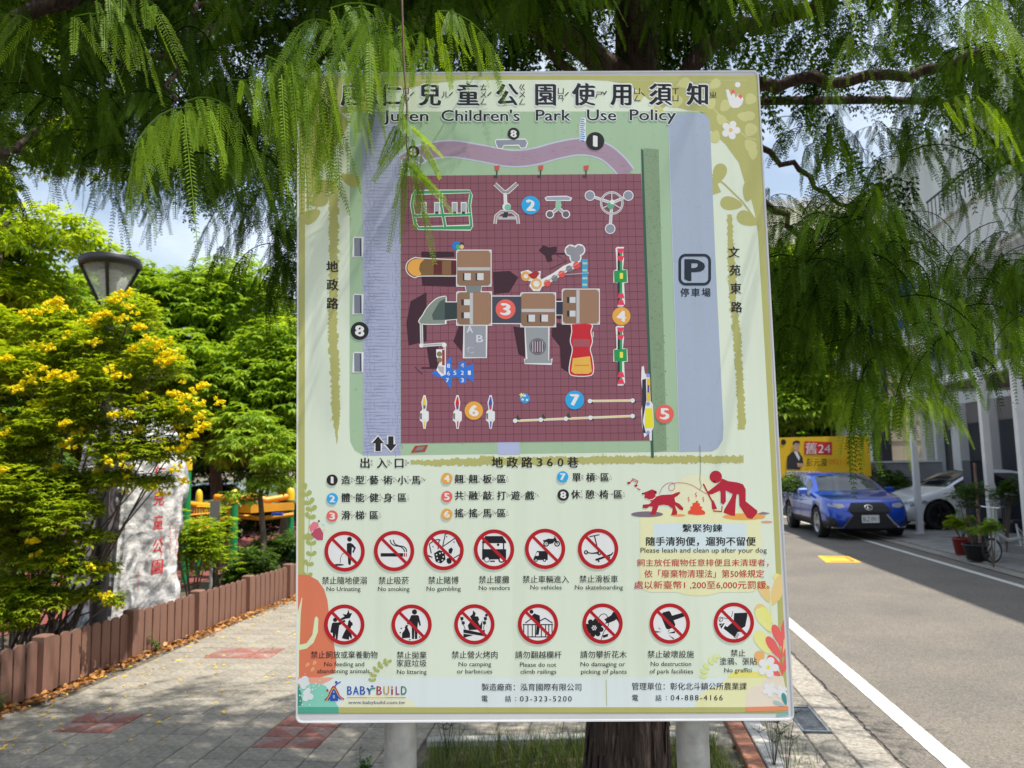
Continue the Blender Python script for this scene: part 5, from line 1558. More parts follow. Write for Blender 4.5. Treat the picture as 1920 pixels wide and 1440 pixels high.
def potplant(name, label, c, r, n, L, m, stemz):
    t = thing(name, label, 'plant', (c[0], c[1], stemz))
    bl = [((c[0] + random.uniform(-.5, .5) * r, c[1] + random.uniform(-.5, .5) * r, c[2] + random.uniform(-.4, .4) * r), (r * .6, r * .6, r * .6)) for _ in range(5)]
    V, Tn = leaves(bl, n, L, cl=5, droop=-.2)
    o = link('foliage', npmesh('foliage', V, np.arange(len(V)).reshape(-1, 4), m, Tn), t); o['kind'] = 'stuff'
    mb = MB()
    for b, _ in bl: mb.tube([(c[0], c[1], stemz), b], [.012, .006], n=5)
    mb.build('stem', m_bark2, t)
potplant('potted_shrub', 'bright yellow-green shrub growing in the red pot', (p1.x, p1.y, .50), .21, 330, .06, m_leafB, .24)
potplant('potted_shrub', 'sparse green twigs growing in the black bowl pot', (p2.x - .05, p2.y + .05, .48), .16, 60, .05, m_leafA, .2)
c3 = at(1822, 930, 13.6)
potplant('leafy_shrub', 'tall dark green shrub left of the dark cabinet', (c3.x, 13.7, .95), .38, 420, .06, m_leafC, 0)
c4 = at(1885, 930, 14.2)
potplant('leafy_shrub', 'dark green shrub between the two dark cabinets', (c4.x, 14.3, 1.0), .36, 420, .06, m_leafC, 0)
c5 = at(1868, 990, 12.3)
potplant('leafy_shrub', 'green climbing shrub growing round the bicycle stem', (c5.x, 12.45, .58), .2, 260, .05, m_leafA, 0)
for i, (px, y, lb) in enumerate(((1680, 22.5, 'dark shrub behind the roof of the blue car'), (1655, 23.5, 'dark shrub in front of the low grey wall, left of the other'), (1478, 20.5, 'dark shrub peeping between the signboard and the blue car'))):
    c = at(px, 900, y); potplant('leafy_shrub', lb, (c.x, y, 1.05), .5, 420, .09, m_leafC, 0)

bq = G(1862, 1056); bq.z = 0
m_bk = mat('bicycle_white', (.62, .63, .62), .35)
bk = thing('bicycle', 'small white folding bicycle with silver handlebar among the pots at the right edge', 'bicycle', bq)
ax = Vector((.96, .28, 0)).normalized(); r = .19
MY = Matrix((( ax.x, 0, -ax.y), (ax.y, 0, ax.x), (0, 1, 0))) 
def wheelb(c):
    # ring in the plane of ax and z
    pts = [c + ax * math.cos(k * math.pi / 12) * r + Vector((0, 0, math.sin(k * math.pi / 12) * r)) for k in range(25)]
    w = MB().tube(pts, .018, n=8, cap=False).build('wheel', m_tyre, bk)
    sp = MB()
    for k in range(12): 
        e = ax * math.cos(k * math.pi / 6) * r * .93 + Vector((0, 0, math.sin(k * math.pi / 6) * r * .93)); sp.tube([c, c + e], .0022, n=4)
    pts = [c + ax * math.cos(k * math.pi / 12) * r * .92 + Vector((0, 0, math.sin(k * math.pi / 12) * r * .92)) for k in range(25)]
    sp.tube(pts, .009, n=6, cap=False)
    link('spokes', sp.mesh('spokes', m_galv), w)
w0 = Vector((bq.x, bq.y, r + .016)); w1 = w0 + ax * .98
wheelb(w0); wheelb(w1)
Z = lambda v, z: Vector((v.x, v.y, z))
hdp = w0 + ax * .10; hdz = Z(hdp, .90)
fb = MB()
fb.tube([w0 + Vector((.05, -.05, 0)) * .8, Z(hdp, .46)], .012, n=6).tube([w0 - Vector((.05, -.05, 0)) * .8, Z(hdp, .46)], .012, n=6)
fb.build('fork', m_galv, bk)
MB().tube([Z(hdp, .42), hdz], .02, n=10).build('stem', m_galv, bk)
MB().tube([Z(hdp, .50), Z(w0 + ax * .35, .36), Z(w0 + ax * .62, .38)], [.028, .028, .028], n=10).tube([Z(w0 + ax * .62, .25), Z(w0 + ax * .56, .62)], .018, n=8).tube([Z(w0 + ax * .62, .32), w1], .014, n=8).tube([Z(w0 + ax * .58, .56), w1], .01, n=8).build('frame', m_bk, bk)
per = Vector((-ax.y, ax.x, 0))
MB().tube([hdz - per * .26 - ax * .06 + Vector((0, 0, .03)), hdz - per * .1, hdz + per * .1, hdz + per * .26 - ax * .06 + Vector((0, 0, .03))], .012, n=8).build('handlebar', m_chrome, bk)
for s in (-1, 1): MB().tube([hdz + per * s * .2 - ax * .05 + Vector((0, 0, .02)), hdz + per * s * .28 - ax * .07 + Vector((0, 0, .03))], .018, n=8).build('grip', m_black, bk)
MB().box(Z(w0 + ax * .54, .66), (.22, .12, .05), rz=math.atan2(ax.y, ax.x), ch=.02).build('saddle', m_black, bk)
MB().tube([Z(w0 + ax * .62, .25) - per * .1, Z(w0 + ax * .62, .25) + per * .1], .012, n=6).build('pedal_axle', m_galv, bk)

# ------------------------------------------------------------------ the signboard
SP0 = Vector((0.0614, 1.9147, 1.981))
SM = Matrix.Rotation(0.0021, 3, 'Z') @ Matrix.Rotation(0.0107, 3, 'X')
SN = SM @ Vector((0, 1, 0))
def sgn(px, py, d=0.0):
    """the point of the board's face seen at a place of the photograph; d = how far it stands proud"""
    dr = ray(px, py); o_ = Vector((0, 0, CAMZ))
    t = (SP0 - o_).dot(SN) / dr.dot(SN)
    return o_ + dr * t - SN * d
def K(r, g, b, k=1.40):
    return tuple(min(.86, lin(c) * k) for c in (r, g, b))
def ink_material():
    m = bpy.data.materials.new('printed_ink'); m.use_nodes = True
    nt = m.node_tree; b = nt.nodes['Principled BSDF']
    a = nt.nodes.new('ShaderNodeAttribute'); a.attribute_name = 'ink'
    tc = nt.nodes.new('ShaderNodeTexCoord'); no = nt.nodes.new('ShaderNodeTexNoise'); no.inputs['Scale'].default_value = 2.2; no.inputs['Detail'].default_value = 7
    rp = nt.nodes.new('ShaderNodeValToRGB'); rp.color_ramp.elements[0].position = .3; rp.color_ramp.elements[1].position = .75
    rp.color_ramp.elements[0].color = (.93, .93, .92, 1); rp.color_ramp.elements[1].color = (1, 1, 1, 1)
    mx = nt.nodes.new('ShaderNodeMixRGB'); mx.blend_type = 'MULTIPLY'; mx.inputs[0].default_value = 1
    nt.links.new(tc.outputs['Object'], no.inputs['Vector']); nt.links.new(no.outputs['Fac'], rp.inputs[0])
    nt.links.new(a.outputs['Color'], mx.inputs[1]); nt.links.new(rp.outputs[0], mx.inputs[2]); nt.links.new(mx.outputs[0], b.inputs['Base Color'])
    mp_ = nt.nodes.new('ShaderNodeMapping'); mp_.inputs['Scale'].default_value = (16, 16, .7)
    n3 = nt.nodes.new('ShaderNodeTexNoise'); n3.inputs['Scale'].default_value = 1.6; n3.inputs['Detail'].default_value = 5
    r3 = nt.nodes.new('ShaderNodeValToRGB'); r3.color_ramp.elements[0].position = .32; r3.color_ramp.elements[1].position = .5
    r3.color_ramp.elements[0].color = (.90, .89, .86, 1); r3.color_ramp.elements[1].color = (1, 1, 1, 1)
    mx2 = nt.nodes.new('ShaderNodeMixRGB'); mx2.blend_type = 'MULTIPLY'; mx2.inputs[0].default_value = .4
    nt.links.new(tc.outputs['Object'], mp_.inputs['Vector']); nt.links.new(mp_.outputs['Vector'], n3.inputs['Vector']); nt.links.new(n3.outputs['Fac'], r3.inputs[0])
    nt.links.new(mx.outputs[0], mx2.inputs[1]); nt.links.new(r3.outputs[0], mx2.inputs[2]); nt.links.new(mx2.outputs[0], b.inputs['Base Color'])
    r2 = nt.nodes.new('ShaderNodeMapRange'); r2.inputs[3].default_value = .30; r2.inputs[4].default_value = .48
    nt.links.new(no.outputs['Fac'], r2.inputs[0]); nt.links.new(r2.outputs[0], b.inputs['Roughness'])
    b.inputs['Specular IOR Level'].default_value = .3
    return m
m_ink = ink_material()
class Ink:
    cnt = 0
    def __init__(s): s.v = []; s.f = []; s.c = []
    def raw(s, pts, faces, col, L):
        Ink.cnt += 1
        d = .0003 + L * .00006 + (Ink.cnt % 8) * .0000025
        k = len(s.v)
        s.v += [tuple(sgn(max(556.4, min(x, 1420.3 + (y - 146) * .0487)), min(y, 1344), d)) for x, y in pts]
        s.f += [tuple(i + k for i in f) for f in faces]
        s.c += [col] * len(faces)
    def poly(s, pts, col, L=1):
        s.raw(pts, [tuple(range(len(pts)))], col, L)
    def rect(s, x0, y0, x1, y1, col, L=1): s.poly([(x0, y0), (x1, y0), (x1, y1), (x0, y1)], col, L)
    def disc(s, cx, cy, r, col, L=1, n=36, ry=None): s.poly([(cx + r * math.cos(k * 2 * math.pi / n), cy + (ry or r) * math.sin(k * 2 * math.pi / n)) for k in range(n)], col, L)
    def ring(s, cx, cy, r0, r1, col, L=1, n=48):
        pts = []; fs = []
        for k in range(n):
            a = k * 2 * math.pi / n; pts += [(cx + r0 * math.cos(a), cy + r0 * math.sin(a)), (cx + r1 * math.cos(a), cy + r1 * math.sin(a))]
        for k in range(n): fs.append((2 * k, 2 * k + 1, 2 * ((k + 1) % n) + 1, 2 * ((k + 1) % n)))
        s.raw(pts, fs, col, L)
    def line(s, pts, w, col, L=1, closed=False, w1=None):
        P = [Vector((p[0], p[1])) for p in pts]; n = len(P); out = []
        for i in range(n):
            a = P[i - 1] if (i > 0 or closed) else P[i]; b = P[(i + 1) % n] if (i < n - 1 or closed) else P[i]
            d = b - a
            if d.length < 1e-6: d = Vector((1, 0))
            d.normalize(); e = Vector((-d.y, d.x))
            m = 1.0
            if a != P[i] and b != P[i]:
                d1 = (P[i] - a).normalized(); m = 1 / max(.5, abs(Vector((-d1.y, d1.x)).dot(e)))
            ww = (w if w1 is None else w + (w1 - w) * i / (n - 1)) / 2 * m
            out += [tuple(P[i] - e * ww), tuple(P[i] + e * ww)]
        fs = [(2 * i, 2 * i + 1, 2 * ((i + 1) % n) + 1, 2 * ((i + 1) % n)) for i in range(n if closed else n - 1)]
        s.raw(out, fs, col, L)
    def over(s, P, F, col, L, b, halo, hb):
        """overprint: copies shifted by b pixels make the weight, a ring of copies makes the pale halo"""
        if halo:
            for k in range(6):
                a = k * math.pi / 3 + .3; s.raw([(x + (b + hb) * math.cos(a), y + (b + hb) * math.sin(a)) for x, y in P], F, halo, L - 1.2 + k * .08)
        if b > 0:
            for k, (dx, dy) in enumerate(((-b, -b * .5), (b, b * .5)) if len(F) * b < 260 else ((-b, -b * .5), (b, b * .5), (-b * .6, b * .6), (b * .6, -b * .6))): s.raw([(x + dx, y + dy) for x, y in P], F, col, L - .25 + k * .06)
        s.raw(P, F, col, L)
    def fit(s, txt, x0, x1, y0, y1, col, L=6, bold=0.0, spacing=1.0, halo=None, hb=.05, bb=None):
        """text stretched to fill the box x0..x1, y0 (top) .. y1 (bottom)"""
        V, F = glyphs(txt, 0, spacing)
        if not V: return
        bb = bb or (min(v[0] for v in V), max(v[0] for v in V), min(v[1] for v in V), max(v[1] for v in V))
        b = bold * (y1 - y0)
        P = [(x0 + b + (v[0] - bb[0]) / (bb[1] - bb[0]) * (x1 - x0 - 2 * b), y1 - b * .5 - (v[1] - bb[2]) / (bb[3] - bb[2]) * (y1 - y0 - b)) for v in V]
        s.over(P, F, col, L, b, halo, hb * (y1 - y0))
    def latin(s, txt, x0, x1, base, cap, col, L=6, bold=0.0, halo=None, hb=.05, spacing=1.0):
        """text on a baseline with a given capital height"""
        V, F = glyphs(txt, 0, spacing)
        a, b_ = min(v[0] for v in V), max(v[0] for v in V); k = cap / .70
        P = [(x0 + (v[0] - a) / (b_ - a) * (x1 - x0), base - v[1] * k) for v in V]
        s.over(P, F, col, L, bold * k, halo, hb * k)
    def cjk(s, ch, cx, cy, w, h, col, L=6, bold=.03, halo=None, hb=.05):
        """one character in its em box centred at cx, cy"""
        V, F = glyphs(ch)
        P = [(cx + (v[0] - .5) * w / .92, cy - (v[1] - .375) * h / .92) for v in V]
        s.over(P, F, col, L, bold * w, halo, hb * w)
    def build(s, name, parent):
        me = bpy.data.meshes.new(name); me.from_pydata(s.v, [], s.f); me.materials.append(m_ink)
        a = me.attributes.new('ink', 'FLOAT_COLOR', 'FACE')
        a.data.foreach_set('color', [x for c in s.c for x in (*c, 1.0)])
        me.update()
        return link(name, me, parent)
cm = lambda ox, oy, k: (lambda pts: [(ox + x / k, oy + y / k) for x, y in pts])
c1, c2, c5, c6, c7 = cm(550, 120, 4), cm(990, 120, 4), cm(550, 840, 4), cm(1000, 840, 4), cm(550, 1100, 4)
c3, c4, c8 = cm(550, 440, 3.4283), cm(990, 440, 3.4277), cm(1000, 1100, 3.84)

sb = thing('park_signboard', 'large printed park rules signboard with map on two steel posts in front of the cypress', 'signboard', (SP0.x, SP0.y, 0))
# board with rounded corners
TL, TR_, BR, BL_ = (558, 136.5), (1422, 132), (1489.5, 1350.5), (555, 1355.5)
def rounded(corners, r, n=5):
    out = []; C_ = [Vector(c) for c in corners]
    for i in range(4):
        p, a, b = C_[i], C_[i - 1], C_[(i + 1) % 4]
        d1 = (a - p).normalized(); d2 = (b - p).normalized()
        q0 = p + d1 * r; q1 = p + d2 * r
        for k in range(n + 1):
            t = k / n; out.append(tuple(q0 * (1 - t) ** 2 + p * 2 * t * (1 - t) + q1 * t * t))
    return out
m_board = mat('white_coated_board', (.66, .67, .68), .38, var=.06, vscale=4)
m_edge = mat('board_edge', (.30, .32, .33), .5, metal=.3)
ol = rounded([TL, TR_, BR, BL_], 13)
mb = MB(); n = len(ol)
F_ = [sgn(x, y, 0) for x, y in ol]; Bk = [sgn(x, y, 0) + SN * .022 for x, y in ol]
mb.add(F_ + Bk, [tuple(range(n)), tuple(range(n, 2 * n))[::-1]], 0)
mb.add(F_ + Bk, [(i, n + i, n + (i + 1) % n, (i + 1) % n) for i in range(n)], 1)
mb.build('board', [m_board, m_edge], sb)
# raised lip round the edge
ol2 = rounded([(561, 139.5), (1419.5, 135), (1486.3, 1347.5), (558, 1352.5)], 11)
mb = MB()
F0_ = [sgn(x, y, .0016) for x, y in ol]; F1_ = [sgn(x, y, .0012) for x, y in ol2]; F2_ = [sgn(x, y, .0) for x, y in ol2]
mb.add(F0_ + F1_ + F2_ + F_, [(i, (i + 1) % n, n + (i + 1) % n, n + i) for i in range(n)] + [(n + i, n + (i + 1) % n, 2 * n + (i + 1) % n, 2 * n + i) for i in range(n)] + [(3 * n + i, 3 * n + (i + 1) % n, (i + 1) % n, i) for i in range(n)])
mb.build('edge_lip', m_board, sb)
# posts, brackets
for px in (751, 1299):
    q = at(px, 1400, SP0.y + .065)
    MB().tube([(q.x, q.y, -.05), (q.x, q.y, 2.45)], [.040, .040], n=24).build('post', m_galv, sb)
    for z in (1.3, 1.95, 2.4):
        MB().box((q.x, SP0.y + .034, z), (.12, .022, .035)).build('bracket', m_galv, sb)
for z in (1.3, 2.4):
    MB().box((.06, SP0.y + .105, z), (.95, .03, .04)).build('cross_rail', m_galv, sb)

CREAM = K(196, 206, 188); OLIVE = K(160, 160, 98); OLIVL = K(180, 180, 122); WHITE = K(205, 214, 224); DARK = (.022, .022, .026); RED = (.50, .012, .02)
GREEN = K(146, 172, 142); LILAC = K(148, 160, 178); MAROON = K(128, 80, 92, 1.3); LIGHTL = K(172, 180, 196)
SUN_R = K(218, 110, 82)

# ---- background print: borders, corner foliage, lower flowers
bg = Ink()
bg.poly([(557.5, 143), (1418, 141), (1420.5, 146), (1478, 1328), (1477, 1336), (556, 1337)], CREAM, 0)
# olive frame
bg.poly([(557.5, 143.2), (571, 143.2), (572, 420), (571, 1060), (568, 1326), (556.2, 1326)], OLIVE, 1)
bg.poly([(1402, 141.2), (1420, 141.2), (1448, 700), (1476, 1300), (1477.5, 1328), (1464, 1328), (1457, 1120), (1445, 860), (1433, 640), (1421, 435), (1415, 400), (1400, 340)], OLIVE, 1)
bg.poly([(572, 143.2), (1402, 141.3), (1402, 150), (1200, 150), (960, 149.5), (700, 150), (572, 153)], OLIVE, 1)
bg.poly([(556.2, 1326.3), (1464, 1326.3), (1477.5, 1328.3), (1477, 1336), (556, 1337)], OLIVE, 1)
bg.line([(556, 1337.3), (1477, 1336.6)], .7, K(90, 92, 80), 2)
# top right corner arc
bg.poly([(1100, 150.5), (1402, 150.5), (1400, 338), (1396, 342), (1385, 305), (1360, 270), (1332, 245), (1326, 222), (1310, 208), (1290, 207), (1252, 197), (1240, 205), (1232, 196), (1215, 186), (1202, 173), (1175, 158), (1140, 151.5)], OLIVE, 2)
# top left corner arc (mirror, mostly behind the sprays)
bg.poly([(573, 150.5), (860, 150.5), (800, 158), (735, 172), (705, 180), (700, 212), (640, 212), (655, 228), (640, 262), (615, 292), (600, 320), (590, 350), (575, 400)], OLIVE, 2)
def leafp(ink, x, y, a, l, w, col, L):
    c, s_ = math.cos(a), math.sin(a); pts = []
    for k in range(20):
        t = k / 20 * 2 * math.pi; u_ = l / 2 * (1 - math.cos(t)); v_ = w / 2 * math.sin(t) * (0.5 + .5 * (u_ / l))* 1.25
        pts.append((x + u_ * c - v_ * s_, y + u_ * s_ + v_ * c))
    ink.poly(pts, col, L)
for x, y, a, l, w in [(1205, 172, 2.4, 22, 22), (1258, 178, .9, 26, 26), (1232, 196, 1.5, 22, 24), (1270, 160, -.3, 26, 20), (1330, 165, -.6, 24, 18), (1340, 185, 2.2, 22, 18), (1345, 215, .9, 22, 18), (1352, 208, -.9, 24, 20), (1382, 216, 0.2, 24, 18), (1400, 195, -.9, 22, 22), (1398, 210, .7, 20, 18), (1400, 255, -1.0, 26, 24), (1398, 262, .9, 26, 22), (1372, 240, 2.4, 20, 16), (1345, 245, 2.0, 24, 22), (1412, 300, -1.6, 24, 18)]:
    leafp(bg, x, y, a, l, w, OLIVL, 3)
bg.line([(1268, 160), (1310, 170), (1345, 212), (1380, 240), (1400, 258), (1418, 262)], 2.2, OLIVL, 3)
# leaves at the side of the arc
for x, y, a, l, w in [(1342, 345, -1.25, 40, 26), (1352, 335, 2.3, 0, 0), (1392, 385, 3.3, 42, 26), (1420, 420, 3.6, 42, 27), (1400, 378, -1.35, 42, 26)]:
    if l: leafp(bg, x, y, a, l, w, OLIVE, 3)
bg.line([(1335, 328), (1358, 345), (1392, 378), (1415, 410), (1424, 430)], 3.0, OLIVE, 3)
bg.poly([(1334, 330), (1344, 342), (1352, 360), (1334, 366)], OLIVE, 3)
for x, y, a, l, w in [(600, 310, -1.2, 44, 28), (640, 330, 0.4, 38, 24), (630, 345, 2.9, 50, 30), (600, 395, 2.6, 40, 26), (575, 380, -.2, 42, 26)]:
    leafp(bg, x, y, a, l, w, OLIVE, 3)
bg.line([(645, 325), (622, 345), (600, 375), (580, 420)], 3.0, OLIVE, 3)
# tulip and blossom
bg.disc(1383, 159, 5.2, WHITE, 4)
bg.poly([(1361, 168), (1363, 181), (1368, 197), (1374, 203), (1385, 202), (1391, 196), (1394, 186), (1391, 180), (1388, 185), (1385, 176), (1379, 184), (1376, 172), (1371, 180), (1366, 168)], WHITE, 4)
bg.poly([(1371, 168), (1376, 168), (1379, 173), (1376, 176), (1371, 175)], K(235, 96, 90), 5); bg.poly([(1383, 180), (1388, 176), (1392, 181), (1389, 186)], K(235, 96, 90), 5)
def blossom(ink, x, y, r, col, L, n=5, ctr=None, a0=-1.2):
    for k in range(n):
        leafp(ink, x, y, a0 + k * 2 * math.pi / n, r, r * .72, col, L)
    if ctr: ink.disc(x, y, r * .2, ctr, L + 1, 16)
blossom(bg, 1370, 244, 18, WHITE, 4, ctr=K(220, 170, 90))
# brush strokes
def brush(ink, pts, w, seed, L=3, horiz=False, fade=None):
    r = random.Random(seed); P = []; n = len(pts); A = []; Bq = []
    for i in range(n - 1):
        (x0, y0), (x1, y1) = pts[i], pts[i + 1]; m = max(2, int(math.hypot(x1 - x0, y1 - y0) / 3))
        for k in range(m):
            f = k / m; x = x0 + (x1 - x0) * f; y = y0 + (y1 - y0) * f
            g = (i + f) / (n - 1); ww = w * (1 if fade is None else fade(g))
            a = ww / 2 * (1 + r.uniform(-.35, .30)); b = ww / 2 * (1 + r.uniform(-.35, .30))
            if horiz: A.append((x, y - a)); Bq.append((x, y + b))
            else: A.append((x - a, y)); Bq.append((x + b, y))
    ink.raw(A + Bq, [(i, i + 1, len(A) + i + 1, len(A) + i) for i in range(len(A) - 1)], OLIVE, L)
    for k in range(len(A) // 5):
        i = r.randrange(len(A)); q = r.choice((A, Bq))[i]
        ink.disc(q[0] + r.uniform(-3, 3), q[1] + r.uniform(-3, 3), r.uniform(.4, 1.2), OLIVE, L + 1, 6)
brush(bg, [(626, 350), (626, 500), (624, 620), (628, 700), (630, 780), (632, 835)], 17, 3, fade=lambda g: 1 if g < .75 else max(.05, 1 - (g - .75) * 4))
brush(bg, [(1368, 402), (1374, 560), (1383, 640), (1388, 730), (1391, 808)], 14, 4, fade=lambda g: .7 if g < .1 else 1)
brush(bg, [(770, 866), (800, 868), (860, 866), (980, 864), (1200, 862), (1397, 861)], 14, 5, horiz=True, fade=lambda g: .45 + g * 1.4 if g < .4 else 1)
brush(bg, [(900, 858), (930, 859)], 8, 7, horiz=True)

# lower left foliage
LG = K(150, 160, 92)
def vine(ink, pts, col, L, l=12, w=8, k=2):
    ink.line(pts, 1.1, col, L)
    for i in range(len(pts) - 1):
        (x0, y0), (x1, y1) = pts[i], pts[i + 1]; a = math.atan2(y1 - y0, x1 - x0)
        for s in (-1, 1): leafp(ink, x0, y0, a + s * .85, l, w, col, L + 1)
    leafp(ink, pts[-1][0], pts[-1][1], a, l, w, col, L + 1)
vine(bg, [(576, 1082), (577, 1060), (584, 1042), (583, 1022), (584, 1008), (584, 995)], LG, 2, 12, 8)
vine(bg, [(578, 1012), (580, 972), (585, 958), (582, 945), (575, 930), (573, 918)], LG, 2, 13, 9)
bg.poly(c5([(120, 590), (150, 552), (185, 560), (192, 590), (160, 610), (130, 630)]), K(205, 110, 125), 5)
bg.poly(c5([(130, 650), (160, 610), (200, 595), (225, 640), (222, 690), (180, 690)]), K(168, 70, 92), 5)
bg.disc(598, 977, 2.0, K(60, 90, 70), 5, 12); bg.disc(607, 981, 3.2, K(190, 210, 225), 5, 14); bg.disc(608, 993, 2, K(205, 200, 130), 5, 10)
bg.poly([(556.4, 1078), (566, 1077), (580, 1079), (596, 1088), (608, 1105), (614, 1125), (618, 1160), (626, 1205), (631, 1240), (628, 1262), (600, 1270), (556, 1270)], K(196, 110, 82), 3)
bg.poly([(566, 1120), (567, 1121), (564, 1150), (562, 1209), (575, 1206), (586, 1190), (590, 1160), (593, 1155), (597, 1160), (596, 1185), (588, 1205), (575, 1216), (561, 1219), (560.5, 1270), (556.5, 1270), (556.6, 1210), (558, 1150)], K(196, 208, 168), 4)
for x, y, a in ((576, 1247, -.8), (590, 1244, -1), (586, 1256, -.9)): leafp(bg, x - 3, y + 3, a, 10, 6, K(228, 150, 105), 5)
bg.poly([(556.4, 1270.2), (626, 1270.2), (618, 1276), (604, 1283), (590, 1282), (556.4, 1283)], K(220, 150, 130), 4)
bg.poly([(556.3, 1300), (562, 1286), (580, 1282), (600, 1282), (611, 1286), (622, 1303), (634, 1325), (635, 1336.5), (556, 1336.5)], K(118, 184, 165), 5)
bg.poly([(556.2, 1325.5), (635, 1325.5), (635, 1336.6), (556.1, 1336.6)], K(70, 150, 130), 6)
bg.poly([(556.2, 1290), (561, 1286), (565, 1300), (567, 1322), (556.2, 1325)], K(58, 128, 112), 6)
bg.poly([(635, 1325), (650, 1310), (700, 1302), (745, 1304), (766, 1309), (776, 1318), (780, 1325.8)], K(206, 214, 176), 2.5)
for x, y, s_ in ((564, 1278, 6), (572, 1274, 7), (576, 1281, 5), (569, 1286, 6), (575, 1300, 7), (582, 1306, 6), (573, 1309, 6), (578, 1294, 5)): bg.disc(x, y, s_, K(196, 204, 232), 8, 14)
rr_ = random.Random(5)
for k in range(26): bg.disc(572 + rr_.gauss(0, 13), 1290 + rr_.gauss(0, 14), rr_.uniform(.8, 1.8), K(196, 204, 232), 9, 8)
# footer band
bg.poly([(570, 1270.4), (1466, 1270.4), (1467, 1326), (566, 1326)], K(196, 208, 216), 2)
vine(bg, [(698, 1278), (698, 1268), (703, 1258), (710, 1249), (720, 1243), (726, 1241)], LG, 4, 9, 6)
vine(bg, [(1318, 1272), (1319, 1262), (1322, 1252), (1330, 1242), (1338, 1236), (1343, 1233)], K(196, 206, 130), 4, 9, 6)
# lower right flowers
PE = K(240, 180, 120); CO = K(245, 92, 90)
bg.poly([(1302, 1326), (1310, 1306), (1330, 1290), (1352, 1286), (1362, 1272), (1390, 1260), (1440, 1258), (1467, 1262), (1473, 1326)], K(214, 220, 160), 3)
bg.poly([(1370, 1262), (1385, 1256), (1420, 1260), (1440, 1266), (1440, 1270), (1364, 1270)], K(206, 200, 110), 4)
bg.poly(c8([(1530, 895), (1530, 790), (1545, 740), (1590, 712), (1640, 712), (1650, 670), (1720, 640), (1800, 650), (1820, 750), (1850, 860), (1850, 890)]), K(240, 196, 180), 5)
bg.poly(c8([(1530, 866), (1852, 858), (1856, 890), (1530, 896)]), K(243, 128, 92), 6)
bg.line(c8([(1700, 640), (1705, 500), (1715, 350), (1715, 200), (1700, 0)]), 3, K(250, 215, 160), 4)
for x, y, a, l, w, c in [(1718, 330, -2.05, 60, 26, PE), (1722, 130, -1.2, 62, 26, PE), (1700, 110, -2.0, 42, 20, PE), (1715, 320, -2.15, 50, 22, K(214, 218, 130)), (1800, 480, -1.35, 62, 30, PE), (1640, 470, -1.9, 0, 0, PE), (1700, 480, -2.1, 48, 26, K(214, 218, 130)), (1600, 500, -1.2, 0, 0, PE)]:
    if l: leafp(bg, *c8([(x, y)])[0], a, l, w, c, 5)
leafp(bg, *c8([(1715, 262)])[0], -2.2, 36, 18, K(222, 226, 120), 6)
leafp(bg, *c8([(1620, 560)])[0], -1.45, 26, 20, K(236, 160, 100), 6)
for x, y, a, l, w in [(1790, 430, -1.95, 44, 16), (1790, 390, -1.3, 44, 17), (1785, 520, -2.15, 50, 17), (1800, 500, -.95, 22, 12), (1790, 590, -2.4, 36, 14), (1795, 620, -1.2, 46, 14), (1780, 640, -2.6, 30, 14), (1765, 470, -2.0, 0, 0)]:
    if l: leafp(bg, *c8([(x, y)])[0], a, l, w, CO, 7)
bg.line(c8([(1790, 640), (1785, 520), (1795, 400), (1800, 300)]), 3, CO, 7)
blossom(bg, *c8([(1690, 580)])[0], 20, K(240, 240, 240), 9, ctr=K(240, 205, 70))
blossom(bg, *c8([(1700, 740)])[0], 14, K(232, 236, 245), 9, a0=.2); blossom(bg, *c8([(1785, 755)])[0], 12, K(232, 236, 245), 9, a0=.6)
for k in range(18): bg.disc(1452 + rr_.gauss(0, 10), 1294 + rr_.gauss(0, 6), rr_.uniform(.6, 1.3), K(240, 240, 245), 10, 8)
leafp(bg, 1474, 1322, -1.85, 24, 9, K(60, 130, 135), 11); leafp(bg, 1470, 1323, -2.75, 22, 7, K(150, 175, 180), 11)
bg.poly([(1455, 1340), (1478, 1331), (1484, 1334), (1484, 1341), (1456, 1344)], K(120, 165, 160), 2)
for x, y in ((1462, 1092), (1462, 1130)): bg.disc(x - 6, y - 10, 7, K(240, 200, 130), 4, 18)
bg.build('background_print', sb)

# ---- the map
mp = Ink()
mp.poly([(656, 300), (656, 222), (662, 209.5), (1310, 209), (1322, 212), (1331, 225), (1340, 480), (1356, 800), (1355, 825), (1346, 840), (1335, 846), (700, 854), (680, 853), (665, 844), (657, 828), (655.5, 800)], GREEN, 2)
mr = random.Random(2)
for k in range(420):      # mottled turf
    x = mr.uniform(662, 1250); y = mr.uniform(214, 848)
    if 752 < x < 1205 and 325 < y < 828 or x < 680 and not 658 < x < 676 or 678 < x < 752: continue
    mp.disc(x, y, mr.uniform(1, 3), K(138 + mr.randint(-8, 14), 168 + mr.randint(-6, 10), 132), 3, 6, ry=mr.uniform(1, 4))
mp.poly([(1206, 278), (1235, 280), (1250, 845), (1226, 848)], K(118, 140, 112), 4)
for k in range(380):
    t = mr.random(); x = 1208 + 22 * t + mr.uniform(0, 27) * .9; y = 282 + 560 * t
    mp.disc(x, y + mr.uniform(-10, 10), mr.uniform(.5, 1.3), K(98, 120, 92), 5, 5)
mp.poly([(1252.5, 212), (1310, 212), (1322, 214), (1331, 227), (1341, 480), (1356.4, 800), (1355, 825), (1346, 840), (1334, 846), (1274, 847), (1260, 440)], LILAC, 4)
for k in range(300):
    t = mr.random(); y = 216 + 625 * t; x = 1256 + 20 * t + mr.uniform(0, 74)
    mp.disc(x, y, mr.uniform(.3, .9), K(122, 126, 150), 5, 5)
mp.line([(1252.5, 212), (1260, 440), (1274, 847)], 1.2, LIGHTL, 6)
mp.poly([(679, 211), (750, 211), (751, 853), (681, 853.5)], K(150, 156, 182), 4)
PD = K(124, 130, 156)
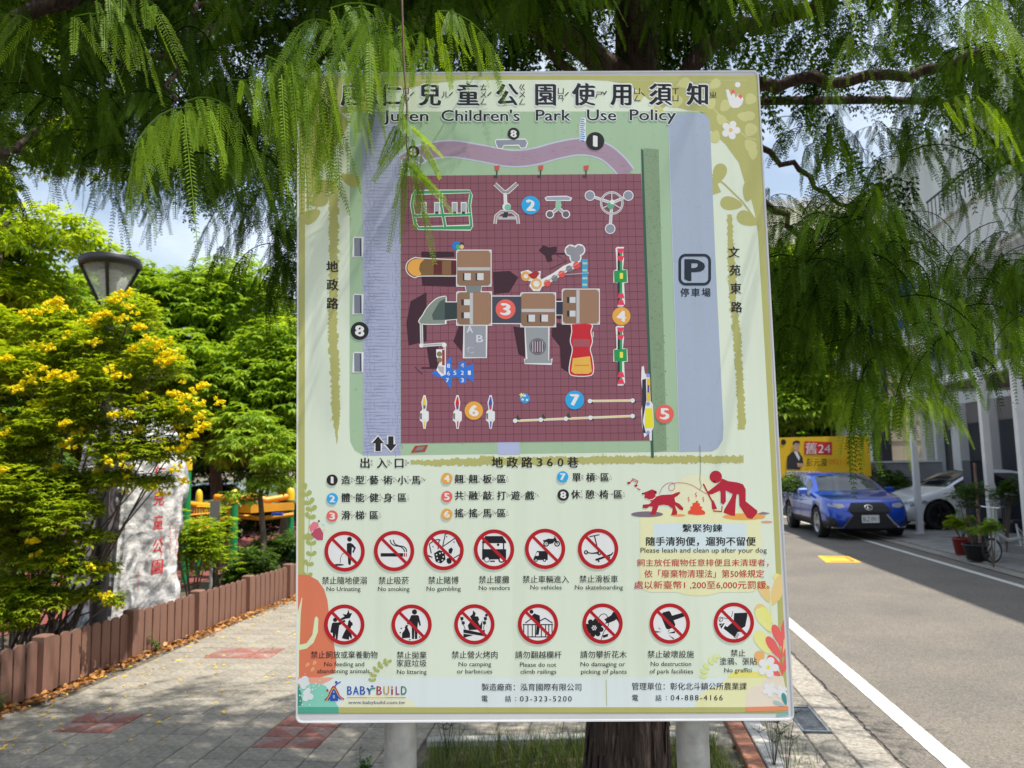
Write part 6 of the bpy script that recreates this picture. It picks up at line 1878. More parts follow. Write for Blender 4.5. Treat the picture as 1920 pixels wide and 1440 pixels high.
y = 240
while y < 850:
    for k in range(4):
        x0 = mr.uniform(680, 715); mp.line([(x0, y + mr.uniform(-2, 2)), (min(750, x0 + mr.uniform(12, 36)), y)], .6, PD, 5)
    for side in (681, 736):
        x = side + mr.uniform(0, 8); 
        mp.line([(x, y), (x + 12, y), (x + 12, y + 6)], .7, PD, 5); mp.line([(x + 4, y), (x + 4, y + 9)], .7, PD, 5)
    y += 6.2
for x in (694, 702, 728, 736):
    yy = 240
    while yy < 850:
        mp.line([(x, yy), (x, yy + mr.uniform(6, 26))], .6, PD, 5); yy += 34
wp = [(756, 306), (778, 292), (800, 285), (845, 279), (900, 287), (955, 297), (1000, 294), (1045, 282), (1090, 275), (1130, 283), (1158, 304), (1176, 326)]
def smooth(pts, m=5):
    out = []
    for i in range(len(pts) - 1):
        p0 = Vector(pts[max(0, i - 1)]); p1 = Vector(pts[i]); p2 = Vector(pts[i + 1]); p3 = Vector(pts[min(len(pts) - 1, i + 2)])
        for k in range(m):
            t = k / m; out.append(tuple(.5 * ((2 * p1) + (p2 - p0) * t + (2 * p0 - 5 * p1 + 4 * p2 - p3) * t * t + (3 * p1 - p0 - 3 * p2 + p3) * t ** 3)))
    out.append(tuple(pts[-1])); return out
ws = smooth(wp)
mp.line(ws, 34, LIGHTL, 4.5); mp.line(ws, 28, K(150, 128, 146), 5.5)
for k in range(90):
    p = mr.choice(ws); x = p[0] + mr.uniform(-5, 5); y = p[1] + mr.uniform(-11, 11); mp.line([(x, y), (x + mr.uniform(4, 9), y + .5)], .5, K(128, 108, 128), 6.3)
mp.poly([(751.5, 330), (1202, 326), (1207, 440), (1220.5, 826), (752, 831)], MAROON, 7)
gl = K(96, 52, 68, 1.2)
for k in range(1, 31):
    f = k / 31; mp.line([(751.5 + 450.5 * f, 329.5 - 3.5 * f), (752 + 468 * f, 831 - 5 * f)], .9, gl, 7.6)
for k in range(1, 34):
    f = k / 34; mp.line([(751.6, 330 + 501 * f), (1202 + 18.5 * f, 326 + 500 * f)], .9, gl, 7.9)
mp.poly([(1202, 278), (1206, 282), (1226, 858), (1221, 858), (1206, 440)], K(52, 84, 70), 8)
mp.poly([(932, 829), (973, 828.5), (975, 852), (934, 852.5)], K(158, 166, 196), 4)
# benches
def outl(pts, col, L=9, w=2.2):
    mp.line(pts + [pts[0]], w * 2, K(205, 215, 215), L); mp.poly(pts, col, L + 1)
for y in (446, 553, 662): outl([(664, y), (678, y), (678.5, y + 35), (664.5, y + 35)], K(112, 118, 132)); mp.line([(676, y + 2), (676.5, y + 34)], 2.2, K(58, 62, 78), 11)
outl(c2([]) or [(930, 263), (985, 262), (988, 268), (985, 276), (977, 277), (973, 271), (944, 272), (941, 278), (934, 277), (930, 268)], K(128, 134, 148))
outl([(754, 300), (765, 294), (790, 292), (797, 303), (789, 307), (783, 301), (770, 303), (764, 317), (756, 314)], K(128, 134, 148))
# red spring posts
for x in (932, 1014, 1099):
    mp.poly([(x - 5, 311), (x + 5, 310), (x + 4, 319), (x - 4, 320)], K(176, 82, 72), 10); mp.line([(x, 319), (x - 1, 333)], 2.5, K(56, 64, 58), 10); mp.poly([(x - 6, 328), (x + 1, 330), (x, 335), (x - 7, 333)], K(70, 50, 58), 9.5)
WL = K(205, 214, 210); GN = K(52, 140, 88); GY = K(150, 158, 166); DG = K(44, 46, 52)
# green fitness frame
def gl_line(pts, w=4.2, col=GN, L=10, cl=False): mp.line(pts, w + 2.6, WL, L, closed=cl); mp.line(pts, w, col, L + 1, closed=cl)
gl_line([(779, 361), (881, 359), (883, 366), (880, 385), (884, 424), (882, 427), (785, 428), (779, 420), (772, 384), (775, 366)], cl=True)
gl_line([(776, 405), (882, 402)], L=12); gl_line([(827, 362), (827, 385), (835, 426)], L=12.5)
for x in (790, 815, 848, 865): mp.rect(x - 1, 379, x + 10, 401, WL, 13); mp.rect(x + .5, 381, x + 8.5, 399, GY, 14); mp.rect(x + 1, 397, x + 7, 401, DG, 14.5)
# three fitness machines
gl_line([(928, 345), (944, 360), (952, 360), (970, 344)], 5, K(140, 132, 138)); gl_line([(947, 362), (948, 384)], 4, K(196, 200, 200)); mp.disc(950, 388, 8, WL, 11, 20); mp.disc(952, 389, 6, K(110, 170, 150), 12, 16)
gl_line([(928, 420), (930, 405), (940, 397), (960, 397), (970, 405), (972, 420)], 3.5, K(150, 135, 145)); gl_line([(934, 409), (968, 409)], 2.5, GY, 11.5); mp.poly([(945, 398), (953, 398), (951, 408), (942, 408)], DG, 13)
mp.poly([(1021, 371), (1026, 368), (1062, 367), (1073, 371), (1070, 377), (1024, 377)], WL, 10); mp.poly([(1023, 371), (1027, 370), (1062, 369), (1071, 372), (1067, 375), (1026, 375)], K(140, 146, 168), 11)
gl_line([(1046, 377), (1047, 390), (1032, 402)], 4, GY); gl_line([(1047, 390), (1060, 402)], 4, GY, 11.3); mp.poly([(1042, 376), (1051, 376), (1053, 386), (1048, 395), (1041, 388)], K(130, 178, 150), 13)
for x in (1031, 1061): mp.disc(x, 402, 8, WL, 12, 20); mp.disc(x, 402, 6, K(96, 88, 100), 13, 16)
mp.ring(1147, 381, 18, 22, WL, 10); mp.ring(1147, 381, 19, 21, K(140, 146, 150), 11)
for (x, y) in ((1106, 367), (1178, 367), (1144, 429)):
    gl_line([(1147, 381), (x, y)], 3, K(170, 176, 182), 10.4); mp.disc(x, y, 9.8, WL, 12.2, 24); mp.disc(x, y, 8.2, K(128, 132, 146), 13, 24)
for a in (0, 2.09, 4.19): mp.line([(1147, 381), (1147 + 20 * math.cos(a - 1.57), 381 + 20 * math.sin(a - 1.57))], 2, K(180, 186, 190), 12)
mp.disc(1145, 386, 6.5, K(90, 150, 120), 14, 20); mp.disc(1148, 379, 4.5, K(200, 214, 208), 14.6, 16)
# blue art pony strip
mp.poly([(1088, 221), (1099, 221), (1098, 240), (1099, 265), (1087, 265), (1086, 240)], K(196, 214, 232), 8)
for y0 in range(223, 264, 4): mp.line([(1088, y0), (1097 - (y0 % 3), y0 + 1.5)], 1.7, K(52, 108, 178), 9)
# equipment shadows
SH = K(64, 36, 48, 1.1)
for pl in ([(790, 472), (852, 472), (852, 482), (790, 484)], [(790, 516), (860, 518), (858, 538), (792, 536)], [(770, 565), (800, 548), (800, 640), (766, 648), (762, 605)], [(800, 650), (822, 650), (820, 692), (806, 690)], [(860, 612), (872, 612), (866, 660), (850, 640)],
           [(924, 510), (955, 508), (972, 520), (955, 548), (926, 552)], [(962, 612), (990, 616), (984, 670), (972, 664)], [(1036, 604), (1070, 610), (1074, 660), (1068, 700), (1052, 690), (1050, 650), (1034, 630)], [(1036, 560), (1054, 560), (1054, 598), (1044, 598)], [(1010, 470), (1018, 460), (1030, 464), (1044, 462), (1044, 472), (1034, 480), (1036, 490), (1026, 492), (1022, 480)]):
    mp.poly(pl, SH, 8.4)
mp.line([(1036, 476), (1062, 476)], 3, SH, 8.7); mp.line([(1030, 505), (1062, 490), (1040, 475)], 1.2, SH, 8.9)
mp.line([(766, 588), (780, 570), (800, 560)], 1.6, SH, 8.8); mp.line([(778, 688), (792, 702)], 1.4, SH, 8.8); mp.line([(790, 690), (826, 690)], 3, SH, 8.8)
# white outlines under the playground blocks
def block(pts, col, L=10, w=3.4): mp.line(pts + [pts[0]], w, WL, L); mp.poly(pts, col, L + .8)
BR1, BR2, RG = K(126, 98, 78), K(140, 108, 86), K(168, 170, 172)
def hut(x0, y0, x1, y1, vert, L=11.5):
    block([(x0, y0), (x1, y0), (x1, y1), (x0, y1)], BR1, L)
    if vert:
        xm = x0 + (x1 - x0) * (.42 if vert > 0 else .46); mp.rect(xm - 3, y0 + 1, xm + 3, y1 - 1, RG, L + 1.4)
        mp.rect(xm + 3, y0 + 1, x1 - 1, y1 - 1, BR2, L + 1.2)
        for yy in (y0 + .22 * (y1 - y0), y0 + .62 * (y1 - y0)): mp.rect(x0 + 8, yy, x0 + 16, yy + 11, DG, L + 1.6); mp.rect(x0 + 13, yy, x0 + 24, yy + 11, K(188, 190, 192), L + 1.9)
    else:
        ym = y0 + (y1 - y0) * .52; mp.rect(x0 + 1, ym - 3, x1 - 1, ym + 3, RG, L + 1.4)
        mp.rect(x0 + 1, y0 + 1, x1 - 1, ym - 3, BR2, L + 1.2)
        for xx in (x0 + .22 * (x1 - x0), x0 + .6 * (x1 - x0)): mp.rect(xx - 3, ym + 8, xx + 4, ym + 22, DG, L + 1.6); mp.rect(xx, ym + 8, xx + 12, ym + 21, K(188, 190, 192), L + 1.9)
    for a_, b_ in ((x0, y0), (x1, y0), (x0, y1), (x1, y1)):
        sx = 1 if a_ == x0 else -1; sy = 1 if b_ == y0 else -1; mp.poly([(a_, b_), (a_ + 5 * sx, b_), (a_, b_ + 5 * sy)], RG, L + 2.1)
block(smooth([(858, 488), (790, 485), (778, 484), (766, 491), (762, 502), (766, 513), (778, 520), (790, 517), (858, 517)], 4), K(112, 86, 52)); mp.poly(smooth([(796, 486), (778, 486), (768, 492), (764, 502), (768, 511), (778, 518), (790, 515), (786, 506), (788, 494)], 3), K(206, 150, 72), 11.2)
mp.rect(813, 489, 829, 515, K(88, 36, 40), 11.3); mp.rect(829, 490, 852, 514, K(118, 88, 64), 11.3); mp.rect(846, 489, 856, 515, K(80, 32, 38), 11.6)
block([(873, 536), (903, 536), (901, 548), (875, 548)], K(110, 118, 118), 11)
block([(921, 556), (978, 556), (978, 606), (921, 606)], K(62, 64, 78), 10.6); mp.poly([(924, 560), (945, 560), (945, 602), (924, 602)], K(98, 96, 112), 11.6)
block(smooth([(836, 556), (820, 560), (804, 574), (794, 590), (788, 606), (834, 607)], 4) , K(118, 128, 120), 10.6); block([(834, 567), (858, 567), (858, 598), (834, 600)], K(44, 56, 56), 10.9)
mp.poly([(834, 560), (834, 600), (812, 600), (810, 590), (824, 566)], K(70, 84, 80), 11.6)
gl_line([(790, 606), (791, 648), (833, 645), (834, 655)], 3, K(150, 160, 158)); mp.disc(790, 648, 4, WL, 13, 12); mp.disc(833, 647, 4.5, WL, 13, 12)
mp.poly([(818, 655), (836, 655), (836, 702), (828, 706), (818, 694), (824, 680), (818, 668)], WL, 12); mp.disc(824, 664, 5, K(120, 108, 76), 13, 14); mp.disc(824, 675, 5, K(118, 106, 76), 13, 14); mp.rect(829, 656, 834, 685, K(136, 56, 50), 13); mp.poly([(820, 686), (833, 688), (832, 702), (824, 696)], K(160, 156, 160), 13)
block([(871, 608), (911, 608), (911, 670), (871, 670)], K(134, 138, 146), 10.8, 4); 
mp.fit('A', 875, 887, 611, 624, K(190, 190, 200), 13, .03); mp.fit('B', 893, 906, 628, 642, K(190, 190, 200), 13, .03); mp.fit('C', 875, 888, 650, 663, K(190, 190, 200), 13, .03)
hut(857, 470, 920, 536, 0); hut(857, 548, 921, 609, 1)
# blue plane number mat
mp.poly([(807, 700), (826, 692), (833, 688), (845, 667), (847, 692), (860, 692), (860, 679), (874, 678), (874, 689), (887, 681), (888, 717), (874, 707), (874, 719), (861, 719), (860, 707), (847, 707), (845, 730), (832, 710), (820, 706)], K(44, 104, 190), 9.4)
for ch, x, y in (('8', 841, 686), ('6', 841, 700), ('7', 839, 713), ('5', 853, 699), ('4', 867, 685), ('2', 867, 699), ('3', 867, 713), ('1', 880, 699)): mp.fit(ch, x - 2.8, x + 2.8, y - 4, y + 4, K(210, 224, 240), 11, .04)
hut(977, 550, 1041, 612, 0); 
block([(985, 614), (1028, 614), (1028, 676), (1034, 674), (1034, 681), (984, 681), (984, 674), (989, 673)], K(134, 138, 142), 10.2); mp.ring(1008, 650, 13, 16, K(96, 100, 106), 12); mp.disc(1008, 650, 12.5, K(92, 70, 84), 12.3)
for k in range(-2, 3): mp.line([(1008 + k * 4.5, 640), (1008 + k * 4.5, 660)], 1.2, K(180, 184, 186), 13)
hut(1055, 543, 1123, 607, 1, 11.5)
block([(1041, 566), (1055, 566), (1055, 590), (1041, 590)], K(44, 46, 64), 10.5)
block(smooth([(1072, 608), (1108, 608), (1107, 622), (1110, 640), (1106, 655), (1110, 672), (1112, 696), (1104, 704), (1076, 704), (1068, 697), (1070, 676), (1074, 655), (1070, 640), (1073, 622)], 3), K(176, 34, 44), 10.8)
mp.rect(1074, 636, 1106, 650, K(150, 76, 84), 12.2); mp.poly([(1074, 672), (1106, 668), (1110, 697), (1103, 701), (1077, 701), (1071, 696)], K(226, 160, 72), 12.6); mp.rect(1077, 684, 1104, 686, K(190, 124, 50), 13.4)
# butterfly ornament, clover umbrella, stepping bars
mp.poly([(976, 510), (990, 506), (1000, 512), (1014, 508), (1013, 520), (1018, 534), (1012, 546), (1000, 546), (992, 536), (996, 528), (980, 524)], WL, 9.8); mp.ring(986, 518, 4, 9, K(222, 150, 84), 11); mp.poly([(990, 515), (1005, 508), (1012, 512), (1004, 524), (996, 522)], K(150, 40, 44), 12); mp.ring(1006, 532, 6, 10, K(206, 156, 88), 12.6)
for x, y in ((1070, 470), (1086, 469), (1079, 483)): mp.disc(x, y, 11.5, WL, 10, 20)
for x, y in ((1070, 470), (1086, 469), (1079, 483)): mp.poly([(x + 9 * math.cos(t * .5) * (1 + .12 * math.sin(t * 3)), y + 9 * math.sin(t * .5) * (1 + .12 * math.sin(t * 3))) for t in range(12)], K(130, 130, 138), 12)
mp.line([(1014, 532), (1040, 518), (1060, 504), (1084, 494)], 13, WL, 9.4)
for x, y, r_, c in ((1026, 531, 6.5, K(222, 74, 62)), (1040, 522, 6, K(110, 110, 116)), (1053, 514, 6.5, K(222, 74, 62)), (1067, 504, 6, K(110, 110, 116)), (1081, 498, 6.8, K(214, 64, 60))): mp.disc(x, y, r_, c, 13, 16)
mp.line([(1020, 530), (1090, 490), (1104, 512), (1060, 515)], 1.4, K(150, 152, 160), 14)
mp.rect(1091, 486, 1102, 540, K(58, 142, 186), 9); 
for y in (492, 505, 520, 532): mp.rect(1092, y, 1101, y + 4, K(150, 190, 160), 10)
# seesaws
for oy in (0, 148):
    mp.poly([(1154, 466 + oy), (1157, 463 + oy), (1170, 463 + oy), (1168, 475 + oy), (1170, 485 + oy), (1168, 505 + oy), (1176, 506 + oy), (1177, 530 + oy), (1170, 531 + oy), (1172, 570 + oy), (1168, 575 + oy), (1158, 575 + oy), (1158, 531 + oy), (1150, 530 + oy), (1150, 508 + oy), (1156, 505 + oy), (1155, 480 + oy)], WL, 9.5)
    mp.rect(1158, 470 + oy, 1163, 572 + oy, DG, 10.6); mp.rect(1162, 474 + oy, 1166.5, 565 + oy, K(40, 140, 76), 11.4); mp.poly([(1151, 508 + oy), (1175, 506 + oy), (1175.5, 529 + oy), (1152, 530 + oy)], K(34, 136, 70), 11.8); mp.rect(1162, 512 + oy, 1168, 523 + oy, K(206, 206, 80), 13)
    for y in (466, 480, 550, 563): mp.poly([(1157, y + oy), (1170, y + oy), (1167, y + 9 + oy), (1160, y + 9 + oy)] if y < 500 else [(1160, y + oy), (1168, y + oy), (1171, y + 9 + oy), (1158, y + 9 + oy)], K(226, 56, 84), 12.6)
# rocking horses, ball, drums, bars
for x, c1_, c2_ in ((796, K(206, 176, 72), K(70, 96, 150)), (858, K(186, 34, 46), K(44, 76, 150)), (920, K(60, 80, 160), K(176, 60, 70))):
    mp.poly([(x - 2, 741), (x + 2, 741), (x + 5, 755), (x + 3, 770), (x + 8, 772), (x + 8, 788), (x + 4, 792), (x + 2, 804), (x - 2, 804), (x - 4, 792), (x - 9, 788), (x - 8, 772), (x - 4, 768), (x - 6, 755)], WL, 9.5)
    mp.poly([(x - 1, 744), (x + 1, 744), (x + 3, 756), (x + 1, 768), (x - 2, 768), (x - 4, 756)], c1_, 11); mp.poly([(x - 2, 760), (x + 2, 760), (x + 2, 766), (x - 2, 766)], c2_, 12); mp.poly([(x - 1, 790), (x + 2, 790), (x + 1, 802), (x - 1, 802)], c1_, 11); mp.rect(x - 8, 775, x - 5, 786, K(90, 100, 90), 11); mp.rect(x - 4, 773, x + 7, 787, K(206, 220, 224), 12)
mp.disc(984, 747, 9.2, K(48, 136, 196), 9.6, 24); 
for x, y in ((980, 749), (988, 750), (984, 742)): mp.disc(x, y, 2.3, K(190, 220, 240), 11, 10)
mp.poly([(977, 736), (979, 739), (983, 737), (981, 741), (984, 744), (979, 743), (976, 746), (976, 742), (973, 740), (976, 739)], K(230, 214, 130), 12)
mp.disc(856, 461, 8.5, K(38, 110, 190), 9.6, 20); mp.disc(859, 463, 4.5, K(70, 160, 84), 11, 14); mp.disc(866, 463, 4, K(222, 178, 116), 11.4, 12); mp.line([(862, 458), (866, 455), (870, 459)], 2, DG, 12)
for pts, posts in (([(1107, 752), (1188, 751)], (1107, 1187)), ([(967, 789), (1188, 780)], (967, 1015, 1062, 1108, 1187))):
    mp.line(pts, 4.6, WL, 9.6); mp.line(pts, 2.8, K(212, 190, 140), 11)
    for x in posts:
        y = pts[0][1] + (pts[1][1] - pts[0][1]) * (x - pts[0][0]) / (pts[1][0] - pts[0][0]); mp.poly([(x - 3, y + 4), (x + 3, y - 12), (x + 9, y - 2), (x + 3, y + 4)] if x < 1100 else [(x - 4, y), (x, y - 6), (x + 6, y + 4), (x + 2, y + 6)], K(50, 60, 58), 10.4); mp.disc(x - 1, y, 4.2, K(200, 214, 224), 12.4, 14)
mp.poly([(1203, 688), (1207, 686), (1209, 700), (1214, 704), (1218, 706), (1220, 752), (1224, 758), (1226, 800), (1222, 808), (1222, 826), (1218, 826), (1217, 812), (1208, 820), (1204, 800), (1202, 770), (1206, 750), (1202, 712)], WL, 9.8)
mp.poly([(1204, 712), (1211, 710), (1212, 750), (1205, 790), (1211, 812), (1206, 812), (1204, 790)], DG, 10.8); mp.rect(1213, 710, 1219, 752, K(206, 170, 40), 11.6); mp.rect(1214, 722, 1217, 736, K(50, 66, 140), 12.4); mp.poly([(1210, 766), (1223, 765), (1225, 801), (1209, 803)], K(214, 200, 46), 11.6)
for y in (704, 757, 811): mp.disc(1215, y, 3.6, K(120, 140, 200), 13, 12)
mp.poly([(770, 849), (778, 836), (803, 834), (797, 847)], K(150, 60, 52), 9); mp.poly([(778, 845), (784, 838), (797, 837), (792, 844)], K(110, 120, 116), 10)
mp.poly([(1107, 635), (1111, 622), (1115, 635)], WL, 10) if False else mp.line([(1112, 622), (1112, 632)], 1.5, WL, 10)
# entrance arrows
for x, up in ((709, 1), (733, -1)):
    cy = 832; q = [(0, -14), (11, -1), (5, -1), (5, 14), (-5, 14), (-5, -1), (-11, -1)]
    pp = [(x + a, cy + b * up) for a, b in q]; mp.line(pp, 3.2, WL, 9, closed=True); mp.poly(pp, DARK, 10)
# parking emblem
def rrect(x0, y0, x1, y1, r): 
    out = []
    for cx, cy, a0 in ((x1 - r, y0 + r, -90), (x1 - r, y1 - r, 0), (x0 + r, y1 - r, 90), (x0 + r, y0 + r, 180)):
        for k in range(6): a = R(a0 + k * 18); out.append((cx + r * math.cos(a), cy + r * math.sin(a)))
    return out
NV = K(34, 46, 58, 1.0)
mp.line(rrect(1274.5, 478.5, 1330.5, 533, 11), 5.2, NV, 8, closed=True)
mp.fit('P', 1283, 1322, 486, 527, NV, 8, .07)
mp.build('map_print', sb)

# ---- numbers in circles
BK, BU, COR, ORA = (.022, .02, .02), K(40, 150, 215), K(226, 92, 82), K(232, 150, 66)
def num(ch, x, y, r, col, wd=1.0):
    nm = Ink()
    nm.disc(x, y, r, col, 15); h = r * .62; w = r * (.52 if ch != '1' else .25)
    nm.fit(ch, x - w, x + w, y - h, y + h, K(225, 232, 238), 16, .07)
    nm.build('number_mark', sb)
num('8', 963, 251, 11.3, BK); num('8', 775, 285, 11.5, BK); num('1', 1116, 265, 17, BK); num('2', 995, 385, 17.3, BU); num('3', 948, 580, 18.6, COR); num('4', 1165, 593, 17, ORA); num('5', 1246, 776, 17.3, COR); num('6', 888.5, 770, 17.3, ORA); num('7', 1077.5, 750, 17.5, BU); num('8', 674.5, 620.5, 16.8, BK)
num('1', 623, 900, 10.4, BK); num('2', 623.3, 935, 10.6, BU); num('3', 623, 967.5, 10.6, COR); num('4', 838, 897, 10.4, ORA); num('5', 838, 931, 10.4, COR); num('6', 838, 964, 10.4, ORA); num('7', 1055, 894, 10.6, BU); num('8', 1056, 928, 10.8, BK)

# ---- title
tt = Ink(); HAL = K(200, 212, 212)
for ch, x, zy in (('居', 660, 'ㄐㄩ'), ('仁', 733, 'ㄖㄣˊ'), ('兒', 806, 'ㄦˊ'), ('童', 878, 'ㄊㄨㄥˊ'), ('公', 950.5, 'ㄍㄨㄥ'), ('園', 1023, 'ㄩㄢˊ'), ('使', 1094.5, 'ㄕˇ'), ('用', 1166, 'ㄩㄥˋ'), ('須', 1238, 'ㄒㄩ'), ('知', 1308.5, 'ㄓ')):
    tt.cjk(ch, x, 177.5 - (x - 950) * .002, 40, 41, DARK, 8, .038, halo=HAL, hb=.045)
    sy = [c for c in zy if c not in 'ˊˇˋ']; tn = [c for c in zy if c in 'ˊˇˋ']
    for k, c in enumerate(sy):
        tt.cjk(c, x + 28.5, 177.5 + (k - (len(sy) - 1) / 2) * 13.5, 13.5, 12.5, DARK, 8, .015)
    for c in tn:
        q = {'ˊ': [(x + 36, 180), (x + 43, 173)], 'ˋ': [(x + 36, 173), (x + 43, 180)], 'ˇ': [(x + 35, 172), (x + 38.5, 177), (x + 43, 171)]}[c]; tt.line(q, 1.8, DARK, 8)
for w, x0, x1 in (('Juren', 719, 803), ("Children's", 828, 974), ('Park', 1005, 1070), ('Use', 1101, 1155), ('Policy', 1181, 1267)):
    tt.latin(w, x0, x1, 227.5 - (x0 - 720) * .004, 20.5, DARK, 14.5, .018, halo=K(198, 210, 205), hb=.05)
tt.build('title_lettering', sb)

# ---- names of roads, legend, captions
lg = Ink()
def row(txt, x0, x1, y0, y1, col=DARK, bold=.022, L=8, sp=1.0): lg.fit(txt, x0, x1, y0, y1, col, L, bold, sp)
for t_, x, y in (('地', 623, 500), ('政', 623.5, 534), ('路', 623.5, 569)): lg.cjk(t_, x, y, 21, 21, DARK, 8, .03)
for t_, x, y in (('文', 1376, 473), ('苑', 1378, 507), ('東', 1379.5, 541), ('路', 1381, 576)): lg.cjk(t_, x, y, 20, 20, DARK, 8, .03)
for t_, x in (('停', 1284), ('車', 1304), ('場', 1324)): lg.cjk(t_, x, 548.5, 16, 16, NV, 8, .03)
TM = {'ˊ': [(0, 2), (4, -2)], 'ˋ': [(0, -2), (4, 2)], 'ˇ': [(0, -2), (2, 1.5), (4, -2)], '˙': [(1, -1), (2, 1)]}
def zrow(chars, zys, x0, y, w, pitch):
    for i, (ch, zy) in enumerate(zip(chars, zys)):
        cx = x0 + w / 2 + i * pitch; lg.cjk(ch, cx, y, w, w * 1.03, DARK, 8, .03)
        sy = [c for c in zy if c not in TM]; tn = [c for c in zy if c in TM]
        for k, c in enumerate(sy): lg.cjk(c, cx + w * .5 + 2.8, y + (k - (len(sy) - 1) / 2) * w * .33, w * .31, w * .30, DARK, 8, .0)
        for c in tn: lg.line([(cx + w * .5 + 5.3 + a, y + b) for a, b in TM[c]], .8, DARK, 8)
zrow('出入口', ('ㄔㄨ', 'ㄖㄨˋ', 'ㄎㄡˇ'), 675, 868, 19, 32)
zrow('造型藝術小馬', ('ㄗㄠˋ', 'ㄒㄧㄥˊ', 'ㄧˋ', 'ㄕㄨˋ', 'ㄒㄧㄠˇ', 'ㄇㄚˇ'), 640.5, 900, 16, 26.4)
zrow('體能健身區', ('ㄊㄧˇ', 'ㄋㄥˊ', 'ㄐㄧㄢˋ', 'ㄕㄣ', 'ㄑㄩ'), 640.5, 933, 16, 26.4)
zrow('滑梯區', ('ㄏㄨㄚˊ', 'ㄊㄧ', 'ㄑㄩ'), 640.5, 966, 16, 26.4)
zrow('翹翹板區', ('ㄑㄧㄠˋ', 'ㄑㄧㄠˋ', 'ㄅㄢˇ', 'ㄑㄩ'), 853, 898, 16, 26.4)
zrow('共融敲打遊戲', ('ㄍㄨㄥˋ', 'ㄖㄨㄥˊ', 'ㄑㄧㄠ', 'ㄉㄚˇ', 'ㄧㄡˊ', 'ㄒㄧˋ'), 853, 929, 16, 26.4)
zrow('搖搖馬區', ('ㄧㄠˊ', 'ㄧㄠˊ', 'ㄇㄚˇ', 'ㄑㄩ'), 853, 962, 16, 26.4)
zrow('單槓區', ('ㄉㄢ', 'ㄍㄤˋ', 'ㄑㄩ'), 1073, 895, 16, 26.4)
zrow('休憩椅區', ('ㄒㄧㄡ', 'ㄑㄧˋ', 'ㄧˇ', 'ㄑㄩ'), 1071.5, 927, 16, 26.4)
for t_, x in (('地', 932.5), ('政', 960.5), ('路', 988), ('巷', 1074)): lg.cjk(t_, x, 867, 20, 20, DARK, 8, .03)
for t_, x in (('3', 1011.5), ('6', 1031), ('0', 1051)): lg.fit(t_, x - 5.5, x + 5.5, 859, 874.5, DARK, 8, .02)
CAP = [('禁止隨地便溺', 604, 688, 1081, 1095.5, [('No Urinating', 612.5, 676, 1108)]), ('禁止吸菸', 710, 767, 1081, 1095.5, [('No smoking', 709, 768, 1108)]), ('禁止賭博', 803, 860, 1080.5, 1095, [('No gambling', 800, 864, 1107.5)]), ('禁止擺攤', 898, 955, 1079.5, 1094, [('No vendors', 898, 956, 1106)]), ('禁止車輛進入', 980, 1067, 1079, 1093, [('No vehicles', 994.5, 1053, 1105)]), ('禁止滑板車', 1086.5, 1158.5, 1078.5, 1092.5, [('No skateboarding', 1078, 1168, 1105)]),
       ('禁止飼放或棄養動物', 583, 708, 1220.5, 1234.5, [('No feeding and', 608, 683, 1249), ('abandoning animals', 595, 693, 1262)]), ('禁止拋棄', 744, 800, 1221, 1235, [('No littering', 744.5, 800, 1263.5)]), ('家庭垃圾', 744, 800, 1236.5, 1250, []), ('禁止營火烤肉', 847, 933, 1220.5, 1234.5, [('No camping', 860, 921, 1249), ('or barbecues', 857, 923, 1262.5)]), ('請勿翻越欄杆', 966, 1053, 1220.5, 1234.5, [('Please do not', 975, 1043, 1250), ('climb railings', 976, 1043, 1263)]),
       ('請勿攀折花木', 1088, 1175, 1220, 1234, [('No damaging or', 1088.5, 1172, 1249), ('picking of plants', 1089.5, 1175, 1263)]), ('禁止破壞設施', 1214, 1301, 1219.5, 1233.5, [('No destruction', 1220, 1296, 1248.5), ('of park facilities', 1218, 1299.5, 1262.5)]), ('禁止', 1370, 1397.5, 1217.5, 1231, []), ('塗鴉、張貼', 1349.5, 1419, 1232.5, 1246.5, [('No graffiti', 1358, 1409, 1260.5)])]
for zh_, x0, x1, y0, y1, en in CAP:
    row(zh_, x0, x1, y0, y1, bold=.006)
    for e in en: lg.latin(e[0], e[1], e[2], e[3], 8.2, DARK, 8, .004)
row('繫緊狗鍊', 1279.5, 1354.5, 982.5, 997.5, bold=.02); row('隨手清狗便，遛狗不留便', 1211, 1417, 1006.5, 1023.5, bold=.022)
lg.latin('Please leash and clean up after your dog', 1201, 1437.5, 1036, 9.3, DARK, 8, .002)
RT = (.56, .02, .035)
row('飼主放任寵物任意排便且未清理者，', 1194, 1441, 1048, 1062, RT, .008); row('依「廢棄物清理法」第50條規定', 1208, 1432.5, 1068, 1083, RT, .008); row('處以新臺幣1 ,200至6,000元罰鍰。', 1189, 1443, 1089, 1104.5, RT, .008)
row('製造廠商：泓育國際有限公司', 903, 1090, 1281, 1295, bold=.008); row('電', 903, 914.5, 1304, 1315.5, bold=.01); row('話', 947, 958.5, 1304, 1315.5, bold=.01); row('：', 966, 968, 1307, 1314, bold=.03); row('03-323-5200', 975, 1072, 1305, 1315, bold=.008, sp=1.25)
row('管理單位：彰化北斗鎮公所農業課', 1184.5, 1400, 1279.5, 1293.5, bold=.008); row('電', 1185, 1196.5, 1302.5, 1314, bold=.01); row('話', 1229, 1240.5, 1302.5, 1314, bold=.01); row('：', 1248.5, 1250.5, 1305, 1312, bold=.03); row('04-888-4166', 1257.5, 1355, 1303, 1313, bold=.008, sp=1.25)
lg.line([(1136.5, 1274), (1137.5, 1323)], 1.2, OLIVE, 5)
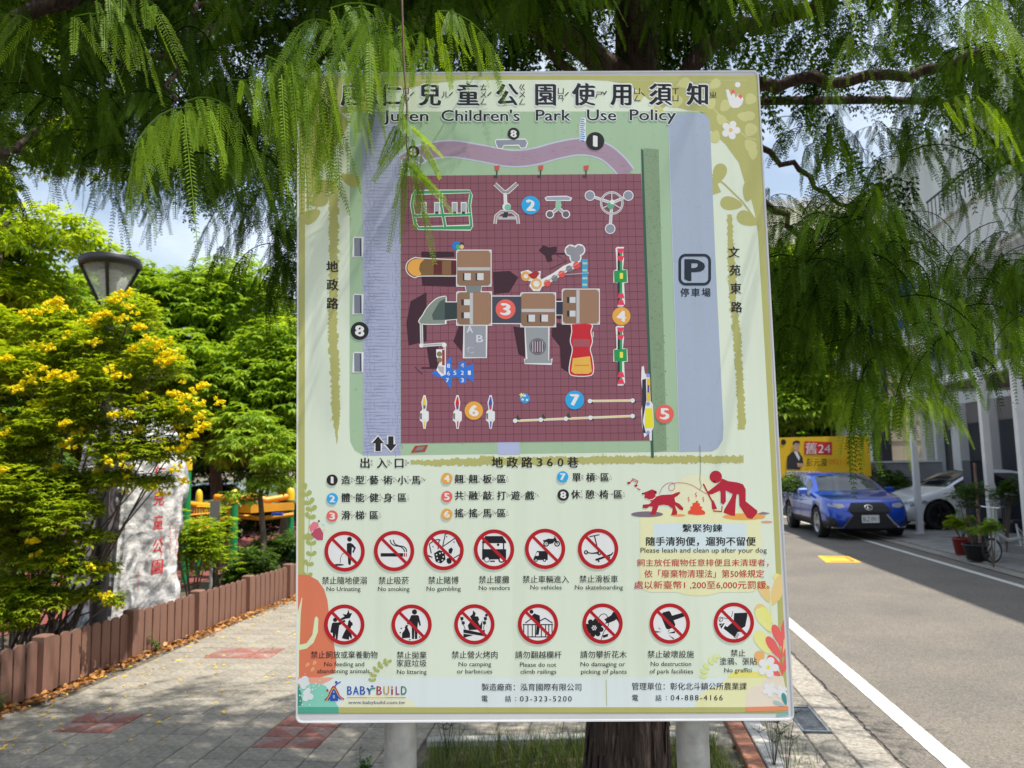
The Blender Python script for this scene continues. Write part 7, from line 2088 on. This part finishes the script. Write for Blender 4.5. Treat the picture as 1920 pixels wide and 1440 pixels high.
# maker's mark
BL1, GR1, RD1, YE1, PU1 = (.02, .09, .45), (.03, .28, .14), (.5, .02, .05), (.55, .38, .08), (.25, .06, .2)
for ch, x0, x1, c in (('B', 651, 660, BL1), ('A', 662, 673, BL1), ('B', 675, 685, BL1), ('B', 706, 716, RD1), ('U', 719, 730, YE1), ('i', 733.5, 737, RD1), ('L', 742, 749, PU1), ('D', 752, 762.5, GR1)): lg.fit(ch, x0, x1, 1286.5, 1302.5, c, 9, .02)
lg.line(smooth([(688, 1290), (692, 1294), (693, 1302)], 4), 3.2, BL1, 9); lg.line(smooth([(693, 1301), (695, 1292), (704, 1290)], 4), 2.6, GR1, 9); lg.disc(698, 1286.5, 2.6, BL1, 9, 10, ry=1.8)
lg.line([(650.5, 1308), (687, 1308)], .9, RD1, 9); lg.line([(687, 1308), (723, 1308)], .9, YE1, 9); lg.line([(723, 1308), (761, 1308)], .9, BL1, 9)
lg.latin('www.babybuild.com.tw', 653, 759.5, 1319.5, 5.8, (.04, .10, .28), 9, .01)
for r_, c in ((0, RD1), (3.2, YE1), (6.2, BL1)): lg.line(smooth([(609 + r_, 1313), (616 + r_ * .7, 1305), (620 + r_ * .4, 1295 + r_ * .6), (626, 1287 + r_), (632 - r_ * .4, 1295 + r_ * .6), (637 - r_ * .7, 1305), (645 - r_, 1311)], 4), 2.6, c, 9)
lg.poly(smooth([(619, 1314), (619.5, 1304), (626, 1298), (633, 1304), (634, 1314)], 4), BL1, 10); lg.fit('B', 624.5, 628.5, 1303, 1309, K(220, 230, 240), 11, .02)
lg.line(smooth([(628, 1287), (632, 1282), (639, 1278)], 3), 2, BL1, 9); lg.disc(630.5, 1279, 2.4, BL1, 9, 10); lg.disc(614, 1294, 2.2, RD1, 9, 10)
lg.build('lettering', sb)

# ---- prohibition pictograms: one part each
PW_ = K(205, 218, 235); PK = (.012, .012, .018)
def pictogram(cx, cy, draw, label=None):
    g = Ink(); g.disc(cx, cy, 33, PW_, 10, 48); draw(g)
    g.ring(cx, cy, 30.8, 37.8, RED, 14)
    d = 31.6 * .7071; n = 2.8 * .7071
    g.poly([(cx - d - n, cy - d + n), (cx - d + n, cy - d - n), (cx + d + n, cy + d - n), (cx + d - n, cy + d + n)], RED, 13.4)
    return g.build('pictogram', sb)
def P1(g):
    g.disc(655.5, 1011, 4.5, PK, 11, 18); g.poly(c5([(402, 720), (410, 712), (432, 712), (448, 722), (470, 748), (452, 788), (442, 780), (455, 752), (440, 742), (438, 790), (432, 870), (428, 876), (418, 876), (412, 866), (408, 790), (402, 770)]), PK, 11)
    g.line(smooth(c5([(400, 778), (375, 790), (358, 815), (352, 862)]), 3), 1.1, PK, 11); g.disc(635, 1059, 10, PK, 11, 18, ry=1.8)
def P2(g):
    g.rect(714, 1037, 756, 1043.5, PK, 11); g.rect(757, 1037, 759.5, 1043.5, RED, 11); g.rect(761, 1037, 763, 1043.5, RED, 11)
    for o in (0, 6): g.line(smooth([(731.5 + o, 1012), (734 + o, 1019), (741 + o, 1023), (751 + o, 1025), (757 + o * .8, 1030), (758.5 + o * .6, 1035)], 3), 2, PK, 11)
def P3(g):
    for a, b in (((1020, 720), (1060, 690)), ((1060, 690), (1095, 685)), ((1120, 740), (1140, 645)), ((1120, 740), (1215, 675)), ((1215, 675), (1250, 745)), ((1205, 825), (1262, 790)), ((1140, 645), (1165, 642)), ((1020, 720), (1035, 790)), ((1085, 760), (1095, 685))): g.line(c5([a, b]), 1.9, PK, 11)
    g.poly(c5([(1055, 790), (1095, 765), (1135, 780), (1142, 835), (1108, 865), (1068, 852)]), PK, 12)
    for x, y in ((1075, 800), (1080, 825), (1090, 850), (1100, 790), (1120, 785), (1125, 815), (1118, 840)): g.disc(*c5([(x, y)])[0], 1.4, PW_, 13, 10)
    g.poly(c5([(1150, 830), (1172, 822), (1188, 835), (1186, 862), (1165, 870), (1150, 855)]), PK, 12); g.poly(c5([(1165, 760), (1185, 745), (1198, 760), (1185, 795), (1165, 785)]), PK, 12); g.poly(c5([(1010, 800), (1040, 815), (1045, 825), (1015, 815)]), PK, 12)
    for x, y in ((1048, 740), (1100, 690), (1150, 665), (1205, 705)): g.disc(*c5([(x, y)])[0], 1.3, PK, 12, 8)
def P4(g):
    g.poly(c5([(1440, 660), (1568, 660), (1598, 706), (1594, 714), (1418, 714), (1414, 706)]), PK, 11); g.rect(904.5, 1017, 907, 1030, PK, 11.5); g.rect(943, 1017, 945.5, 1030, PK, 11.5)
    g.poly(c5([(1416, 758), (1596, 758), (1596, 832), (1416, 838)]), PK, 12); g.disc(*c5([(1536, 725)])[0], 2.4, PK, 12, 12); g.disc(*c5([(1452, 836)])[0], 5.2, PW_, 13); g.ring(*c5([(1452, 836)])[0], 4, 5.2, PK, 13.6, 20); g.disc(*c5([(1562, 836)])[0], 6, PK, 13); g.disc(*c5([(1562, 836)])[0], 3.6, PW_, 13.5); g.rect(919, 1051, 928, 1053.5, PK, 12)
def P5(g):
    g.poly([(1000, 1049), (1002, 1043), (1007, 1033), (1027, 1033), (1027, 1050), (1000, 1050)], PK, 11); g.poly([(1003, 1042), (1007, 1035.5), (1010, 1035.5), (1010, 1042)], PW_, 12)
    for x in (1005, 1021): g.disc(x, 1050, 3.2, PK, 12.4, 16); g.disc(x, 1050, 1.5, PW_, 13, 12)
    for x in (1024, 1044.5): g.ring(x, 1019.5, 3.2, 5.4, PK, 11, 20); g.disc(x, 1019.5, 1.4, PK, 11, 10)
    g.poly(c6([(85, 690), (110, 680), (150, 680), (160, 668), (150, 665), (160, 662), (172, 680), (182, 710), (172, 712), (160, 700), (145, 715), (115, 722), (100, 705), (72, 700), (75, 688)]), PK, 12)
def P6(g):
    g.line(c6([(420, 665), (495, 650)]), 2, PK, 11); g.line(c6([(458, 658), (482, 760), (488, 785), (440, 790), (400, 783)]), 2.2, PK, 11.5); g.ring(*c6([(395, 782)])[0], 1.8, 4, PK, 12, 18); g.ring(*c6([(494, 788)])[0], 1.8, 4, PK, 12.5, 18)
    g.poly(c6([(462, 840), (470, 830), (580, 795), (598, 778), (600, 786), (585, 806), (475, 846)]), PK, 12); g.disc(*c6([(490, 848)])[0], 1.8, PK, 13, 10); g.disc(*c6([(570, 820)])[0], 1.8, PK, 13, 10)
def P7(g):
    g.disc(*c7([(314, 248)])[0], 4, PK, 11, 18); g.poly(c7([(290, 275), (300, 268), (335, 268), (385, 248), (392, 262), (345, 290), (338, 345), (332, 396), (320, 396), (316, 350), (312, 396), (298, 396), (296, 345), (285, 345), (278, 340)]), PK, 11)
    g.poly(c7([(355, 240), (385, 222), (370, 205), (400, 208), (415, 172), (422, 200), (442, 196), (435, 212), (425, 235), (395, 240), (365, 250)]), PK, 12)
    g.poly(c7([(425, 245), (432, 262), (444, 268), (446, 290), (436, 292), (428, 320), (436, 350), (442, 390), (430, 385), (420, 370), (418, 398), (380, 390), (364, 385), (378, 350), (400, 310), (410, 280), (412, 262)]), PK, 12)
def P8(g):
    g.disc(*c7([(909, 189)])[0], 4.8, PK, 11, 18); g.poly(c7([(882, 218), (890, 212), (932, 212), (942, 220), (957, 288), (948, 296), (936, 262), (932, 300), (930, 392), (912, 392), (910, 305), (906, 392), (890, 392), (888, 300), (884, 262), (862, 285), (852, 276), (874, 240)]), PK, 11)
    g.poly(c7([(836, 300), (846, 295), (840, 285), (862, 290), (856, 305), (862, 318), (876, 350), (876, 382), (815, 386), (816, 350), (838, 318)]), PK, 12)
    for x, y in ((810, 312), (803, 345), (874, 398), (948, 378)): g.poly(c7([(x - 8, y), (x, y - 7), (x + 8, y), (x, y + 5)]), PK, 12)
def P9(g):
    g.poly(c7([(1348, 176), (1368, 198), (1362, 222), (1385, 222), (1395, 245), (1385, 262), (1350, 268), (1335, 240), (1325, 222), (1345, 205)]), PK, 11); g.poly(c7([(1308, 290), (1330, 260), (1385, 262), (1400, 290), (1418, 250), (1415, 320), (1318, 325)]), PK, 12)
    g.poly(c7([(1276, 318), (1440, 352), (1440, 372), (1276, 345)]), PK, 12.6); g.poly(c7([(1276, 352), (1350, 362), (1276, 384)]), PK, 12.6); g.poly(c7([(1410, 330), (1436, 320), (1436, 345)]), PK, 12.6)
    for a, b in (((1252, 225), (1290, 318)), ((1448, 210), (1425, 318))): g.line(c7([a, b]), 1.2, PK, 11.5)
    for x, y in ((1264, 240), (1274, 272), (1440, 240), (1433, 272)): g.poly(c7([(x - 12, y - 12), (x + 10, y - 14), (x + 13, y + 8), (x - 9, y + 12)]), PK, 12)
    g.disc(*c7([(1448, 213)])[0], 2.6, PK, 12, 12); g.disc(*c7([(1258, 205)])[0], 1.8, PK, 12, 12)
def P10(g):
    cx, cy = 1008.7, 1170
    g.line([(984, 1194), (1034, 1194)], 2, PK, 11); g.line([(980, 1171), (1037, 1171)], 2, PK, 11)
    for x in (982, 990, 998, 1004, 1015, 1023, 1029, 1035): g.line([(x, 1171), (x, 1194)], 1.8, PK, 11.6)
    g.line([(985, 1168), (1000, 1157), (1012, 1168)], 2, PK, 12); g.line([(1008, 1166), (1022, 1159), (1036, 1168)], 2, PK, 12.6)
    g.disc(*c7([(1786, 187)])[0], 3.8, PK, 12, 16); g.poly([(996, 1155), (1002, 1150), (1012, 1154), (1013, 1168), (1010, 1190), (1005, 1190), (1006, 1170), (1002, 1158)], PK, 12.9)
def P11(g):
    x, y = c8([(438, 296)])[0]
    for k in range(8): leafp(g, x + 3 * math.cos(k * .785), y + 3 * math.sin(k * .785), k * .785 + .3, 15, 10, PK, 11 + (k % 2) * .5)
    g.disc(x, y, 5, PK, 12.4, 16)
    for k in range(6): g.disc(x + 3.6 * math.cos(k * 1.05), y + 3.6 * math.sin(k * 1.05), 1.4, PW_, 13, 10)
    g.disc(x, y, 1.5, PW_, 13.1, 10)
    g.line(smooth(c8([(460, 235), (490, 200), (520, 198), (535, 225), (540, 280), (510, 320), (485, 390)]), 3), 1.3, PK, 11.5)
    g.poly(c8([(510, 235), (560, 205), (575, 180), (590, 185), (600, 215), (592, 240), (550, 258), (515, 266), (525, 250)]), PK, 12); g.poly(c8([(495, 350), (540, 338), (535, 358), (505, 368)]), PK, 12); g.poly(c8([(575, 180), (600, 200), (620, 240), (622, 290), (610, 250), (590, 225)]), PK, 12.5)
def P12(g):
    g.poly(c8([(925, 195), (932, 185), (975, 174), (985, 180), (998, 208), (1085, 184), (1092, 212), (1010, 242), (1022, 272), (1018, 290), (970, 308), (955, 300), (920, 215)]), PK, 11)
    for q in ([(875, 318), (925, 325), (885, 330)], [(898, 290), (925, 312), (905, 302)], [(965, 335), (1022, 318), (1018, 334)], [(970, 345), (1015, 372), (1008, 378)], [(985, 310), (965, 328), (972, 315)]): g.poly(c8(q), PK, 12)
def P13(g):
    g.poly(c8([(1445, 190), (1538, 186), (1540, 210), (1525, 285), (1500, 300), (1495, 325), (1470, 326), (1450, 365), (1368, 300), (1380, 280), (1395, 290), (1425, 262), (1440, 262)]), PK, 11)
    g.poly(c8([(1335, 266), (1378, 262), (1352, 302)]), PK, 12); g.line(c8([(1345, 285), (1362, 264)]), .0 + .8, PW_, 12.6); g.line(smooth(c8([(1435, 175), (1425, 215), (1395, 230), (1370, 225), (1345, 218), (1335, 235), (1345, 252), (1365, 235), (1350, 225), (1340, 250)]), 3), 1.0, PK, 11.5)
    for k in range(3): g.line(c8([(1465 + k * 8, 330 + k * 3), (1445 + k * 9, 368 + k * 3)]), 1.0, PK, 12)
for (x, y), f in zip([(646.3, 1033.7), (739, 1033), (831.8, 1031.3), (926.3, 1030.3), (1022, 1029), (1121.3, 1029), (645.7, 1171), (771.8, 1171), (889.5, 1170.5), (1008.7, 1170), (1129.7, 1169), (1255.7, 1169), (1375.8, 1167.3)], (P1, P2, P3, P4, P5, P6, P7, P8, P9, P10, P11, P12, P13)): pictogram(x, y, f)

# ---- dog panel
dg_ = Ink(); BE = K(214, 208, 170); DR = (.50, .02, .045)
dg_.disc(1303, 930, 44, K(206, 206, 174), 3, 40, ry=40); dg_.poly(rrect(1200, 955, 1426, 1110, 20), K(212, 208, 164), 3.5); dg_.poly(rrect(1225, 981, 1400, 1032, 4), K(190, 204, 206), 4.2); dg_.disc(1310, 1095, 55, K(214, 208, 158), 3.2, 30, ry=22)
dg_.disc(*c6([(853, 497)])[0], 30, K(110, 100, 112), 5, 30, ry=5.5); dg_.disc(*c6([(1085, 505)])[0], 14, K(224, 140, 80), 5, 24, ry=2.4); dg_.disc(*c6([(1580, 515)])[0], 40, K(228, 150, 80), 5, 36, ry=6.2); dg_.disc(*c6([(1750, 553)])[0], 11, K(232, 140, 90), 5.5, 20, ry=1.8); dg_.poly(c6([(1660, 500), (1720, 478), (1776, 488), (1740, 500)]), K(130, 110, 115), 4.6)
dg_.poly(c6([(813, 340), (870, 318), (890, 310), (925, 325), (925, 340), (912, 348), (920, 365), (960, 352), (1040, 348), (1070, 335), (1095, 328), (1102, 338), (1085, 355), (1058, 372), (1065, 405), (1095, 418), (1126, 450), (1120, 468), (1098, 462), (1062, 428), (1068, 455), (1080, 480), (1075, 500), (1032, 503), (1040, 480), (1045, 455), (1010, 430), (975, 425), (940, 430), (930, 460), (915, 500), (870, 500), (885, 480), (895, 440), (870, 438), (850, 452), (820, 450), (820, 425), (870, 420), (885, 405), (872, 385), (850, 378), (830, 372), (838, 352)]), DR, 7)
dg_.line(smooth(c6([(872, 388), (895, 385), (918, 365)]), 3), 1.4, K(205, 210, 200), 8); dg_.poly(c6([(905, 316), (925, 328), (912, 345)]), (.12, .01, .02), 8); dg_.disc(*c6([(870, 336)])[0], 1, PK, 8, 10); dg_.disc(*c6([(820, 342)])[0], 1.6, PK, 8, 10)
dg_.line(smooth(c6([(945, 345), (965, 300), (1000, 268), (1045, 262), (1062, 285), (1050, 315), (1025, 318), (1015, 295), (1035, 270), (1100, 260), (1180, 275), (1250, 315), (1300, 345)]), 4), .9, DR, 6)
for x, y in ((703, 262), (757, 282)): dg_.disc(*c6([(x + 12, y)])[0], 3.2, DR, 7, 12, ry=2.3)
dg_.line(c6([(726, 262), (746, 230), (785, 248), (768, 285)]), 1.4, DR, 7); dg_.line(c6([(742, 242), (780, 258)]), 1.4, DR, 7.5); dg_.line(c6([(778, 302), (802, 314)]), 1.8, DR, 7)
dg_.poly(smooth(c6([(1162, 495), (1160, 475), (1180, 460), (1175, 445), (1195, 430), (1192, 415), (1215, 408), (1222, 395), (1238, 400), (1234, 410), (1250, 418), (1248, 432), (1268, 445), (1262, 460), (1284, 475), (1284, 497), (1225, 503)]), 3), K(206, 72, 50), 7)
for x, y in ((1165, 385), (1220, 352), (1275, 385)): dg_.line(smooth(c6([(x + 3, y - 18), (x - 5, y - 6), (x + 4, y + 6), (x - 3, y + 18)]), 3), 1.5, K(200, 70, 60), 7)
dg_.disc(*c6([(1368, 216)])[0], 11.6, DR, 7, 30)
dg_.poly(c6([(1398, 258), (1415, 228), (1460, 248), (1530, 258), (1572, 272), (1592, 310), (1592, 400), (1680, 470), (1678, 490), (1640, 532), (1605, 525), (1578, 485), (1545, 430), (1542, 350), (1525, 345), (1518, 395), (1512, 510), (1480, 505), (1425, 485), (1432, 460), (1480, 380), (1495, 345), (1442, 318), (1444, 400), (1425, 425), (1405, 412), (1404, 330), (1395, 320), (1345, 345), (1310, 350), (1305, 330)]), DR, 7)
dg_.line(c6([(1274, 268), (1330, 380), (1362, 440)]), 2.8, DR, 8); dg_.poly(c6([(1335, 395), (1350, 390), (1378, 455), (1352, 462), (1340, 458)]), DR, 8.5); dg_.line(c6([(1348, 472), (1412, 476), (1416, 436)]), 2.2, DR, 8); dg_.disc(*c6([(1357, 252)])[0], 1.8, PK, 8, 10)
dg_.build('dog_picture', sb)
# crack across the lower right of the print
ck_ = Ink(); ck_.line([(1312, 835), (1312.5, 850), (1313.5, 880), (1312, 900), (1315, 912), (1312, 918)], .8, K(80, 84, 80), 11)
ck_.build('surface_crack', sb)

# the lettering source is no longer needed
bpy.data.objects.remove(_to); bpy.data.curves.remove(_tc)
